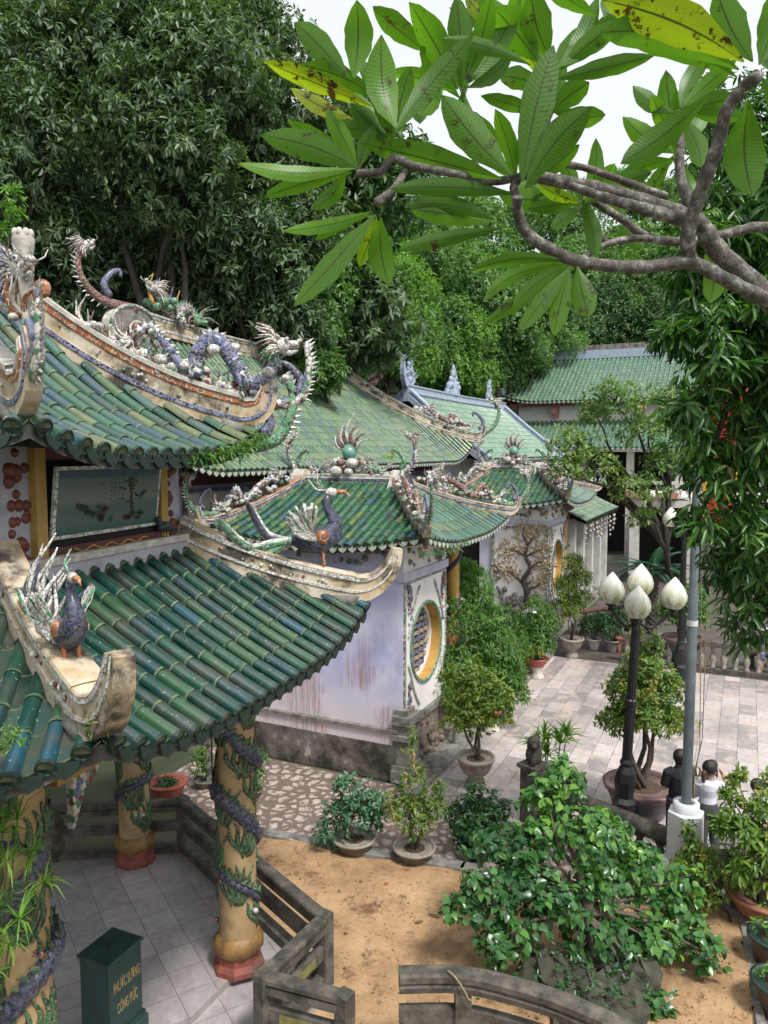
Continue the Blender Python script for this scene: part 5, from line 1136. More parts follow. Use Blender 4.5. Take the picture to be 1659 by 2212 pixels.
# ---- side gallery with wind chimes under its eave
gal = thing('side_gallery', 'low green tiled gallery with bare white posts beyond the far gate tower', 'gallery', F(20, -1))
zfG = lambda s, t: 3.7 + .42 * t + .03 * t * t
mb = MB(); roof_face(mb, F(16.9, .25), U2, -W2, 8.0, lambda s: 3.6, zfG, .21, .06, .3, True, True, 5, .16); sf = MB(); soffit_face(sf, F(16.9, .25), U2, -W2, 8.0, lambda s: 3.6, zfG, .13)
mb.build('roof', ['tile_hall', 'joint', 'drip_green', 'drip_green', 'tile_hall'], gal); sf.build('eave_soffit', ['soffit'], gal)
for s_ in (17.1, 18.9, 20.9, 22.9, 24.6):
    b = MB(); fbox(b, s_, s_ + .3, -.5, -.2, 0, 3.75, 0); b.build('post', ['concrete_white'], gal)
b = MB(); fbox(b, 17, 25, -3.3, -3.1, 0, 5.0, 0); b.build('back_wall', ['dark_inside'], gal)
# ---- terrace with balusters in front of the rear hall
ter = thing('terrace_building', 'concrete terrace over a dark open ground floor, with small potted plants on its white balustrade', 'terrace', F(25, 6))
b = MB(); fbox(b, 25.0, 33, .6, 18, 3.75, 4.15, 0); b.build('slab', ['concrete_white'], ter)
for t_ in (.8, 3.3, 5.6, 8.4, 11.5, 15):
    b = MB(); fbox(b, 25.1, 25.55, t_, t_ + .42, 0, 3.75, 0); b.build('post', ['concrete_white'], ter)
b = MB(); fbox(b, 28.5, 28.7, .6, 18, 0, 3.75, 0); b.build('back_wall', ['dark_inside'], ter)
b = MB(); fbox(b, 27.6, 28.2, 3.9, 5.4, 0, 3.0, 0); fbox(b, 26.2, 28.3, 6.2, 9.4, 0, 1.9, 1); b.build('inner_wall', ['concrete_white', 'dark_red'], ter)
b = MB(); fbox(b, 25.05, 25.3, .6, 18, 4.83, 4.98, 0); fbox(b, 25.02, 25.32, .6, 18, 4.15, 4.24, 0); b.build('handrail', ['concrete_white'], ter)
for i in range(48):
    b = MB(); b.lathe([(.055, 0), (.06, .06), (.035, .1), (.075, .24), (.06, .36), (.03, .46), (.055, .54), (.055, .6)], F(25.17, .9 + i * .36, 4.24), 8, 0); b.build('baluster', ['concrete_white'], ter)
# ---- rear hall, two roof tiers
rh = thing('rear_hall', 'wide hall with two green roof tiers closing the view at the back', 'hall', F(38, 4))
mb = MB(); sf = MB(); Lr = 32
zl = lambda s, t: 6.6 + .56 * t; roof_face(mb, F(33, 20), -W2, U2, 30, lambda s: 3.0, zl, .30, .085, .36, True, True, 5, .2, .12); soffit_face(sf, F(33, 20), -W2, U2, 30, lambda s: 3.0, zl, .15)
mb.build('lower_roof', ['tile_back', 'joint', 'drip_white', 'drip_green', 'tile_back'], rh)
hipr = hip_roof(rh, 35, 46, -8.7, 22, 9.5, 40.3, 40.3, -7.4, 18, 12.75, .12, .45, .29, .085, .36, 'tile_back', 'drip_white', 'SEW', seg=5, pt=.2, name='upper_roof')
b = MB(); fbox(b, 36, 45, -7.8, 20, 6.9, 9.5, 0); fbox(b, 37, 45, -7.8, 20, 0, 6.9, 1); b.build('hall_wall', ['wall_white', 'dark_inside'], rh)
for i in range(10):
    b = MB(); fbox(b, 33.6, 34.0, -6 + i * 2.7, -5.6 + i * 2.7, 0, 6.5, 0); b.build('post', ['concrete_white'], rh)
b = MB(); fbox(b, 35.1, 35.3, -8.2, 21, 9.18, 9.38, 0); fbox(b, 33.1, 33.3, -9, 20, 6.35, 6.5, 1); b.build('fascia', ['dark_red', 'concrete_white'], rh)
for t_ in (-5.5, -.3, 5, 10, 15):
    b = MB(); fbox(b, 35.3, 36, t_, t_ + .35, 8.75, 9.25, 0); fbox(b, 35.5, 36, t_ + .02, t_ + .33, 8.5, 8.75, 0); b.build('bracket', [plain('salmon', (.42, .2, .16), (.34, .15, .12), 5, .7)], rh)
    b = MB(); fbox(b, 35.93, 36, t_ + 1, t_ + 4, 8.55, 9.0, 0); b.build('wall_panel', ['wall_white'], rh)
b = MB(); fbox(b, 40.0, 40.6, -7.6, 18, 12.6, 13.15, 0); fbox(b, 40.0, 40.6, -7.4, 18, 13.15, 13.22, 1); fbox(b, 41.5, 42, -6.5, 4.5, 12.5, 13.7, 1); b.build('main_ridge', ['grey_trim', 'stone_grey'], rh)
for cs, ct, rt_ in ((35, -8.7, -7.4),):
    path = hipr(cs, ct, 40.3, rt_); ridge_of(path, .12, .34, rh, 'hip_ridge', ['grey_trim'] * 6)
U3s, W3s = u3, w3; u3 = w3; stucco(rh, F(40.3, 4.9, 13.1), 3.2, 1.3, 9); swirl_ = MB(); swirl(swirl_, F(40.2, 4.6, 13.6), .3, frame((0, 0, 0), w3, z), 0, 1.6, .09); swirl_.build('scroll_ornament', ['grey_trim'], rh); u3 = U3s
b = MB(); q = F(40.3, 4.7, 13.2); b.tube([q, q + z * 2.3], .035, 6, 0)
for zz, L_ in ((2.1, .3), (1.8, .45), (1.5, .3)): b.tube([q + z * zz - w3 * L_, q + z * zz + w3 * L_], .025, 5, 0)
tag(b.build('antenna', [plain('metal_grey', (.4, .4, .42), None, 4, .4, 0, metal=.6)], None, True, origin=q), 'thin grey metal antenna with short crossbars on the ridge of the rear hall', 'antenna')
b = MB(); q = F(40.2, 3.9, 13.2); a = q + z * 2.6 - w3 * 1.0; b.tube([q + w3 * .1, a], .05, 6, 0); b.tube([a, a + V((-3.6, -3, -4.2))], .03, 5, 0); b.tube([a - w3 * .25 - z * .05, a + w3 * .1 + z * .02], .04, 5, 0)
tag(b.build('stay_pole', ['concrete_white'], None, True, origin=q), 'pale leaning pole with its long stay above the rear hall roof', 'pole')
# ---------------------------------------------------------------- trees and forest
plain('bark', (0.14, 0.11, 0.085), (0.06, 0.05, 0.04), 5, .9, .8, stretch=(1, 1, .3))
plain('bark_dark', (0.06, 0.045, 0.035), (0.03, 0.025, 0.02), 5, .9, .8, stretch=(1, 1, .3))
leafmat('leaf_forest', [(0.03, 0.06, 0.026), (0.06, 0.11, 0.05), (0.11, 0.175, 0.085), (0.20, 0.27, 0.15)], .48, .24)
leafmat('leaf_hill', [(0.045, 0.11, 0.03), (0.08, 0.17, 0.045), (0.12, 0.24, 0.065), (0.19, 0.32, 0.10)], .5, .28)
leafmat('leaf_bright', [(0.06, 0.15, 0.025), (0.11, 0.24, 0.04), (0.18, 0.34, 0.06), (0.25, 0.42, 0.09)], .5, .3)
leafmat('leaf_dark_hill', [(0.03, 0.075, 0.025), (0.05, 0.115, 0.035), (0.08, 0.165, 0.055), (0.12, 0.22, 0.08)], .5, .18)
def limb(mb, a, b, r0, r1, rng, wob=.12, n=8, seg=7):
    a, b = vec3(a), vec3(b); L_ = (b - a).length; ph_ = [rng.uniform(0, 6.28) for _ in range(3)]; pts = [a + (b - a) * (i / n) + V((math.sin(ph_[0] + 4.5 * i / n), math.sin(ph_[1] + 5 * i / n), .5 * math.sin(ph_[2] + 6 * i / n))) * L_ * wob * .35 * math.sin(math.pi * i / n) + V((0, 0, 1)) * L_ * .08 * math.sin(math.pi * i / n) for i in range(n + 1)]
    mb.tube(pts, [r0 + (r1 - r0) * i / n for i in range(n + 1)], seg, 0); return pts
def tree(name, label, cat, base, blobs, leaf, n, per, ln, wd, kind='simple', droop=.3, seed=1, group=None, bark='bark', tr=.3, fork=None, low=-.7, shell=.5, stem=0.0, twigs=5, trunkname='trunk', crown='crown'):
    """blobs: list of (centre, (rx, ry, rz)); base point; each blob carried by a limb from the fork"""
    base = vec3(base); rng = np.random.default_rng(seed); pr = random.Random(seed)
    root = thing(name, label, cat, base, 0, group); t = MB(); cz = sum((vec3(b[0]) for b in blobs), V((0, 0, 0))) / len(blobs)
    fork = vec3(fork) if fork is not None else base + (cz - base) * .45; limb(t, base, fork, tr, tr * .6, pr, .15)
    L = Leaves(); vol = [b[1][0] * b[1][1] ** .5 * b[1][2] ** .5 for b in blobs]; tot = sum(vol)
    for (c, r3), v_ in zip(blobs, vol):
        c = vec3(c); limb(t, fork, c, tr * .5, tr * .12, pr, .2, 7, 6)
        k = max(20, int(n * v_ / tot)); tp, dr = blobtips(rng, c, r3, k, shell, low)
        tone = np.clip(.5 + .35 * np.sin(tp[:, 0] * 1.7 + tp[:, 2] * 2.1) * np.cos(tp[:, 1] * 1.3) + rng.normal(0, .22, k), 0, 1)
        rosettes(L, rng, tp, dr, per, ln, wd, kind, droop, 1.0, tone, stem)
        for i in range(twigs):
            q = V(tp[rng.integers(k)]); limb(t, c, q, tr * .12, tr * .03, pr, .2, 4, 4)
    t.build(trunkname, [bark], root); L.build(crown, leaf, root)
    return root
def hp(px, py, d):   # on the hillside seen through this pixel column
    q = D(px, py, d); return V((q.x, q.y, hillz(q.x, q.y) - .3))
# the tall dark trees on the left slope, near enough to show their leaf rosettes
left = [
 ('broad tree with drooping grey green leaf rosettes overhanging the hall at the left edge', 1, (40, 22.5), [(60, 130, 22, 2.3), (90, 300, 21.5, 2.0), (-40, 450, 22, 2.4), (120, 520, 22.5, 1.8), (180, 60, 23, 2.0)]),
 ('tall tree whose pale central rosettes catch the light above the pavilion roof', 2, (300, 23), [(330, 230, 21, 1.7), (400, 330, 21, 1.5), (270, 120, 22, 1.8), (450, 150, 22, 2.0), (400, 430, 21.5, 1.3), (310, 20, 22.5, 2.2)]),
 ('dark leafy tree standing left of the ridge with the curled finial', 3, (180, 24), [(180, 640, 23.5, 2.2), (60, 700, 23, 2.2), (300, 560, 24, 2.0), (200, 760, 25, 2.0), (420, 600, 24, 1.9)]),
 ('tree with fine twigs and glossy leaves behind the blue dragon ornament', 4, (560, 25), [(520, 500, 23.5, 1.8), (590, 600, 24, 1.7), (640, 480, 24.5, 1.5), (500, 640, 24.5, 1.6), (620, 690, 24, 1.4), (450, 520, 23, 1.5)]),
 ('high tree at the top centre with sky showing between its leaves', 5, (600, 27), [(560, 90, 25, 1.7), (620, 230, 25, 1.6), (510, 270, 24, 1.9), (690, 330, 26, 1.3), (600, 370, 25, 1.6), (480, 10, 25, 2.0)]),
 ('slender pale leafed tree between the hall roof and the green hillside', 6, (700, 29), [(690, 660, 26, 1.1), (670, 730, 25, .9), (720, 560, 27, 1.2), (690, 800, 24.5, .8), (650, 590, 26, 1.3)]),
]
rg = random.Random(4)
for lab, sd_, (bx, bd), bl in left:
    blobs = [(D(px, py, d), (r, r * .9, r * .85)) for px, py, d, r in bl]
    tree('broadleaf_tree', lab, 'tree', hp(bx, 700, bd), blobs, 'leaf_forest' if sd_ != 6 else 'leaf_hill', 2600, 9, .25, .085, 'mid' if sd_ in (1, 2, 4) else 'simple', .45, sd_, 'tall trees on the left slope', 'bark_dark', .28, None, -.95, .35, .05, 9)
# a darker row behind them fills the slope
k = 0
pb = []
for px in range(-120, 760, 125):
    for py in range(-60, 760, 150):
        if px > 480 and py < 120: continue
        if px > 600 and py < 330: continue
        pb.append((px + rg.uniform(-40, 40), py + rg.uniform(-40, 40), 30 + rg.uniform(-1.5, 2) + (700 - py) * .004))
protos = []
def fproto(sd_, leaf, rx, n, per, ln, wd, bark='bark_dark'):
    bl = [(V((rg.gauss(0, rx * .42), rg.gauss(0, rx * .42), rx * 1.6 + rg.gauss(0, rx * .32))), (rx * .55,) * 3) for _ in range(7)] + [(V((0, 0, rx * 1.7)), (rx * .6,) * 3)]
    o = tree('forest_tree', 'x', 'tree', (0, 0, 0), bl, leaf, n, per, ln, wd, 'simple', .4, sd_, None, bark, .22, None, -.9, .35, 0, 3); protos.append(o); return o
pA = [fproto(31, 'leaf_forest', 3.0, 1500, 7, .42, .15), fproto(32, 'leaf_dark_hill', 3.0, 1500, 7, .40, .15), fproto(33, 'leaf_forest', 3.0, 1400, 7, .42, .14)]
def put(pr_, c, sc, rz, label, group, cat='tree', first=set()):
    """place a copy of a prototype so that its crown centre comes to c"""
    o = pr_ if id(pr_) not in first else copy_tree(pr_); first.add(id(pr_))
    o.scale = (sc, sc, sc * rg.uniform(.85, 1.1)); o.rotation_euler = (0, 0, rz); o.location = (c.x, c.y, c.z - 4.8 * sc)
    tag(o, label, cat, group); return o
for i, (px, py, d) in enumerate(pb):
    put(pA[i % 3], D(px, py, d), rg.uniform(.75, 1.0), rg.uniform(0, 6.28), 'dark shaded tree crowded on the slope behind the tall left trees', 'shaded trees on the left slope')
# the green hillside in the middle: distinct rounded crowns
pH = [fproto(41, 'leaf_hill', 3.0, 4200, 7, .21, .10, 'bark'), fproto(42, 'leaf_bright', 3.0, 4000, 7, .20, .10, 'bark'), fproto(43, 'leaf_hill', 3.0, 4200, 6, .21, .11, 'bark'), fproto(44, 'leaf_dark_hill', 3.0, 4000, 7, .22, .10, 'bark')]
mid = [(1085, 715, 50, 1.15, 0, 'large dense rounded tree directly left of the rear hall roof'), (960, 700, 48, 1.0, 2, 'bushy green tree left of the large rounded tree'), (830, 770, 40, .62, 1, 'bright yellow green bush rising behind the hall ridge'), (790, 700, 44, .8, 1, 'light green tree above the hall ridge beast'),
       (900, 790, 44, .62, 0, 'small leafy tree behind the pale blue stucco ornaments'), (880, 630, 54, 1.0, 1, 'fresh green tree in the middle of the hillside'), (1000, 620, 57, 1.05, 0, 'round green tree high on the middle of the hillside'), (760, 600, 46, 1.0, 3, 'deep green tree at the left foot of the hillside'),
       (1180, 690, 56, .9, 3, 'dark tree behind the left end of the rear hall roof'), (1250, 700, 60, 1.0, 3, 'dark tree behind the ridge of the rear hall near the stay pole'), (1350, 690, 60, 1.0, 3, 'dark tree behind the antenna'), (1450, 690, 58, 1.0, 3, 'dark tree behind the rear ridge partly hidden by mango leaves'), (740, 830, 34, .5, 0, 'low leafy tree behind the curve of the hall ridge'),
       (1130, 620, 62, 1.0, 2, 'tree with mixed green crown above the large rounded tree'), (1250, 620, 66, 1.05, 0, 'wide green tree above the rear hall left of the antenna'), (1370, 610, 66, 1.05, 2, 'wide green tree above the rear hall right of the antenna'), (690, 520, 50, .9, 3, 'dark green tree right of the hanging long leaves')]
for px, py, d, sc, kk, lab in mid: put(pH[kk], D(px, py, d), sc, rg.uniform(0, 6.28), lab, 'trees on the green hillside')
low = [(700, 840, 33, .5), (870, 800, 46, .7), (940, 800, 46, .75), (1020, 800, 48, .8), (1090, 790, 50, .8), (1150, 765, 52, .8), (1200, 760, 56, .75), (800, 740, 46, .8), (880, 720, 48, .85), (1010, 740, 50, .85), (1290, 745, 62, .8), (1400, 740, 62, .8), (1170, 720, 58, .9), (760, 660, 44, .8)]
for i, (px, py, d, sc) in enumerate(low): put(pH[(0, 2, 1, 3)[i % 4]], D(px, py, d), sc, rg.uniform(0, 6.28), 'low bushy tree in the undergrowth at the foot of the hillside behind the halls', 'undergrowth trees behind the halls')
# the far wood on top of the hill reads as one mass
L = Leaves(); rng = np.random.default_rng(77); T = MB()
for row, (d, y0_, y1_) in enumerate(((68, 570, 640), (74, 530, 600), (82, 480, 550), (92, 440, 510), (104, 400, 460))):
    for px in range(560, 1760, 78):
        py = rg.uniform(y0_, y1_) + (26 if 1000 < px < 1230 else 0) + (abs(px - 1100) * -.02); c = D(px + rg.uniform(-30, 30), py, d + rg.uniform(-3, 3)); r = rg.uniform(2.6, 3.6)
        tp, dr = blobtips(rng, c, (r, r, r * .85), 560, .75, -.5); tone = np.clip(rg.uniform(.2, .9) + rng.normal(0, .2, 560), 0, 1)
        rosettes(L, rng, tp, dr, 5, .42, .22, 'simple', .3, 1, tone)
o = L.build('far_wood', 'leaf_hill'); tag(o, 'distant wood covering the top of the hill below the white sky', 'wood', None, 'stuff')
# ---------------------------------------------------------------- mango tree on the right
leafmat('leaf_mango', [(0.02, 0.06, 0.014), (0.035, 0.10, 0.02), (0.065, 0.165, 0.03), (0.19, 0.34, 0.05)], .36, .28)
leafmat('leaf_pale', [(0.05, 0.11, 0.03), (0.09, 0.17, 0.04), (0.15, 0.24, 0.06), (0.24, 0.31, 0.09)], .45, .3)
mb_ = [(1530, 560, 8.5, .55), (1620, 640, 8.5, .7), (1535, 740, 8.3, .42), (1600, 800, 8.6, .6), (1500, 930, 8.8, .3), (1640, 960, 8.8, .6), (1490, 870, 8.3, .25), (1620, 1080, 9, .4), (1530, 1010, 8.8, .3), (1640, 1150, 9, .55), (1590, 1230, 9.2, .42), (1620, 1330, 9.2, .36), (1680, 460, 8.6, .8), (1580, 440, 8.8, .5), (1700, 1240, 9.2, .5), (1530, 640, 8.6, .36), (1450, 720, 8.4, .12), (1510, 1120, 8.8, .22), (1640, 260, 9, .8), (1540, 300, 9.4, .55), (1700, 760, 8.6, .8)]
blobs = [(D(px, py, d), (r, r, r * .95)) for px, py, d, r in mb_]
q = G(1830, 1800); tree('mango_tree', 'mango tree with long drooping dark green leaves hanging down the right edge', 'tree', V((5.6, 10.2, 0)), blobs, 'leaf_mango', 900, 11, .215, .052, 'mid', .95, 91, None, 'bark_dark', .17, D(1690, 700, 9.2), -1, .3, .05, 3)
# pale spreading ornamental tree before the rear terrace
blobs = [(D(px, py, d), (r, r, r * .7)) for px, py, d, r in [(1330, 870, 22, 1.0), (1240, 960, 22, .8), (1400, 930, 22, .9), (1290, 1010, 22, .8), (1440, 1000, 22, .8), (1220, 1010, 21.5, .55), (1370, 1060, 22, .8), (1470, 900, 22.5, .8), (1290, 900, 22.5, .6), (1390, 1120, 22, .5), (1450, 860, 23, .7)]]
tree('bonsai_tree', 'airy crooked tree with pale green leaves before the rear terrace balustrade', 'tree', G(1470, 1395) + V((.6, 1.5, 0)), blobs, 'leaf_pale', 720, 7, .17, .075, 'mid', .35, 55, None, 'bark_dark', .16, D(1440, 1190, 23), -.6, .35, .05, 10)
# young shoots at the left edge, above the roof
tree('sapling', 'thin pale sapling with a few bright leaves at the left edge', 'sapling', D(15, 900, 9.6) + V((-.1, .3, 0)), [(D(12, 420, 9.5), (.17, .17, .2)), (D(28, 465, 9.5), (.13, .13, .12)), (D(2, 500, 9.5), (.1, .1, .1))], 'leaf_bright', 30, 6, .085, .035, 'mid', .0, 12, None, 'bark', .022, D(12, 560, 9.5), -1, .3, 0, 2)
# ---------------------------------------------------------------- frangipani in the foreground
m, n, p, o = newmat('leaf_frangipani')
uv = n.nodes.new('ShaderNodeTexCoord'); sx = n.nodes.new('ShaderNodeSeparateXYZ'); n.links.new(uv.outputs['UV'], sx.inputs[0])
at_ = n.nodes.new('ShaderNodeAttribute'); at_.attribute_name = 'rnd'
rp = ramp(n, [(0.045, 0.115, 0.014), (0.075, 0.18, 0.018), (0.115, 0.255, 0.022), (0.30, 0.34, 0.02)], [0, .45, .85, 1]); n.links.new(at_.outputs['Fac'], rp.inputs[0])
def mth(op, a, b=None, c_=None):
    x = n.nodes.new('ShaderNodeMath'); x.operation = op
    for i, q in enumerate((a, b, c_)):
        if q is None: continue
        if isinstance(q, (int, float)): x.inputs[i].default_value = q
        else: n.links.new(q, x.inputs[i])
    return x.outputs[0]
av = mth('ABSOLUTE', mth('SUBTRACT', sx.outputs[1], .5)); wv = mth('SINE', mth('MULTIPLY', mth('SUBTRACT', sx.outputs[0], mth('MULTIPLY', av, .13)), 165.0))
vein = thresh(n, wv, .72, .98); rib = thresh(n, av, .035, .018)
c = mixc(n, mth('MULTIPLY', vein, .10), rp.outputs[0], (0.20, 0.30, 0.09)); c = mixc(n, rib, c, (0.045, 0.07, 0.02))
oc = coords(n, (1, 1, 1)); sp1 = noise(n, oc, 16, 6, .75); sp2 = noise(n, oc, 5.0, 4, .6)
yl = thresh(n, at_.outputs['Fac'], .86, .9); sick = mth('MULTIPLY', thresh(n, sp1.outputs[0], .56, .60), thresh(n, sp2.outputs[0], .52, .58)); sick = mth('MAXIMUM', mth('MULTIPLY', sick, .9), mth('MULTIPLY', yl, thresh(n, sp1.outputs[0], .54, .58)))
c = mixc(n, sick, c, (0.05, 0.022, 0.012))
n.links.new(c, p.inputs['Base Color']); p.inputs['Roughness'].default_value = .4; bump(n, p, wv, .10, .002)
t_ = n.nodes.new('ShaderNodeBsdfTranslucent'); n.links.new(mixc(n, 1.0, c, (1.7, 1.9, .55), 'MULTIPLY'), t_.inputs[0])
ms = n.nodes.new('ShaderNodeMixShader'); ms.inputs[0].default_value = .5; n.links.new(p.outputs[0], ms.inputs[1]); n.links.new(t_.outputs[0], ms.inputs[2]); n.links.new(ms.outputs[0], o.inputs[0])
m, n, p, o = newmat('bark_frangipani')
vec = coords(n, (1, 1, 1)); n1 = noise(n, vec, 22, 8, .78); n2 = noise(n, coords(n, (1.0, 1.0, 1.0)), 60, 4, .7)
rp = ramp(n, [(0.04, 0.034, 0.029), (0.12, 0.105, 0.09), (0.40, 0.385, 0.35)], [.38, .52, .66]); n.links.new(n1.outputs[0], rp.inputs[0]); n.links.new(rp.outputs[0], p.inputs['Base Color']); p.inputs['Roughness'].default_value = .85; bump(n, p, n2.outputs[0], .7, .006)
fr = thing('frangipani_tree', 'frangipani reaching in from the right with big paddle leaves and bare grey branches', 'tree', D(1750, 750, 2.9))
fb = MB(); PXM = 2.35 / FP
def fbranch(pts, r0, r1, dd=(2.75, 2.75)):
    k = len(pts) - 1; c = bez([D(x, y, dd[0] + (dd[1] - dd[0]) * i / k) for i, (x, y) in enumerate(pts)], 6 * k); m_ = len(c) - 1
    pr = random.Random(int(pts[0][0])); rad = [(r0 + (r1 - r0) * i / m_) * PXM * (1 + .07 * math.sin(i * 1.9) + pr.uniform(-.04, .04)) for i in range(m_ + 1)]
    b = MB(); b.tube(c, rad, 12, 0); b.build('branch', ['bark_frangipani'], fr)
fbranch([(1760, 760), (1690, 670), (1600, 590), (1545, 535), (1505, 480), (1400, 440), (1300, 410), (1200, 390), (1140, 378)], 31, 13, (2.9, 2.75))
q0_ = D(1760, 760, 2.9); tk = bez([q0_ - (D(1690, 670, 2.9) - q0_) * .0, q0_ + V((.35, -.1, -.45)), V((2.9, 2.4, 4.2)), V((3.3, 2.1, 2.2)), V((3.4, 2.0, -.1))], 24)
tb = MB(); tb.tube(tk, [.05 + .10 * (i / (len(tk) - 1)) ** .6 for i in range(len(tk))], 14, 0); tb.build('trunk', ['bark_frangipani'], fr)
fbranch([(1505, 478), (1440, 465), (1380, 448), (1300, 425), (1230, 400)], 20, 9, (2.8, 2.72))
fbranch([(1720, 665), (1640, 640), (1560, 600), (1490, 568), (1380, 577), (1260, 567), (1190, 540), (1135, 500), (1118, 455), (1118, 425)], 19, 12, (2.85, 2.6))
fbranch([(1490, 570), (1487, 500), (1515, 410), (1545, 330), (1570, 240), (1610, 185), (1640, 165)], 19, 13, (2.78, 2.5))
fbranch([(1140, 378), (1060, 392), (980, 375), (900, 360), (850, 342), (820, 372), (770, 374)], 10, 10, (2.75, 2.8))
fbranch([(1440, 425), (1330, 385), (1260, 362), (1195, 355), (1180, 380)], 10, 8, (2.95, 2.9))
fbranch([(1010, 378), (930, 355), (870, 352), (852, 300)], 9, 8, (2.85, 2.9))
fbranch([(880, 362), (850, 410), (812, 438)], 9, 11, (2.8, 2.75))
fbranch([(1720, 500), (1640, 490), (1570, 505), (1480, 522), (1400, 512), (1350, 478), (1290, 440), (1255, 425)], 16, 10, (3.3, 3.2))
fbranch([(1440, 520), (1370, 515), (1310, 528), (1270, 550), (1255, 565)], 11, 8, (3.2, 3.1))
fbranch([(1310, 525), (1275, 480), (1250, 440)], 10, 9, (3.2, 3.2))
fbranch([(1500, 480), (1470, 380), (1470, 300), (1462, 240)], 15, 8, (3.0, 3.0))
fbranch([(1180, 390), (1180, 330), (1185, 250), (1190, 190)], 8, 7, (3.1, 3.2))
fbranch([(1040, 378), (1020, 330), (1010, 260), (1000, 200)], 7, 7, (3.1, 3.2))
fbranch([(1130, 378), (1110, 400), (1115, 425)], 10, 10)
ZX = lambda zx, zy: (493.7 + .7024 * zx, .7024 * zy)
LV = [(375,245,205,62,78,.5,0),(385,240,395,-5,92,.7,0),(515,392,470,100,105,.75,0),(510,405,755,95,70,.4,0),(470,310,215,195,62,.6,.1),(445,330,105,180,62,.97,0),(380,365,190,265,55,.99,0),(400,520,98,408,88,.45,0),(390,518,25,494,52,.85,-.1),(380,530,110,600,52,.6,0),(360,532,250,642,55,.4,.1),
(840,550,410,432,88,.6,0),(870,540,655,285,105,.55,0),(902,560,1000,130,98,.35,0),(912,580,1115,322,98,.3,0),(890,600,495,572,55,.3,.1),(850,700,520,762,48,.2,0),(820,675,545,625,62,.3,.1),(800,690,560,640,60,.8,.2),(440,650,165,705,45,.8,0),(440,660,265,735,36,.7,.1),(450,660,200,935,82,.45,0),(450,668,290,880,50,.6,.1),(455,668,402,820,55,.92,.1),(470,670,495,875,82,.55,0),
(1040,803,740,828,46,.4,0),(1040,812,785,918,42,.6,.1),(1045,815,872,942,45,.5,0),(1045,820,778,995,42,.5,.1),(1048,822,890,1020,55,.45,0),(1050,830,1000,1030,62,.6,0),(1072,820,1112,970,78,.4,0),(1040,800,930,830,40,.8,.2),
(705,275,555,0,98,.6,.3),(718,270,700,-20,75,.4,.3),(722,268,810,-30,60,.7,.3),(730,262,900,-10,70,.6,.3),(735,270,880,150,50,.5,.3),(700,280,500,215,55,.7,.3),(1000,245,1310,165,55,.3,.3),(955,192,815,20,112,.5,.3),(990,182,930,-30,92,.6,.3),(1012,205,1140,-20,72,.4,.3),(930,200,650,112,45,.4,.3),(1020,215,1200,60,60,.6,.35),(985,200,760,-30,80,.7,.4),(1030,210,1250,-10,70,.5,.4),
(1480,290,1205,498,82,.35,-.1),(1570,215,1140,92,108,.5,-.2),(1585,190,1150,-10,125,.95,-.2),(1612,190,1500,-40,95,.6,-.2),(1632,200,1680,-40,90,.5,-.2),(1600,310,1612,600,122,.45,-.2),(1560,235,1190,95,80,.4,.0),(1640,200,1760,120,90,.5,-.2),(1640,240,1750,420,90,.4,-.2),
(1385,470,1345,210,68,.6,.5),(1372,472,1212,355,62,.8,.5),(1400,455,1480,300,50,.5,.5),(1380,480,1300,290,50,.7,.5),(1395,470,1430,260,46,.6,.5),(1375,490,1190,560,50,.5,.5),(1365,480,1280,620,45,.6,.5),(1395,490,1450,600,45,.5,.5),
(1082,625,920,640,45,.5,.4),(1085,620,1010,480,50,.7,.4),(1090,615,1130,420,52,.6,.4),(1095,620,1190,500,50,.7,.4),(1090,630,990,700,45,.4,.4),(1095,625,1240,560,48,.5,.4),(1085,625,950,560,42,.9,.4),
(985,350,1040,180,60,.5,.5),(980,345,900,300,45,.4,.5),(990,350,1110,250,70,.6,.5),(1000,345,1160,350,60,.5,.5),(985,350,775,290,48,.4,.4),(660,268,585,352,60,.7,.35),
(500,400,390,160,55,.5,.2),(505,405,560,200,60,.6,.2),(395,515,300,330,60,.7,.15),(400,520,450,380,50,.5,.15),(395,518,180,365,50,.6,.2),(885,555,820,330,60,.5,.2),(900,555,900,400,45,.7,.15),(920,575,1080,440,50,.5,.2),(890,560,760,440,50,.4,.25),(1480,740,1530,900,90,.3,.6),(1500,760,1480,930,70,.5,.6),(1200,690,1280,760,60,.4,.6),(1210,680,1170,590,60,.6,.6)]
prr = random.Random(16)
for (cx_, cy_, n_, dz_) in ((1000, 205, 5, .45), (1185, 190, 3, .5), (1255, 430, 6, .5), (1465, 240, 6, .4), (852, 298, 5, .2), (1110, 330, 3, .5), (930, 120, 4, .5), (1080, 60, 4, .55), (1300, 30, 4, .3)):
    zx_, zy_ = (cx_ - 493.7) / .7024, cy_ / .7024
    for i_ in range(n_):
        an = prr.uniform(0, 6.28); ln_ = prr.uniform(150, 260); LV.append((zx_ + 14 * math.cos(an), zy_ + 14 * math.sin(an), zx_ + ln_ * math.cos(an), zy_ - abs(ln_ * math.sin(an)) * (1 if prr.random() < .75 else -.8), prr.uniform(44, 72), prr.uniform(.2, .84) if prr.random() < .92 else .95, dz_))
vs, lo, st, rn, uvs = [], [], [], [], []; prr = random.Random(6); NL = 12
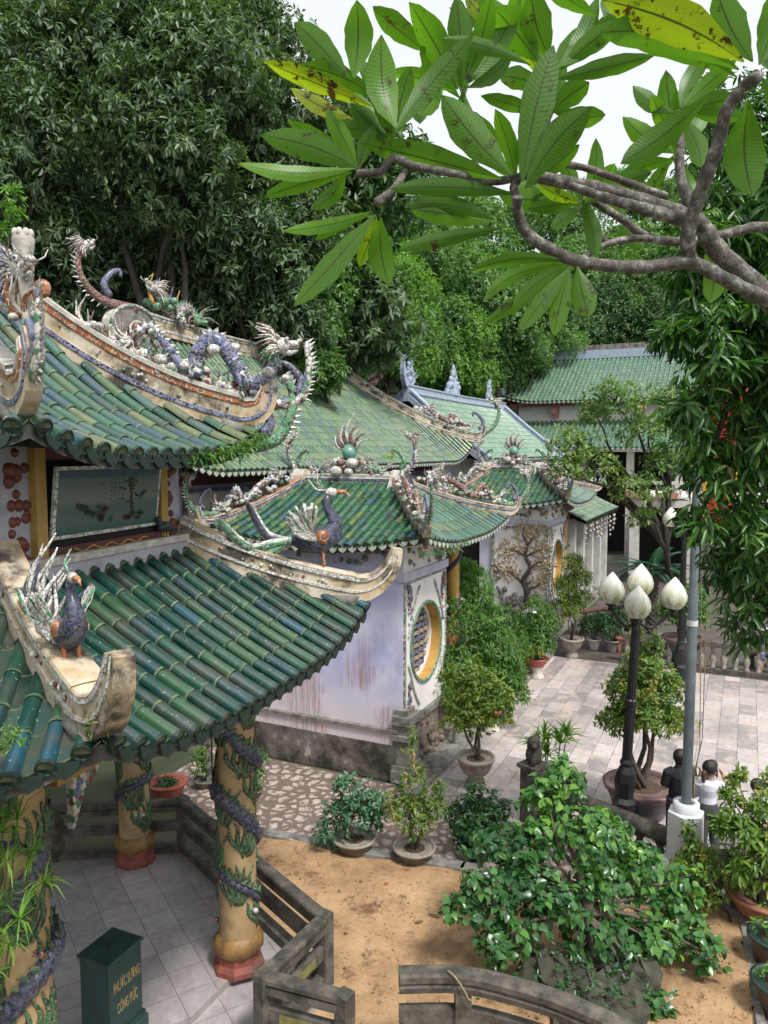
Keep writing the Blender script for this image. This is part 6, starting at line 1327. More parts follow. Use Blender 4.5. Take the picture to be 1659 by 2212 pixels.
for (bx, by, tx, ty, wz, tone, dz) in LV:
    a2, b2 = ZX(bx, by), ZX(tx, ty); db = 2.68 + dz + prr.uniform(-.03, .03); dt = db + prr.uniform(-.14, .12)
    A, B = D(a2[0], a2[1], db), D(b2[0], b2[1], dt); ax = (B - A); Ln = ax.length; ax.normalize(); view = (A - V((0, 0, HC))).normalized(); side = ax.cross(view).normalized(); side = (side + view * prr.uniform(-.45, .45)).normalized(); nn = side.cross(ax).normalized(); W = wz * .7024 * db / FP * .5 * 1.05; base = len(vs); fold = prr.uniform(.12, .3); bow = prr.uniform(-.05, .16) * Ln; tw = prr.uniform(-.5, .5); sb = prr.uniform(-.07, .07) * Ln
    for i in range(NL + 1):
        u_ = i / NL; w_ = W * (max(0.0, (math.sin(math.pi * min(1, u_ ** 1.15)) ** .75 if u_ < 1 else 0)) * (.75 + .35 * u_)) ; w_ = max(w_, W * .05 if u_ < .9 else W * .01)
        tside = (side * math.cos(tw * u_) + nn * math.sin(tw * u_)); c0 = A + ax * Ln * u_ + side * sb * math.sin(u_ * math.pi) + nn * (bow * math.sin(u_ * math.pi)) - V((0, 0, 1)) * .02 * Ln * u_ * u_
        for v_ in (-1, -.5, 0, .5, 1): vs.append(c0 + tside * w_ * v_ * (1 + .05 * math.sin(u_ * 23 + v_ * 9 + bx)) + nn * (abs(v_) * w_ * fold + .006 * math.sin(u_ * 40 + v_ * 3) * abs(v_) * W / .05 * .3)); uvs.append((u_, .5 + v_ * .5))
    for i in range(NL):
        for j in range(4): st.append(len(lo)); q = base + i * 5 + j; lo += [q, q + 1, q + 6, q + 5]; rn.append(tone)
finish('foliage', vs, lo, st, ['leaf_frangipani'], None, rn, uvs, True, fr)
# ---------------------------------------------------------------- donation box
plain('box_green', (0.022, 0.06, 0.055), (0.014, 0.038, 0.036), 5, .42, .2, (0.06, 0.035, 0.02), (0.6, 0.75))
plain('gold_paint', (0.42, 0.33, 0.13), (0.30, 0.22, 0.09), 14, .5)
plain('soil', (0.10, 0.065, 0.04), (0.05, 0.035, 0.025), 12, .95, .9)
tc = [G(164, 2067, 1.32), G(236, 2089, 1.32), G(311, 2026, 1.32), G(240, 2006, 1.32)]
cc_ = (tc[0] + tc[2]) / 2; e1 = (tc[2] - tc[1]); e1.z = 0; e2_ = V((-e1.y, e1.x, 0)).normalized() * (tc[1] - tc[0]).length; wa, wb = e1.length * .93, (tc[1] - tc[0]).length * .93; bz = math.atan2(e1.y, e1.x)
box = thing('donation_box', 'dark green metal donation box with yellow lettering standing on the pavilion floor', 'donation box', (cc_.x, cc_.y, FZ), bz)
b = MB(); b.box((0, 0, .58), (wa, wb, .86), 0, 0, bev=.01); b.build('body', ['box_green'], box, False)
b = MB(); b.box((0, 0, .09), (wa * 1.2, wb * 1.2, .18), 0, 0, bev=.012); b.box((0, 0, .2), (wa * 1.1, wb * 1.1, .05), 0, 0); b.build('base', ['box_green'], box, False)
b = MB(); b.box((0, 0, 1.02), (wa * 1.1, wb * 1.1, .035), 0, 0, bev=.008); b.box((0, 0, 1.038), (.17, .035, .01), R(20), 1); b.box((0, 0, 1.041), (.14, .012, .01), R(20), 2); b.build('lid', ['box_green', 'box_green', 'black_gap'], box, False)
def text(name, s, size, M, mat, parent, sx=1.0, ext=.002):
    cu = bpy.data.curves.new(name, 'FONT'); cu.body = s; cu.size = size; cu.align_x = 'CENTER'; cu.align_y = 'CENTER'; cu.extrude = ext; cu.offset = .0012
    o = bpy.data.objects.new(name, cu); C.objects.link(o); dg = bpy.context.evaluated_depsgraph_get(); me = bpy.data.meshes.new_from_object(o.evaluated_get(dg)); bpy.data.objects.remove(o)
    me.transform(M @ Matrix.Diagonal((sx, 1, 1, 1))); me.materials.clear(); me.materials.append(MATS[mat]); o = bpy.data.objects.new(name, me); C.objects.link(o); o.parent = parent; return o
MF = Matrix.Translation((.01, -wb / 2 - .002, .72)) @ Matrix.Rotation(R(90), 4, 'X')
text('lettering', 'PHƯỚC SƯƠNG', .155, MF, 'gold_paint', box, .31 * wa / .42); text('lettering', 'CÔNG ĐỨC', .155, Matrix.Translation((0, 0, -.24)) @ MF, 'gold_paint', box, .31 * wa / .42)
# ---------------------------------------------------------------- pots and plants
plain('pot_stone', (0.33, 0.30, 0.25), (0.22, 0.195, 0.16), 7, .75, .4, (0.08, 0.075, 0.055), (0.54, 0.72))
plain('pot_dark', (0.17, 0.155, 0.12), (0.09, 0.085, 0.065), 7, .7, .4)
plain('pot_red', (0.42, 0.12, 0.08), (0.32, 0.085, 0.055), 6, .5, .2)
plain('pot_foot_white', (0.60, 0.55, 0.48), (0.45, 0.40, 0.34), 7, .7, .3)
plain('pot_plum', (0.085, 0.085, 0.10), (0.055, 0.055, 0.065), 5, .35, .15); plain('pot_plum_rim', (0.19, 0.115, 0.11), (0.14, 0.085, 0.08), 5, .5, .15)
plain('pot_teal', (0.03, 0.055, 0.05), (0.02, 0.035, 0.033), 6, .3); plain('pot_brown', (0.13, 0.08, 0.055), (0.08, 0.05, 0.035), 6, .5)
plain('pot_salmon', (0.50, 0.25, 0.18), (0.38, 0.18, 0.13), 6, .7); plain('pot_white', (0.6, 0.58, 0.55), (0.42, 0.40, 0.38), 6, .6)
plain('pot_clay', (0.38, 0.17, 0.10), (0.28, 0.12, 0.075), 6, .6, .3)
leafmat('leaf_dark', [(0.015, 0.05, 0.02), (0.03, 0.09, 0.03), (0.045, 0.13, 0.045), (0.08, 0.19, 0.06)], .4, .2)
leafmat('leaf_blue', [(0.025, 0.075, 0.04), (0.045, 0.13, 0.07), (0.075, 0.19, 0.10), (0.11, 0.25, 0.13)], .42, .22)
leafmat('leaf_mid', [(0.03, 0.085, 0.015), (0.06, 0.15, 0.025), (0.095, 0.21, 0.035), (0.15, 0.28, 0.05)], .42, .3)
leafmat('leaf_yellow', [(0.06, 0.13, 0.02), (0.11, 0.20, 0.03), (0.19, 0.27, 0.04), (0.34, 0.32, 0.06)], .45, .3)
leafmat('leaf_orange_tip', [(0.04, 0.11, 0.02), (0.09, 0.18, 0.03), (0.17, 0.25, 0.04), (0.38, 0.20, 0.05)], .45, .3)
leafmat('leaf_heart', [(0.02, 0.07, 0.025), (0.04, 0.12, 0.04), (0.075, 0.19, 0.05), (0.20, 0.40, 0.06)], .3, .3)
leafmat('leaf_palm', [(0.02, 0.08, 0.05), (0.035, 0.12, 0.07), (0.05, 0.16, 0.09)], .4, .15)
leafmat('leaf_fresh', [(0.08, 0.20, 0.03), (0.14, 0.29, 0.045), (0.22, 0.38, 0.07)], .4, .35)
PP = {'urn': ([(.58, 0), (.60, .10), (.50, .2), (.40, .50), (.48, .64), (.66, .76), (.84, 1.04), (.95, 1.42), (1.04, 1.50), (1.04, 1.64), (.92, 1.64), (.88, 1.5)], 1.0),
      'bowl': ([(.55, 0), (.62, .10), (.80, .38), (.92, .62), (1.04, .70), (1.05, .80), (.92, .80), (.89, .70)], 1.0),
      'tall': ([(.55, 0), (.62, .3), (.78, .8), (.88, 1.15), (1.02, 1.2), (1.02, 1.36), (.88, 1.36), (.85, 1.25)], 1.0),
      'basin': ([(.45, 0), (.60, .06), (.80, .36), (.92, .66), (1.0, .74), (1.03, .84), (.86, .86), (.83, .76)], 1.0)}
def pot(root, typ, r, mat, rim=None, foot=None, z0=0.0):
    pr_ = PP[typ][0]; b = MB(); b.lathe([(x * r, z_ * r + z0) for x, z_ in pr_[:-4]], (0, 0, 0), 28, 0); po = b.build('pot', [mat], root, False)
    b = MB(); b.lathe([(x * r, z_ * r + z0) for x, z_ in pr_[-5:]], (0, 0, 0), 28, 0); b.build('rim', [rim or mat], po, False)
    top = pr_[-1][1] * r + z0; b = MB(); b.lathe([(.86 * r, top - .05 * r), (.5 * r, top + .0 * r), (.05 * r, top + .03 * r)], (0, 0, 0), 20, 0); b.build('soil', ['soil'], root, False)
    if foot:
        b = MB(); b.lathe([(.62 * r, 0), (.62 * r, z0 * .2), (.45 * r, z0 * .5), (.55 * r, z0 * .85), (.6 * r, z0)], (0, 0, 0), 24, 0); b.build('foot', [foot], root, False)
    return top
def potted(label, px, py, r, typ, mat, blobs, leaf, n, per, ln, wd, kind='mid', droop=.3, rim=None, foot=None, fz=0.0, z=0.03, seed=1, group=None, nstem=3, name='potted_plant', cat='potted plant', tr=.03, low=-.8, shell=.35, stem=.02):
    """blobs in local metres above the pot: (x, y, z, r) or (x,y,z,rx,rz)"""
    q = G(px, py, z); root = thing(name, label, cat, q, 0, group); top = pot(root, typ, r, mat, rim, foot, fz); rng = np.random.default_rng(seed); pr_ = random.Random(seed)
    t = MB(); L = Leaves(); tot = sum(b[3] ** 2 for b in blobs)
    for i in range(nstem): 
        b = blobs[i % len(blobs)]; a = V((pr_.uniform(-.2, .2) * r, pr_.uniform(-.2, .2) * r, top)); limb(t, a, V((b[0], b[1], top + b[2])), tr, tr * .4, pr_, .25, 6, 6)
    for b in blobs:
        rz_ = b[4] if len(b) > 4 else b[3]; c = np.array([b[0], b[1], top + b[2]]); k = max(12, int(n * b[3] ** 2 / tot)); tp, dr = blobtips(rng, c, (b[3], b[3], rz_), k, shell, low)
        rosettes(L, rng, tp, dr, per, ln, wd, kind, droop, 1, rng.uniform(0, 1, k), stem)
        for j in range(4): limb(t, V(c), V(tp[rng.integers(k)]), tr * .35, tr * .12, pr_, .2, 4, 4)
    t.build('stem', ['bark'], root, False); L.build('foliage', leaf, root, False); return root
potted('bluish green shrub in a dull stone bowl, left of two by the lilac wall', 765, 1842, .34, 'bowl', 'pot_dark', [(0, 0, .45, .34), (-.28, 0, .35, .28), (.22, 0, .6, .3), (-.1, 0, .85, .25), (.32, 0, .28, .22), (-.42, -.1, .1, .2)], 'leaf_blue', 230, 7, .10, .045, rim='pot_stone', seed=3)
potted('stone bowl with tall loose yellow green shrub tipped orange, right of two by the wall', 895, 1862, .33, 'bowl', 'pot_dark', [(0, 0, .5, .33), (-.2, 0, .75, .26), (.28, 0, .7, .25), (.0, 0, 1.15, .2, .3), (-.05, 0, 1.65, .11, .3), (.4, 0, .95, .13)], 'leaf_orange_tip', 210, 7, .095, .035, rim='pot_stone', seed=4)
potted('large grey stone urn on a turned foot holding a small leafy tree', 1027, 1697, .36, 'urn', 'pot_stone', [(0, 0, 1.05, .42), (-.35, 0, .9, .35), (.3, .1, 1.2, .4), (-.1, 0, 1.6, .35), (.45, 0, .95, .28), (-.45, .1, 1.5, .26), (.05, .0, .8, .3)], 'leaf_yellow', 520, 7, .105, .05, seed=5, nstem=4, tr=.03)
potted('red clay pot on a white foot with a big bushy bright green shrub', 1062, 1578, .30, 'bowl', 'pot_red', [(0, 0, .7, .5), (.1, .1, 1.25, .55), (-.35, .2, 1.3, .45), (.45, .1, .8, .4), (0, .1, 1.75, .35), (.6, 0, .35, .3), (-.4, .3, 1.9, .35)], 'leaf_mid', 900, 7, .12, .035, foot='pot_foot_white', fz=.3, seed=6)
potted('red pot on a white foot with dense round shrub near the far gate', 1160, 1463, .31, 'bowl', 'pot_red', [(0, 0, .7, .5, .6), (.25, .1, 1.0, .42), (-.3, .1, .95, .42), (0, .1, 1.35, .42), (.0, 0, .45, .5, .3)], 'leaf_mid', 950, 7, .11, .032, foot='pot_foot_white', fz=.32, seed=7)
potted('stone urn with tall yellow green bamboo like shrub before the round window', 1235, 1418, .36, 'urn', 'pot_stone', [(0, 0, 1.0, .35, .4), (-.2, .1, 1.7, .35), (.2, 0, 1.9, .35), (0, 0, 2.4, .3), (.3, 0, 1.3, .3), (-.3, 0, 1.2, .28)], 'leaf_yellow', 600, 6, .15, .035, 'simple', .25, seed=8, nstem=7, tr=.02)
potted('whitish pot with a small dark flowering shrub beside the bamboo urn', 1283, 1402, .26, 'tall', 'pot_white', [(0, 0, .45, .4), (.2, 0, .6, .35), (-.2, 0, .5, .3)], 'leaf_dark', 420, 7, .08, .03, 'simple', seed=9)
potted('grey stone pot with a round dark shrub between the white pot and the salmon planter', 1322, 1407, .28, 'tall', 'pot_stone', [(0, 0, .5, .42), (.15, 0, .75, .3), (-.25, 0, .6, .3)], 'leaf_dark', 450, 7, .08, .03, 'simple', seed=10)
potted('plum glazed bonsai bowl with yellow green tree behind the lamp post', 1385, 1757, .66, 'basin', 'pot_plum', [(0, 0, 1.25, .55, .4), (-.4, 0, 1.15, .42, .3), (.42, 0, 1.2, .42, .35), (0, .1, 1.75, .55, .4), (-.3, 0, 1.7, .4, .35), (.3, 0, 1.75, .4, .35), (0, 0, 2.15, .4, .3), (.1, 0, 2.5, .18, .25), (-.12, 0, 2.75, .1, .15)], 'leaf_orange_tip', 1100, 8, .105, .045, rim='pot_plum_rim', seed=11, nstem=5, tr=.05, low=-.5)
potted('green shrub in a square dark pot on the path beside the garden kerb', 1035, 1850, .32, 'bowl', 'pot_teal', [(0, 0, .35, .35), (-.25, 0, .5, .28), (.25, 0, .45, .28), (0, 0, .75, .25), (-.1, 0, .15, .3)], 'leaf_dark', 300, 7, .10, .045, seed=12)
q_ = potted('terracotta bowl at the right edge with yellowing long leafed shrub', 1650, 1985, .50, 'bowl', 'pot_clay', [(0, 0, .6, .35), (-.35, 0, .55, .3), (-.2, 0, 1.0, .3), (.3, 0, 1.2, .35), (-.4, .1, 1.2, .2), (.1, 0, 1.5, .25), (-.35, -.1, .25, .2)], 'leaf_yellow', 85, 8, .16, .055, seed=13, z=.05)
potted('upper of two teal rimmed pots at the right edge with few leaves', 1668, 2085, .30, 'tall', 'pot_brown', [(-.1, 0, .15, .2), (.05, 0, .1, .15)], 'leaf_fresh', 16, 5, .08, .04, rim='pot_teal', seed=14, z=.05, nstem=2, tr=.012)
potted('lower of two teal rimmed pots at the right edge holding a red solar lamp', 1680, 2190, .30, 'tall', 'pot_brown', [(-.12, 0, .08, .12)], 'leaf_fresh', 8, 5, .06, .03, rim='pot_teal', seed=15, z=.05, nstem=1, tr=.01)
potted('glazed bonsai bowl on a black carved stand at the far side of the court', 1474, 1438, .60, 'basin', 'pot_plum', [(0, 0, .9, .6, .5), (-.4, 0, .8, .4), (.4, 0, .7, .4), (0, 0, 1.35, .5, .4), (.3, 0, 1.3, .35)], 'leaf_mid', 800, 7, .12, .05, rim='pot_plum_rim', foot='box_green', fz=.38, seed=16)
potted('low red rimmed bowl with ground plants behind the pavilion columns', 362, 1722, .36, 'basin', 'pot_red', [(0, 0, .02, .25, .06)], 'leaf_dark', 60, 6, .07, .03, seed=17, z=.05)
potted('small shrub half hidden behind the right dragon column', 545, 1722, .2, 'bowl', 'pot_dark', [(0, 0, .3, .25), (.1, 0, .55, .2)], 'leaf_mid', 90, 7, .09, .035, seed=18)
potted('small leafy shrub between the two dragon columns at the path', 440, 1700, .2, 'bowl', 'pot_dark', [(0, 0, .3, .22), (.0, 0, .5, .18)], 'leaf_mid', 70, 7, .09, .035, seed=19)
# square salmon planter
q = G(1352, 1410); sp_ = thing('square_planter', 'salmon pink square planter with framed panel and crooked bonsai', 'planter', q, R(-20))
b = MB(); b.box((0, 0, .25), (.42, .42, .5), 0, 0, 1.25); b.box((0, 0, .53), (.62, .62, .08), 0, 0, bev=.01); b.box((0, -.235, .26), (.26, .02, .3), 0, 1); b.build('pot', ['pot_salmon', 'pot_brown'], sp_, False)
b = MB(); b.box((0, 0, .575), (.5, .5, .01), 0, 0); b.build('soil', ['soil'], sp_, False)
t = MB(); L = Leaves(); rng = np.random.default_rng(5); pr_ = random.Random(5)
for c in ((0, 0, 1.1, .3), (.25, 0, 1.4, .25), (-.25, 0, 1.5, .3)):
    limb(t, V((0, 0, .57)), V(c[:3]), .04, .015, pr_, .4, 7, 6); tp, dr = blobtips(rng, c[:3], (c[3],) * 3, 70, .4); rosettes(L, rng, tp, dr, 6, .08, .035, 'simple', .3)
t.build('stem', ['bark_dark'], sp_, False); L.build('foliage', 'leaf_dark', sp_, False)
# shrubs rooted on the forecourt of the halls
tree('round_shrub', 'domed pale green clipped shrub beside the near gate tower', 'shrub', F(3.4, -.4), [(D(1010, 1265, 19.5), (.62, .6, .62)), (D(985, 1240, 19.5), (.4, .4, .4)), (D(1030, 1300, 19.3), (.45, .45, .4))], 'leaf_bright', 1500, 6, .07, .03, 'simple', .3, 61, None, 'bark', .06, None, -.6, .8)
tree('cloud_shrub', 'small cloud pruned shrub against the white edge of the near gate tower', 'shrub', F(1.9, .35), [(D(982, 1350, 17), (.3, .3, .3)), (D(978, 1310, 17), (.2, .2, .2)), (D(975, 1420, 16.6), (.25, .25, .2))], 'leaf_mid', 420, 6, .07, .03, 'simple', .3, 62, None, 'bark', .04, None, -.6, .7)
tree('loose_shrub', 'tall loose shrub filling the space between the two gate towers', 'shrub', F(5.0, 0), [(D(1060, 1340, 19), (.6, .5, .5)), (D(1090, 1400, 19), (.6, .5, .5)), (D(1030, 1380, 18.5), (.5, .5, .6)), (D(1090, 1460, 18.3), (.45, .4, .4)), (D(1110, 1500, 17.5), (.25, .25, .3)), (D(985, 1500, 16.2), (.35, .35, .4)), (D(990, 1430, 16.5), (.35, .3, .35))], 'leaf_mid', 1300, 7, .10, .035, 'mid', .3, 63, None, 'bark', .05, None, -.8, .5)
# cycad in a ring planter
q = G(1405, 1402); cy = thing('cycad', 'cycad palm with arching feathery fronds in a round stone ring planter', 'palm', q)
b = MB(); b.lathe([(.72, 0), (.72, .28), (.80, .30), (.80, .40), (.62, .40), (.60, .30)], (0, 0, 0), 32, 0); b.build('ring_planter', ['stone_grey'], cy, False)
b = MB(); b.lathe([(.6, .30), (.02, .34)], (0, 0, 0), 24, 0); b.build('soil', ['soil'], cy, False)
b = MB(); b.lathe([(.20, .3), (.17, .8), (.19, 1.4), (.17, 2.2), (.2, 2.55), (.08, 2.7)], (0, 0, 0), 12, 0, False, .12)
for i in range(150): a = i * 2.4; b.ball((math.cos(a) * .17, math.sin(a) * .17, .35 + i * .0145), .045, 5, 0)
b.build('trunk', ['bark'], cy, False); L = Leaves(); fs_ = MB(); prr = random.Random(8)
for i in range(22):
    a = i * 2.399; el = prr.uniform(.1, 1.1); Ln = prr.uniform(1.25, 1.65); pts = []
    for j in range(15):
        t = j / 14; rr_ = Ln * t * math.cos(el * (1 - .3 * t)); pts.append(V((math.cos(a) * rr_, math.sin(a) * rr_, 2.62 + Ln * (math.sin(el) * t - .42 * t * t))))
    fs_.tube(pts, [.018 - .001 * j for j in range(15)], 4, 0)
    P = np.array([pts[1 + k_ // 4] * (1 - (k_ % 4) / 4) + pts[2 + k_ // 4] * ((k_ % 4) / 4) for k_ in range(4, 50)]); tg = np.array(pts[8] - pts[4]); tg = tg / np.linalg.norm(tg)
    for sg in (-1, 1):
        sdv = np.cross(tg, [0, 0, 1]) * sg; dd = sdv + tg * .45 + np.array([0, 0, -.12]); L.add(P, np.tile(dd, (len(P), 1)), np.tile([0, 0, 1.], (len(P), 1)), np.linspace(.26, .12, len(P)), .022, np.random.default_rng(i).uniform(0, 1, len(P)), 'simple')
fs_.build('frond_stem', ['leaf_palm'], cy, False); L.build('frond', 'leaf_palm', cy, False)
# ---------------------------------------------------------------- heart leafed bush on the sand
bb = [(1080, 1820, 9.6, .40), (1180, 1720, 9.7, .34), (1230, 1690, 9.8, .26), (1250, 1800, 9.4, .5), (1130, 1900, 9.2, .45), (1040, 1930, 9.0, .38), (1000, 1960, 8.9, .25), (1300, 1900, 9.3, .5), (1200, 1950, 9.0, .45), (1380, 1880, 9.4, .42), (1440, 1960, 9.2, .42), (1500, 2010, 9.0, .30), (1400, 2030, 8.9, .4), (1300, 2020, 8.9, .45), (1100, 2030, 8.7, .3), (1060, 2040, 8.6, .22), (1470, 1900, 9.5, .28), (1350, 2120, 8.5, .22), (1210, 1660, 10, .16), (1530, 2060, 8.8, .2), (1400, 2160, 8.3, .2), (1320, 1800, 9.5, .36), (1160, 1800, 9.5, .38)]
tree('heart_leaf_bush', 'big spreading bush of glossy heart shaped leaves growing from a rock on the sand', 'bush', V((2.55, 8.8, .35)), [(D(px, py, d), (r, r, r * .85)) for px, py, d, r in bb], 'leaf_heart', 980, 6, .105, .085, 'heart', .7, 71, None, 'bark', .07, V((2.5, 8.95, .8)), -1, .25, .05, 7)
rk = MB(); rg = random.Random(9)
for i in range(26): 
    a = rg.uniform(0, 6.28); r = rg.uniform(0, .55); rk.ball((2.5 + math.cos(a) * r * 1.5, 8.45 + math.sin(a) * r, .1 + rg.uniform(0, .22)), rg.uniform(.16, .34), 8, 0, (1, 1, .8), None, False, .2, rg)
L = Leaves(); rng = np.random.default_rng(3); tp = np.c_[rng.normal(2.3, .45, 120), rng.normal(8.3, .28, 120), rng.uniform(.3, .55, 120)]; rosettes(L, rng, tp, np.tile([0, 0, 1.], (120, 1)), 6, .07, .03, 'simple', .1)
plain('rock_dark', (0.075, 0.07, 0.05), (0.03, 0.032, 0.022), 5, .95, 1.0)
rt = thing('mossy_rock', 'dark mossy rock mound with small ferns under the heart leafed bush', 'rock', (2.5, 8.4, 0)); rk.build('rock', ['rock_dark'], rt); L.build('foliage', 'leaf_dark', rt)
# ---------------------------------------------------------------- stone balustrade of the court
def balrail(name, label, a, b, zt, nb, r=.13, seed=0):
    o = thing(name, label, 'balustrade', ((a.x + b.x) / 2, (a.y + b.y) / 2, 0)); d = (b - a).normalized(); m_ = MB(); m_.tube([a + V((0, 0, zt - r)), b + V((0, 0, zt - r))], r, 12, 0, smooth=True); rz = math.atan2(d.y, d.x); c = (a + b) / 2
    m_.build('handrail', ['stone_dark'], o); m_ = MB(); m_.box((c.x, c.y, .07), ((b - a).length, .26, .14), rz, 0, bev=.015); m_.build('base_course', ['stone_grey'], o)
    for i in range(nb):
        p = a + (b - a) * ((i + .5) / nb); m_ = MB(); m_.lathe([(.08, .14), (.09, .18), (.05, .22), (.10, .34), (.085, .44), (.045, .52), (.08, .58), (.08, zt - 2 * r + .02)], (p.x, p.y, 0), 10, 0); m_.build('baluster', ['stone_dark'], o)
    return o
b = balrail('stone_balustrade', 'weathered stone balustrade between the lion post and the white flagpole pedestal', V((2.72, 12.72, 0)), V((4.28, 10.95, 0)), .86, 7)
b = balrail('stone_balustrade', 'short weathered balustrade between the flagpole pedestal and the round topped stone post', V((4.66, 10.5, 0)), V((5.12, 9.92, 0)), .84, 3)
p = V((5.25, 9.78, 0)); b = MB(); b.box((p.x, p.y, .5), (.32, .32, 1.0), R(-50), 0, bev=.02); b.lathe([(.16, 1.0), (.21, 1.06), (.20, 1.2), (.12, 1.28), (.02, 1.3)], p, 14, 0); tag(b.build('stone_post', ['stone_dark'], None, True, origin=(p.x, p.y, 0)), 'thick mossy round topped stone post right of the flagpole', 'post')
b = balrail('stone_balustrade', 'dark balustrade running out of frame right of the round topped post', V((5.4, 9.6, 0)), V((6.6, 8.1, 0)), .84, 5)
p = V((2.60, 12.86, 0)); lp = thing('lion_post', 'blackened stone post topped by a small seated lion beside the leafy dracaena', 'post', p); b = MB(); b.box((0, 0, .5), (.34, .34, 1.0), R(-50), 0, bev=.02); b.box((0, 0, 1.03), (.42, .42, .08), R(-50), 0, bev=.01); b.build('pillar', ['stone_dark'], lp, False)
b = MB(); b.ball((0, 0, 1.22), .15, 10, 0, (1, .9, 1.2)); b.ball((-.02, -.06, 1.46), .12, 10, 0); b.ball((-.03, -.16, 1.43), .065, 8, 0); b.tube([(.0, -.1, 1.3), (-.05, -.14, 1.08)], .045, 7, 0)
for i in range(14): b.ball((math.cos(i * .9) * .1, -.01 + math.sin(i * .9) * .05, 1.40 + .12 * math.sin(i * 1.7)), .045, 6, 0)
b.build('lion', ['stone_dark'], lp, False)
def blades(label, name, cat, q, n, ln, wd, mat, seed, el=(.3, 1.4), heads=1, hr=.0, droop=.35, hang=False, kind='blade', group=None, stemh=0.0):
    rng = np.random.default_rng(seed); L = Leaves(); root = thing(name, label, cat, q, 0, group); t = MB()
    for h in range(heads):
        c = np.array([rng.uniform(-1, 1) * hr, rng.uniform(-1, 1) * hr * .5, stemh + (rng.uniform(-1, 1) * hr * .6 if hr else 0)])
        if stemh: t.tube([V((c[0] * .2, c[1] * .2, 0)), V((c[0] * .7, c[1] * .7, c[2] * .6)), V(c)], .012, 5, 0)
        a = rng.uniform(0, 6.28, n); e = rng.uniform(el[0], el[1], n); d = np.c_[np.cos(a) * np.cos(e), np.sin(a) * np.cos(e), np.sin(e) - droop * rng.uniform(0, 1, n)]
        L.add(np.tile(c, (n, 1)) + d * .01, d, np.tile([0, 0, 1.], (n, 1)) + d * .3, ln * rng.uniform(.6, 1.1, n), wd, rng.uniform(0, 1, n), kind)
    if t.f: t.build('stem', ['bark'], root, False)
    L.build('foliage', mat, root, False); return root
blades('fresh green dracaena with strap leaves behind the lion post', 'dracaena', 'plant', V((2.95, 13.15, 0)), 26, .42, .05, 'leaf_fresh', 4, (.1, 1.4), 5, .32, .3, stemh=1.25)
for i, (px, py, d_) in enumerate(((35, 1770, 5.0), (10, 1850, 4.9), (85, 1850, 5.0), (20, 1930, 4.8), (50, 2000, 4.9), (5, 1990, 4.9))): pass
um = thing('umbrella_sedge', 'bright umbrella sedge with thin radiating leaves at the left edge', 'plant', G(10, 2350, .3)); L = Leaves(); t = MB(); rng = np.random.default_rng(2)
for px, py, d_ in ((38, 1770, 5.0), (5, 1800, 4.9), (95, 1905, 5.0), (15, 1860, 4.8), (42, 1985, 4.9), (-5, 1960, 4.9), (70, 1840, 5.1), (20, 2040, 4.8), (-20, 2100, 4.8)):
    c = D(px, py, d_); n_ = 22; a = rng.uniform(0, 6.28, n_); e = rng.uniform(-.5, .9, n_); d = np.c_[np.cos(a) * np.cos(e), np.sin(a) * np.cos(e), np.sin(e)]
    L.add(np.tile(np.array(c), (n_, 1)), d, np.tile([0, 0, 1.], (n_, 1)) + .1, .24 * rng.uniform(.6, 1.1, n_), .012, rng.uniform(0, 1, n_), 'blade'); t.tube(bez([G(10, 2350, .3), (G(10, 2350, .3) + c) / 2 + V((-.05, 0, .1)), c], 8), .006, 4, 0)
t.build('stem', ['leaf_fresh'], um); L.build('foliage', 'leaf_fresh', um)
# epiphytes growing on eaves
def epi(label, pts, d_, n, ln, seed, mat='leaf_mid', group=None):
    c0 = D(*pts[0], d_[0]); root = thing('eave_fern', label, 'fern', c0, 0, group); L = Leaves(); rng = np.random.default_rng(seed); k_ = len(pts) - 1
    cs = np.array([list(D(*pts[i], d_[0] + (d_[1] - d_[0]) * i / max(1, k_)) - c0) for i in range(k_ + 1)]); w_ = rng.uniform(0, k_, n); i0 = np.minimum(w_.astype(int), max(0, k_ - 1)); f_ = (w_ - i0)[:, None]
    P = cs[i0] * (1 - f_) + cs[np.minimum(i0 + 1, k_)] * f_ + rng.normal(0, .035, (n, 3)) - np.array([0, .06, 0]); a = rng.uniform(0, 6.28, n); e = rng.uniform(-1.1, .5, n); d = np.c_[np.cos(a) * np.cos(e), np.sin(a) * np.cos(e) - .5, np.sin(e)]
    L.add(P, d, np.tile([0, -.3, 1.], (n, 1)), ln * rng.uniform(.5, 1.1, n), ln * .16, rng.uniform(0, 1, n), 'simple'); L.build('foliage', mat, root, False)
epi('tuft of hanging ferns under the upper pavilion eave above the lake picture', [(215, 955), (270, 975), (330, 985)], (7.0, 7.25), 330, .12, 1, 'leaf_yellow'); epi('long fringe of ferns along the upper eave towards the corner', [(395, 990), (470, 980), (530, 965), (568, 940)], (7.5, 8.7), 520, .13, 2, 'leaf_mid')
epi('succulent tuft at the left end of the lower eave', [(10, 1590), (45, 1580)], (4.4, 4.4), 130, .07, 3, 'leaf_mid'); epi('small fern beside the near corner of the lower eave', [(218, 1530), (215, 1555)], (4.6, 4.6), 50, .08, 4, 'leaf_yellow')
epi('ferns hanging below the near corner of the gate tower roof', [(900, 1195), (960, 1190), (1010, 1170)], (13.6, 15.5), 160, .13, 5, 'leaf_dark'); epi('yellow green sprig on the tip of the near gate ridge', [(835, 985), (850, 983)], (16.2, 16.2), 40, .12, 6, 'leaf_fresh')
epi('ferns growing over the blue dragon of the upper ridge', [(570, 760), (600, 775)], (8.7, 8.7), 140, .08, 7, 'leaf_dark'); epi('seedling on the garden side of the hall ridge', [(232, 705), (238, 715)], (12, 12), 22, .10, 8, 'leaf_fresh')
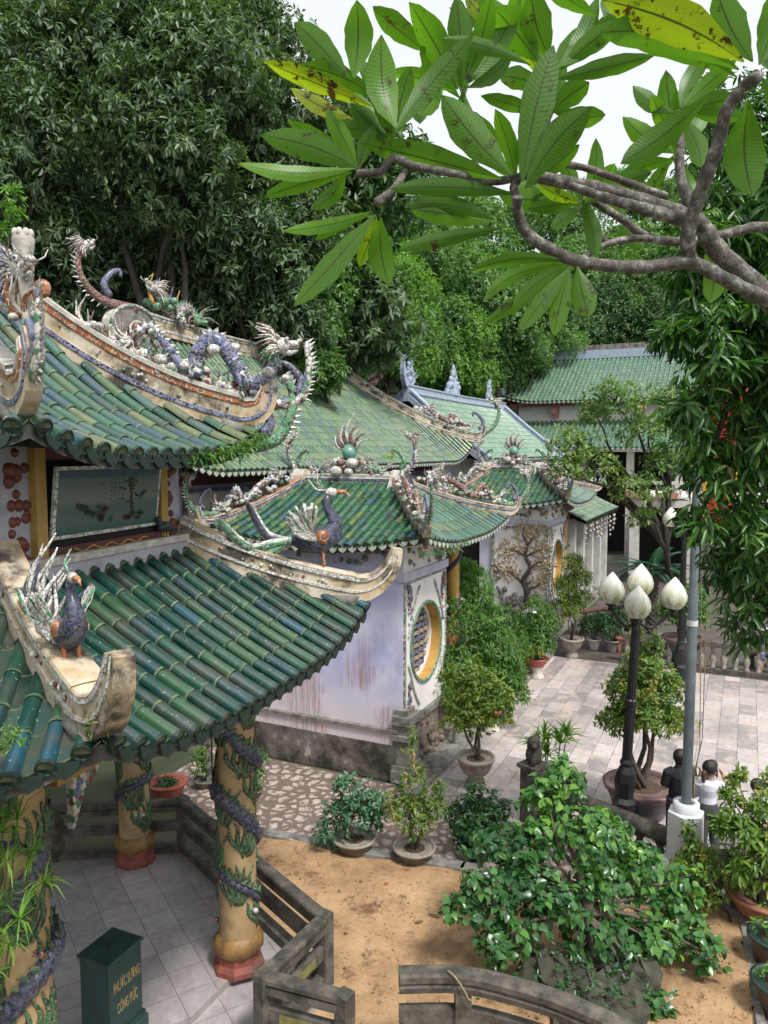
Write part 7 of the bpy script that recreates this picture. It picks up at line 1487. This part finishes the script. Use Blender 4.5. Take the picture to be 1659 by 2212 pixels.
# ---------------------------------------------------------------- lamp post with lotus globes
plain('iron_black', (0.022, 0.022, 0.024), (0.014, 0.014, 0.016), 8, .38, .2, (0.05, 0.045, 0.04), (0.6, 0.8), metal=.3)
m, n, p, o = newmat('lotus_glass')
vec = coords(n); sx = n.nodes.new('ShaderNodeSeparateXYZ'); n.links.new(vec, sx.inputs[0]); n1 = noise(n, coords(n, (3, 3, 1)), 4, 6, .7)
low_ = thresh(n, sx.outputs[2], .42, .12); mm_ = n.nodes.new('ShaderNodeMath'); mm_.operation = 'MULTIPLY'; n.links.new(low_, mm_.inputs[0]); n.links.new(thresh(n, n1.outputs[0], .42, .58), mm_.inputs[1])
c = mixc(n, mm_.outputs[0], (0.72, 0.71, 0.64), (0.28, 0.31, 0.09)); n.links.new(c, p.inputs['Base Color']); p.inputs['Roughness'].default_value = .35; p.inputs['Subsurface Weight'].default_value = .2; p.inputs['Subsurface Radius'].default_value = (.1, .1, .08)
def lotus(root, q, s=1.0):
    b = MB(); b.lathe([(.07 * s, 0), (.15 * s, .03 * s), (.215 * s, .12 * s), (.235 * s, .22 * s), (.215 * s, .33 * s), (.15 * s, .44 * s), (.075 * s, .53 * s), (.012 * s, .60 * s)], (0, 0, 0), 28, 0)
    for row, (z0_, h_, r_) in enumerate(((.02, .30, .232), (.10, .34, .240))):      # overlapping petals in low relief
        for i in range(8):
            a0 = (i + row * .5) * math.pi / 4; P = []
            for u_, w_ in ((0, .0), (.2, .24), (.5, .40), (.8, .24), (1, 0)):
                z_ = (z0_ + h_ * u_) * s; zz = z_ / s; rad = np.interp(zz, [0, .03, .12, .22, .33, .44, .53, .6], [.07, .15, .215, .235, .215, .15, .075, .012]) * s + .007 * s + row * .003
                P.append([(math.cos(a0 + k_ * w_) * rad, math.sin(a0 + k_ * w_) * rad, z_) for k_ in (-1, -.5, 0, .5, 1)])
            Q = [q2 for r2 in P for q2 in r2]; b.add(Q, [(r2 * 5 + k_, r2 * 5 + k_ + 1, r2 * 5 + k_ + 6, r2 * 5 + k_ + 5) for r2 in range(4) for k_ in range(4)], 0, 0, True)
    o = b.build('lotus_globe', ['lotus_glass'], root, False); o.location = q; return o
def lamp(label, base, H_, arms, tilt=0.0, group=None):
    root = thing('street_lamp', label, 'street lamp', base, 0, group); root.rotation_euler = (0, tilt, 0)
    b = MB(); b.lathe([(.24, 0), (.24, .10), (.20, .14), (.20, .5), (.22, .55), (.15, .62), (.17, .75), (.19, .9), (.16, 1.05), (.10, 1.16), (.12, 1.22), (.09, 1.28)], (0, 0, 0), 16, 0, False, .06); b.build('base', ['iron_black'], root, False)
    b = MB(); b.lathe([(.085, 1.25), (.085, 2.2), (.10, 2.22), (.10, 2.30), (.078, 2.32), (.072, H_ - .1), (.095, H_ - .06), (.11, H_), (.05, H_ + .05)], (0, 0, 0), 24, 0, False, .10); b.build('post', ['iron_black'], root, False)
    for (dx, dy, dz, s) in arms:
        b = MB(); e = V((dx, dy, 0)); L_ = e.length; e.normalize() if L_ > .01 else None
        if L_ > .01:
            pts = bez([V((0, 0, H_ - .05)), e * L_ * .4 + V((0, 0, H_ - .16)), e * L_ * .85 + V((0, 0, H_ - .02 + dz * .4)), V((dx, dy, H_ + dz))], 14); b.tube(pts, .028, 8, 0)
            sw = [V((0, 0, H_ + .02)) + e * (.12 + .12 * math.cos(i * .55)) * (1 - i * .05) + V((0, 0, .14 + .12 * math.sin(i * .55) * (1 - i * .05))) for i in range(12)]; b.tube(sw, .016, 6, 0)
        b.lathe([(.03, H_ + dz - .12), (.05, H_ + dz - .08), (.03, H_ + dz - .05), (.09, H_ + dz - .01), (.10, H_ + dz + .02)], (dx, dy, 0), 14, 0); b.build('arm', ['iron_black'], root, False)
        lotus(root, (dx, dy, H_ + dz), s)
    return root
lq = V((4.06, 12.55, 0)); lamp('black fluted lamp post with four white lotus bud globes beside the plum bonsai bowl', lq, 3.70, [(-.12, -.34, .06, .9), (-.42, .10, .20, .9), (.12, .30, .32, .92), (.60, .02, .17, .9)], R(2.4))
lamp('farther lamp with lotus globes half hidden by mango leaves behind the flagpole', V((8.15, 20.6, 0)), 4.3, [(-.38, 0, .1, .9), (.15, 0, .12, .9)], 0)
# ---------------------------------------------------------------- flagpole
plain('white_paint_stone', (0.66, 0.66, 0.68), (0.52, 0.52, 0.54), 4, .7, .2, (0.28, 0.25, 0.22), (0.6, 0.75)); plain('pole_grey', (0.17, 0.20, 0.22), (0.12, 0.14, 0.155), 5, .5, .1, metal=.2)
fp_ = V((4.42, 10.78, 0)); fl_ = thing('flagpole', 'tall grey flagpole on a white hexagonal pedestal', 'flagpole', fp_)
b = MB(); b.box((0, 0, .16), (.78, .78, .32), R(-50), 0, bev=.02); b.lathe([(.42, .32), (.33, .5)], (0, 0, 0), 6, 0, False); b.lathe([(.275, .42), (.265, 1.22), (.17, 1.24)], (0, 0, 0), 6, 0, False); b.lathe([(.185, 1.22), (.185, 1.36), (.11, 1.37), (.11, 1.30)], (0, 0, 0), 24, 0); b.build('pedestal', ['white_paint_stone'], fl_, False)
b = MB(); b.lathe([(.072, 1.3), (.070, 4.4), (.062, 4.42), (.055, 7.4), (.045, 9.6)], (0, 0, 0), 20, 0); b.lathe([(.078, 3.98), (.078, 4.06)], (0, 0, 0), 20, 1); b.ball((0, 0, 9.65), .08, 10, 1); b.build('pole', ['pole_grey', 'white_paint_stone'], fl_, False)
plain('rope', (0.30, 0.26, 0.16), None, 30, .9); b = MB(); b.tube([(.07, -.02, 1.5), (.16, -.02, 2.2), (.10, 0, 5), (.05, 0, 9.5)], .007, 5, 0); b.tube([(.07, .03, 1.55), (.21, .02, 2.3), (.20, 0, 5), (.06, 0, 9.5)], .007, 5, 0)
for i in range(5): b.tube([V((.13 + .055 * math.cos(a * .5 + i), -.03 + .01 * i, 1.82 + .085 * math.sin(a * .5 + i))) for a in range(14)], .008, 5, 0)
b.tube([(.1, -.03, 1.75), (.085, -.03, 1.42)], .012, 5, 0); b.build('halyard', ['rope'], fl_, False)
plain('flag_red', (0.48, 0.02, 0.02), (0.38, 0.015, 0.015), 3, .75, .1); plain('flag_yellow', (0.75, 0.48, 0.03), None, 3, .75, .1)
b = MB(); nx_, nz_ = 14, 16; P = []
for j in range(nz_ + 1):
    for i in range(nx_ + 1):
        u_ = i / nx_; v_ = j / nz_; P.append((.06 + u_ * .62 * (1 - .25 * v_), .07 * math.sin(u_ * 13 + v_ * 2) * (.3 + u_), 7.7 - 2.35 * v_ - .25 * u_ * (1 - v_)))
b.add(P, [(j * (nx_ + 1) + i, j * (nx_ + 1) + i + 1, (j + 1) * (nx_ + 1) + i + 1, (j + 1) * (nx_ + 1) + i) for j in range(nz_) for i in range(nx_)], [1 if (i < 2 or i > 12) else 0 for j in range(nz_) for i in range(nx_)], 0, True)
o = b.build('flag', ['flag_red', 'flag_yellow'], None, False); o.location = fp_ + V((.02, 0, 0)); tag(o, 'red flag with yellow edge hanging limp from the pole among mango leaves', 'flag')
# ---------------------------------------------------------------- curved stone bridge rail at the bottom
br = thing('bridge_railing', 'dark curved stone bridge railing at the bottom of the view', 'railing', V((1.0, 7.2, 0)))
tp = bez([G(862, 2122, 1.15), G(1000, 2122, 1.15), G(1130, 2152, 1.15), G(1240, 2190, 1.15), G(1400, 2265, 1.12), G(1600, 2380, 1.1)], 24)
b = MB(); b.sweep(tp, [(.09, -.06, 0), (.10, .0, 0), (.07, .03, 0), (.10, .05, 0), (.10, .11, 0), (.06, .13, 0)]); b.build('top_rail', ['stone_dark'], br)
b = MB(); b.sweep([q + V((0, 0, -.34)) for q in tp], [(.05, -.08, 0), (.05, .08, 0)]); b.build('lower_rail', ['stone_dark'], br)
b = MB(); b.sweep([q + V((0, 0, -.85)) for q in tp], [(.12, -.3, 0), (.12, .08, 0)]); b.build('base_course', ['stone_dark'], br)
for i in (4, 11, 17):
    b = MB(); b.box(tp[i] + V((0, 0, -.5)), (.16, .16, .9), 0, 0); b.build('post', ['stone_dark'], br)
b = MB(); q = tp[4] + V((-.02, -.05, .1)); b.tube(bez([q + V((-.14, 0, .06)), q + V((-.08, -.06, .05)), q + V((-.0, -.09, -.05)), q + V((.06, -.1, -.16)), q + V((.10, -.1, -.18))], 12), .009, 5, 0); tag(b.build('rope_end', ['rope'], None, True, origin=q), 'short piece of pale rope tied over the curved bridge railing', 'rope')
# ---------------------------------------------------------------- far balusters of the court
fbz = thing('court_balustrade', 'white bulb balustrade closing the far side of the court', 'balustrade', F(10.6, 6.5))
b = MB(); fbox(b, 10.45, 10.75, 2.6, 16, .78, .92, 0); fbox(b, 10.45, 10.75, 2.6, 16, 0, .16, 0); b.build('handrail', ['stone_dark'], fbz)
for i in range(44):
    b = MB(); b.lathe([(.075, .16), (.08, .2), (.05, .25), (.105, .4), (.09, .5), (.045, .62), (.08, .7), (.08, .78)], F(10.6, 2.75 + i * .30), 8, 0); b.build('baluster', ['pot_stone'], fbz)
# wind chimes below the gallery eave
plain('shell', (0.55, 0.5, 0.42), (0.32, 0.24, 0.18), 20, .5); plain('shell_blue', (0.25, 0.38, 0.5), (0.4, 0.35, 0.3), 20, .5)
prr = random.Random(14)
for i in range(11):
    s_ = 17.0 + i * .7 + prr.uniform(-.2, .2); q = F(s_, .28, 3.52); b = MB(); L_ = prr.uniform(.5, 1.1); b.tube([(0, 0, 0), (0, 0, -L_)], .006, 4, 0)
    for j in range(int(L_ / .2)): b.ball((prr.uniform(-.03, .03), prr.uniform(-.03, .03), -.1 - j * .2), prr.uniform(.03, .08), 7, j % 2, (1, .6, 1.1))
    o = b.build('wind_chime', ['shell', 'shell_blue'], None, False); o.location = q; tag(o, 'string of shells hanging under the gallery eave', 'wind chime', 'wind chimes hung along the gallery eave')
# planters on the terrace rail
for i, t_ in enumerate((1.1, 2.5)):
    q = F(24.95, t_, 4.2); o = thing('trough_planter', ('left' if i == 0 else 'right') + ' one of two salmon trough planters hung on the terrace balustrade', 'planter', q, UA); b = MB(); b.box((0, -.1, .12), (.9, .25, .26), 0, 0, 1.15); b.build('trough', ['pot_salmon'], o, False)
    L = Leaves(); rng = np.random.default_rng(i); tpp = np.c_[rng.uniform(-.4, .4, 30), rng.uniform(-.2, 0, 30), rng.uniform(.28, .5, 30)]; rosettes(L, rng, tpp, np.tile([0, 0, 1.], (30, 1)), 6, .12, .05); L.build('foliage', 'leaf_dark', o, False)
# wooden stall table and penguin shaped bin
wt = thing('folding_table', 'rough brown wooden table standing before the side gallery', 'table', G(1300, 1395) + V((.3, 1.2, 0)), R(-25)); plain('old_wood', (0.24, 0.13, 0.09), (0.13, 0.07, 0.05), 6, .8, stretch=(1, 6, 1))
b = MB(); b.box((0, 0, .98), (1.5, .7, .05), 0, 0, rot=Matrix.Rotation(R(-12), 3, 'Y')); b.build('tabletop', ['old_wood'], wt, False)
for x in (-.65, .65):
    for y in (-.28, .28): b = MB(); b.tube([(x, y, 0), (x * .8, y, .98)], .035, 6, 0); b.build('leg', ['old_wood'], wt, False)
b = MB(); b.box((0, 0, .45), (1.3, .5, .04), 0, 0); b.build('shelf', ['old_wood'], wt, False)
pb_ = thing('animal_bin', 'white and yellow animal shaped litter bin among the shrubs by the far gate', 'bin', F(8.9, .25, .1), R(20)); plain('bin_white', (.62, .62, .62), None, 4, .35, .05); plain('bin_yellow', (.62, .45, .03), None, 4, .35, .05); plain('bin_blue', (.03, .15, .45), None, 4, .35, .05)
b = MB(); b.lathe([(.28, 0), (.34, .2), (.36, .6), (.3, .95), (.2, 1.15)], (0, 0, 0), 20, 0); b.build('body', ['bin_yellow'], pb_, False)
b = MB(); b.ball((0, 0, 1.42), .34, 16, 0, (1.05, .9, .9)); b.build('head', ['bin_white'], pb_, False)
for sg in (-1, 1): b = MB(); b.ball((.13 * sg, -.27, 1.5), .075, 10, 0, (1, .5, 1.2)); b.build('eye', ['black_gap'], pb_, False); b = MB(); b.box((.15 * sg, -.31, 1.28), (.12, .03, .12), 0, 0); b.build('cheek_patch', ['bin_blue'], pb_, False)
# pigeon on the ledge of the drum
pg = MB(); q = D(345, 1133, 7.35); pg.tube([(-.10, 0, .085), (-.04, 0, .10), (.02, 0, .095), (.10, .0, .07), (.19, 0, .04)], [.025, .052, .05, .03, .012], 10, 0); pg.tube([(-.07, 0, .11), (-.09, 0, .16)], [.032, .026], 8, 0); pg.ball((-.095, 0, .175), .028, 8, 0); pg.tube([(-.115, 0, .175), (-.14, 0, .168)], [.009, .002], 5, 0)
for y in (-.018, .018): pg.tube([(0, y, .06), (0, y, 0), (-.03, y, 0)], .005, 4, 0)
plain('pigeon_grey', (0.03, 0.032, 0.038), (0.02, 0.02, 0.025), 20, .5)
# stands on the ledge moulding
qa, qb = hexpt(Rd, ANG[5] + 60, 0), hexpt(Rd, ANG[5], 0); ee = (qb - qa).normalized(); nn_ = V((ee.y, -ee.x, 0)); nn_ = nn_ if nn_.dot((qa + qb) / 2 - PC) > 0 else -nn_
o = pg.build('pigeon', ['pigeon_grey'], None, False); o.location = qa + ee * .42 + nn_ * .10 + V((0, 0, zd0 + .457)); o.rotation_euler = (0, 0, math.atan2(ee.y, ee.x) + math.pi); o.scale = (1.15, 1.15, 1.15)
tag(o, 'dark pigeon standing on the ledge below the lake picture', 'pigeon')
# solar lamp disc in the lower teal pot
q = G(1668, 2190, .05) + V((.05, .0, .42)); sl_ = thing('solar_light', 'round red rimmed solar garden light on a stick at the right edge', 'garden light', q - V((0, 0, .1)))
b = MB(); b.lathe([(.0, .10), (.105, .10), (.115, .115), (.105, .135), (.085, .13)], (0, 0, .12), 24, 0); b.build('rim', [plain('plastic_red', (.5, .02, .03), None, 4, .3, .05)], sl_, False); b = MB(); b.lathe([(.084, .0), (.084, .008), (.0, .009)], (0, 0, .245), 24, 0); b.build('face', ['bin_white'], sl_, False); b = MB(); b.box((0, 0, .258), (.09, .075, .006), R(15), 0); b.build('solar_cell', ['iron_black'], sl_, False); b = MB(); b.tube([(0, 0, -.15), (0, 0, .22)], .02, 8, 0); b.build('stick', ['iron_black'], sl_, False)
# ---------------------------------------------------------------- people
plain('skin', (0.52, 0.31, 0.22), (0.46, 0.26, 0.18), 4, .55, .05); plain('hair_dark', (0.016, 0.012, 0.011), (0.01, 0.008, 0.008), 30, .45, .5); plain('hair_brown', (0.07, 0.03, 0.02), None, 30, .45, .5)
plain('cloth_black', (0.012, 0.013, 0.018), None, 8, .85, .2); plain('cloth_white', (0.62, 0.62, 0.70), (0.55, 0.55, 0.63), 5, .85, .2); plain('cloth_charcoal', (0.065, 0.067, 0.075), (0.045, 0.047, 0.053), 12, .85, .3); plain('cloth_denim', (0.09, 0.13, 0.24), (0.06, 0.09, 0.17), 8, .85, .3); plain('cloth_dark_blue', (0.03, 0.035, 0.05), None, 8, .85, .3)
def solid(mb, name, mat, parent, vox=.010, sm=5):
    o = mb.build(name, [mat], parent, False); md = o.modifiers.new('remesh', 'REMESH'); md.mode = 'VOXEL'; md.voxel_size = vox; md.use_smooth_shade = True; ms_ = o.modifiers.new('smooth', 'SMOOTH'); ms_.iterations = sm; ms_.factor = .5; return o
def hand(mb, w_, d, side, s=1.0):
    """palm and five fingers from the wrist w_ along d"""
    d = V(d).normalized(); sd = V(side); sd = (sd - d * sd.dot(d)).normalized(); nn = d.cross(sd); mb.tube([w_, w_ + d * .045 * s, w_ + d * .085 * s], [.024 * s, .034 * s, .034 * s], 8, 0, flat=1.0)
    for i, L_ in enumerate((.062, .072, .068, .052)):
        a = w_ + d * .08 * s + sd * (-.028 + .019 * i) * s; mb.tube([a, a + d * L_ * .5 * s + nn * .006, a + d * L_ * .9 * s + nn * .022 * s], [.0105 * s, .0095 * s, .007 * s], 6, 0)
    a = w_ + d * .03 * s - sd * .03 * s; mb.tube([a, a + (d * .6 - sd * .6) * .04 * s, a + (d * .95 - sd * .5) * .07 * s], [.013 * s, .011 * s, .008 * s], 6, 0)
def head(mb, hb, face, s=1.0):
    f = V(face).normalized(); u = V((0, 0, 1)); sd = f.cross(u).normalized(); c = hb
    mb.ball(c, .1 * s, 14, 0, (1, 1, 1.12)); mb.ball(c + f * .028 - u * .045, .072 * s, 12, 0, (1, 1, 1.05)); mb.ball(c + f * .05 - u * .095, .03 * s, 8, 0)
    mb.tube([c + f * .088 + u * .015, c + f * .112 - u * .022, c + f * .098 - u * .03], [.009, .016, .008], 6, 0)
    mb.tube([c + f * .094 - u * .058 - sd * .022, c + f * .102 - u * .058, c + f * .094 - u * .058 + sd * .022], .007, 6, 0)
    for k_ in (-1, 1): mb.ball(c + sd * .098 * k_ - u * .015, .024, 8, 0, (.7, .7, 1.2))
def legs(mb, hip, kn, an, rad=(.085, .062, .045)):
    for h_, k_, a_ in zip(hip, kn, an): mb.tube([h_, (h_ + k_) / 2, k_, (k_ + a_) / 2 + V((0, .012, 0)), a_], [rad[0], rad[0] * .9, rad[1], rad[1] * .95, rad[2]], 12, 0)
# woman seen from behind, turned to the right, hand raised to her face
wq = V((5.10, 11.62, 0.02)); wo_ = thing('person', 'woman with ponytail in white blouse and charcoal trousers raising a hand to her face', 'person', wq, R(0))
face = V((.85, .35, -.12)).normalized(); H0 = V((.03, 0, 1.47)); b = MB(); head(b, H0, face); b.tube([(0, 0, 1.24), (.02, 0, 1.40)], [.052, .048], 10, 0); b.tube([(0, 0, .9), (0, 0, 1.1), (0, 0, 1.26)], [.10, .11, .09], 12, 0, flat=1)
shR, shL = V((.15, -.03, 1.24)), V((-.14, .03, 1.24)); elR, wrR = V((.36, .0, 1.06)), V((.26, .09, 1.34)); elL, wrL = V((-.17, .13, 1.0)), V((.0, .26, .98))
b.tube([shR, elR, (elR + wrR) / 2, wrR], [.042, .038, .034, .026], 10, 0); b.tube([shL, elL, (elL + wrL) / 2, wrL], [.042, .038, .034, .026], 10, 0); hand(b, wrR, V((-.35, .1, .9)), V((0, 1, 0)), .92); hand(b, wrL, V((.7, .5, .1)), V((0, 0, 1)), .92)
hipw = [V((.085, 0, .84)), V((-.085, 0, .84))]; knw = [V((.13, .05, .46)), V((-.07, -.01, .46))]; anw = [V((.17, .0, .09)), V((-.08, .0, .09))]; legs(b, hipw, knw, anw)
for a_ in anw: b.tube([a_ + V((0, -.03, -.03)), a_ + V((.05, .08, -.055)), a_ + V((.08, .14, -.06))], [.035, .036, .022], 8, 0)
solid(b, 'body', 'skin', wo_, .008)
b = MB(); b.tube([(0, 0, .86), (0, 0, .95), (0, 0, 1.05), (0, 0, 1.17), (0, 0, 1.26), (.01, 0, 1.30)], [.150, .135, .125, .15, .14, .07], 16, 0, flat=1.0); b.tube([V((.1, 0, 1.22)), shR + V((.03, 0, -.01)), elR + V((-.03, 0, .01)), (elR * .7 + wrR * .3)], [.075, .075, .066, .058], 12, 0); b.tube([V((-.1, 0, 1.22)), shL, elL, elL * .7 + wrL * .3], [.075, .072, .064, .055], 12, 0); solid(b, 'blouse', 'cloth_white', wo_, .010, 6)
b = MB(); b.tube([(0, 0, .96), (0, 0, .88), (0, 0, .80)], [.135, .160, .165], 16, 0); legs(b, hipw, knw, anw, (.115, .082, .07)); solid(b, 'trousers', 'cloth_charcoal', wo_, .011, 5)
b = MB(); sd = face.cross(V((0, 0, 1))).normalized(); b.ball(H0 - face * .022 + V((0, 0, .028)), .116, 14, 0, (1, 1, 1.08)); b.ball(H0 + face * .03 + V((0, 0, .075)), .085, 10, 0); b.tube([H0 + sd * .085 + face * .02 + V((0, 0, .04)), H0 + sd * .098 + face * .035 - V((0, 0, .09))], [.03, .016], 7, 0); b.tube([H0 - sd * .085 + face * .02 + V((0, 0, .04)), H0 - sd * .098 + face * .035 - V((0, 0, .09))], [.03, .016], 7, 0)
solid(b, 'hair', 'hair_dark', wo_, .009, 2); b = MB(); b.tube(bez([H0 - face * .10 - V((0, 0, .02)), H0 - face * .15 - V((0, 0, .08)), H0 - face * .14 - V((0, 0, .18)), H0 - face * .12 - V((0, 0, .27))], 9), ([.03, .045, .045, .042, .038, .032, .025, .018, .01, .006]+ [.006] * 3)[:10], 9, 0); b.build('ponytail', ['hair_brown'], wo_, False)
# man in black, back to the camera, partly behind the pole
mq = V((4.78, 11.95, 0.02)); mo = thing('person', 'man in black polo shirt seen from behind beside the flagpole', 'person', mq)
face = V((.25, .95, -.15)).normalized(); H0 = V((0, .02, 1.52)); b = MB(); head(b, H0, face); b.tube([(0, 0, 1.28), (0, .01, 1.45)], [.06, .056], 10, 0); b.tube([(0, 0, .9), (0, 0, 1.1), (0, 0, 1.3)], [.12, .13, .1], 12, 0)
shR, shL = V((.19, 0, 1.29)), V((-.19, 0, 1.29)); elR, wrR = V((.27, .05, 1.02)), V((.30, .27, .96)); elL, wrL = V((-.25, .04, 1.0)), V((-.05, .25, .98))
for a_, e_, w_ in ((shR, elR, wrR), (shL, elL, wrL)): b.tube([a_, e_, (e_ + w_) / 2, w_], [.05, .045, .04, .03], 10, 0)
hand(b, wrR, V((.3, .8, .1)), V((0, 0, 1))); hand(b, wrL, V((.7, .5, .1)), V((0, 0, 1)))
hipw = [V((.09, 0, .86)), V((-.09, 0, .86))]; knw = [V((.11, .02, .47)), V((-.11, .02, .47))]; anw = [V((.12, .0, .09)), V((-.12, .0, .09))]; legs(b, hipw, knw, anw)
for a_ in anw: b.tube([a_ + V((0, -.03, -.03)), a_ + V((0, .08, -.055)), a_ + V((0, .15, -.06))], [.037, .038, .024], 8, 0)
solid(b, 'body', 'skin', mo, .008)
b = MB(); b.tube([(0, 0, .84), (0, 0, .95), (0, 0, 1.1), (0, 0, 1.24), (0, 0, 1.32), (0, .01, 1.38)], [.17, .165, .175, .185, .14, .065], 16, 0)
for a_, e_ in ((shR, elR), (shL, elL)): b.tube([a_ * .6 + V((0, 0, .52)), a_ + V((0, 0, -.01)), a_ * .2 + e_ * .8], [.09, .085, .068], 12, 0)
b.lathe([(.075, 1.355), (.08, 1.40)], (0, .01, 0), 14, 0); solid(b, 'polo_shirt', 'cloth_black', mo, .010, 5)
b = MB(); b.tube([(0, 0, .95), (0, 0, .87), (0, 0, .80)], [.15, .165, .165], 16, 0); legs(b, hipw, knw, anw, (.115, .085, .075)); solid(b, 'trousers', 'cloth_dark_blue', mo, .011, 5)
b = MB(); b.ball(H0 - face * .018 + V((0, 0, .03)), .112, 14, 0, (1, 1, 1.05)); b.ball(H0 - face * .03 - V((0, 0, .03)), .095, 12, 0); solid(b, 'hair', 'hair_dark', mo, .009, 2)
# seated people on the right
def seated(label, q, face, shirt, skirt, capm, bare, rz):
    o = thing('person', label, 'person', q, rz); H0 = V((0, 0, 1.12)); face = V(face).normalized(); b = MB(); head(b, H0, face); b.tube([(0, 0, .9), (0, 0, 1.05)], [.055, .05], 10, 0); b.tube([(0, 0, .5), (0, 0, .7), (0, 0, .92)], [.12, .11, .09], 12, 0)
    hp_ = [V((.09, -.05, .5)), V((-.09, -.05, .5))]; kn = [V((.11, -.45, .48)), V((-.11, -.45, .48))]; an = [V((.12, -.42, .08)), V((-.12, -.46, .08))]; legs(b, hp_, kn, an)
    for a_ in an: b.tube([a_ + V((0, .03, -.03)), a_ + V((0, -.08, -.055)), a_ + V((0, -.14, -.06))], [.035, .036, .022], 8, 0)
    for sg in (-1, 1): e_, w_ = V((.22 * sg, -.08, .68)), V((.10 * sg, -.36, .60)); b.tube([V((.16 * sg, 0, .9)), e_, (e_ + w_) / 2, w_], [.045, .04, .036, .027], 10, 0); hand(b, w_, V((0, -.8, -.3)), V((1, 0, 0)))
    solid(b, 'body', 'skin', o, .009); b = MB(); b.tube([(0, 0, .46), (0, 0, .6), (0, 0, .8), (0, 0, .92), (0, 0, .98)], [.18, .16, .165, .13, .07], 14, 0)
    for sg in (-1, 1): b.tube([V((.1 * sg, 0, .9)), V((.17 * sg, 0, .88)), V((.22 * sg, -.07, .70))], [.08, .08, .062], 12, 0)
    solid(b, 'shirt', shirt, o, .011); b = MB(); legs(b, hp_, [kn[0] + V((0, 0, .01)), kn[1] + V((0, 0, .01))], [kn[0] + V((0, -.01, -.1))if bare else an[0], kn[1] + V((0, -.01, -.1)) if bare else an[1]], (.12, .09, .08)); b.ball((0, 0, .5), .17, 12, 0, (1.1, 1, .6)); solid(b, 'shorts' if bare else 'trousers', skirt, o, .011)
    b = MB(); b.ball(H0 + V((0, .01, .03)), .112, 14, 0); solid(b, 'hair', 'hair_dark', o, .009, 2)
    if capm: b = MB(); b.ball(H0 + V((0, 0, .06)), .118, 14, 0, (1, 1, .75)); b.tube([H0 + V((0, -.08, .05)), H0 + V((0, -.19, .03))], [.07, .05], 10, 0, flat=1); b.build('cap', [capm], o, False)
    return o
bq = G(1648, 1452); seated('person in blue top and white cap sitting with bare legs at the right edge', bq + V((.15, .35, .0)), (0, -1, -.1), 'cloth_denim', 'cloth_denim', 'cloth_white', True, R(-15))
b = MB(); b.box((0, 0, .40), (1.6, .42, .08), 0, 0, bev=.015)
for x in (-.6, .6): b.box((x, 0, .18), (.12, .36, .36), 0, 0)
o = b.build('stone_bench', ['stone_dark'], None, False); o.location = (bq.x + .5, bq.y + .42, .02); o.rotation_euler = (0, 0, R(-15)); tag(o, 'low dark stone bench under the seated person at the right edge', 'bench')
sq = V((5.95, 11.75, .02)); seated('dark haired person in white sitting behind the yellow leafed shrub', sq, (.2, -.9, -.2), 'cloth_white', 'cloth_dark_blue', None, False, R(30))
b = MB(); b.lathe([(.17, 0), (.2, .1), (.16, .4), (.18, .42)], (0, 0, 0), 14, 0); o = b.build('stool', ['pot_foot_white'], None, False); o.location = sq + V((0, .0, 0)); tag(o, 'small round pale stool under the person in white', 'stool')
# thin frangipani seedling and yellow shrub by the balustrade
tree('frangipani_seedling', 'bare forked seedling with few leaf tufts in front of the woman', 'seedling', V((5.35, 9.55, .1)), [(D(1585, 1685, 9.9), (.05, .05, .05)), (D(1600, 1670, 9.9), (.06, .06, .06)), (D(1635, 1745, 9.8), (.1, .1, .08)), (D(1565, 1712, 9.9), (.04, .04, .04))], 'leaf_yellow', 20, 5, .10, .035, 'mid', .1, 31, None, 'bark_dark', .018, D(1625, 1790, 9.8), -1, .3, 0, 0)
tree('olive_shrub', 'olive and rust coloured shrub in front of the flagpole pedestal', 'shrub', V((4.75, 9.95, .05)), [(D(1500, 1840, 10.1), (.2, .2, .2)), (D(1530, 1880, 10.0), (.25, .25, .25)), (D(1490, 1800, 10.2), (.1, .1, .16)), (D(1520, 1930, 10), (.25, .2, .2)), (D(1475, 1870, 10.1), (.15, .15, .2))], 'leaf_orange_tip', 210, 7, .10, .035, 'mid', .3, 32, None, 'bark_dark', .02, None, -.8, .3)
tree('yellow_shrub', 'shrub with long yellow green leaves against the round topped stone post', 'shrub', V((5.35, 9.55, .1)), [(D(1590, 1790, 9.7), (.25, .2, .14)), (D(1645, 1830, 9.7), (.3, .25, .2)), (D(1560, 1785, 9.8), (.12, .1, .1)), (D(1620, 1880, 9.6), (.25, .2, .2)), (D(1665, 1760, 9.8), (.25, .2, .2))], 'leaf_yellow', 62, 8, .15, .048, 'mid', .2, 33, None, 'bark_dark', .022, None, -.8, .3)
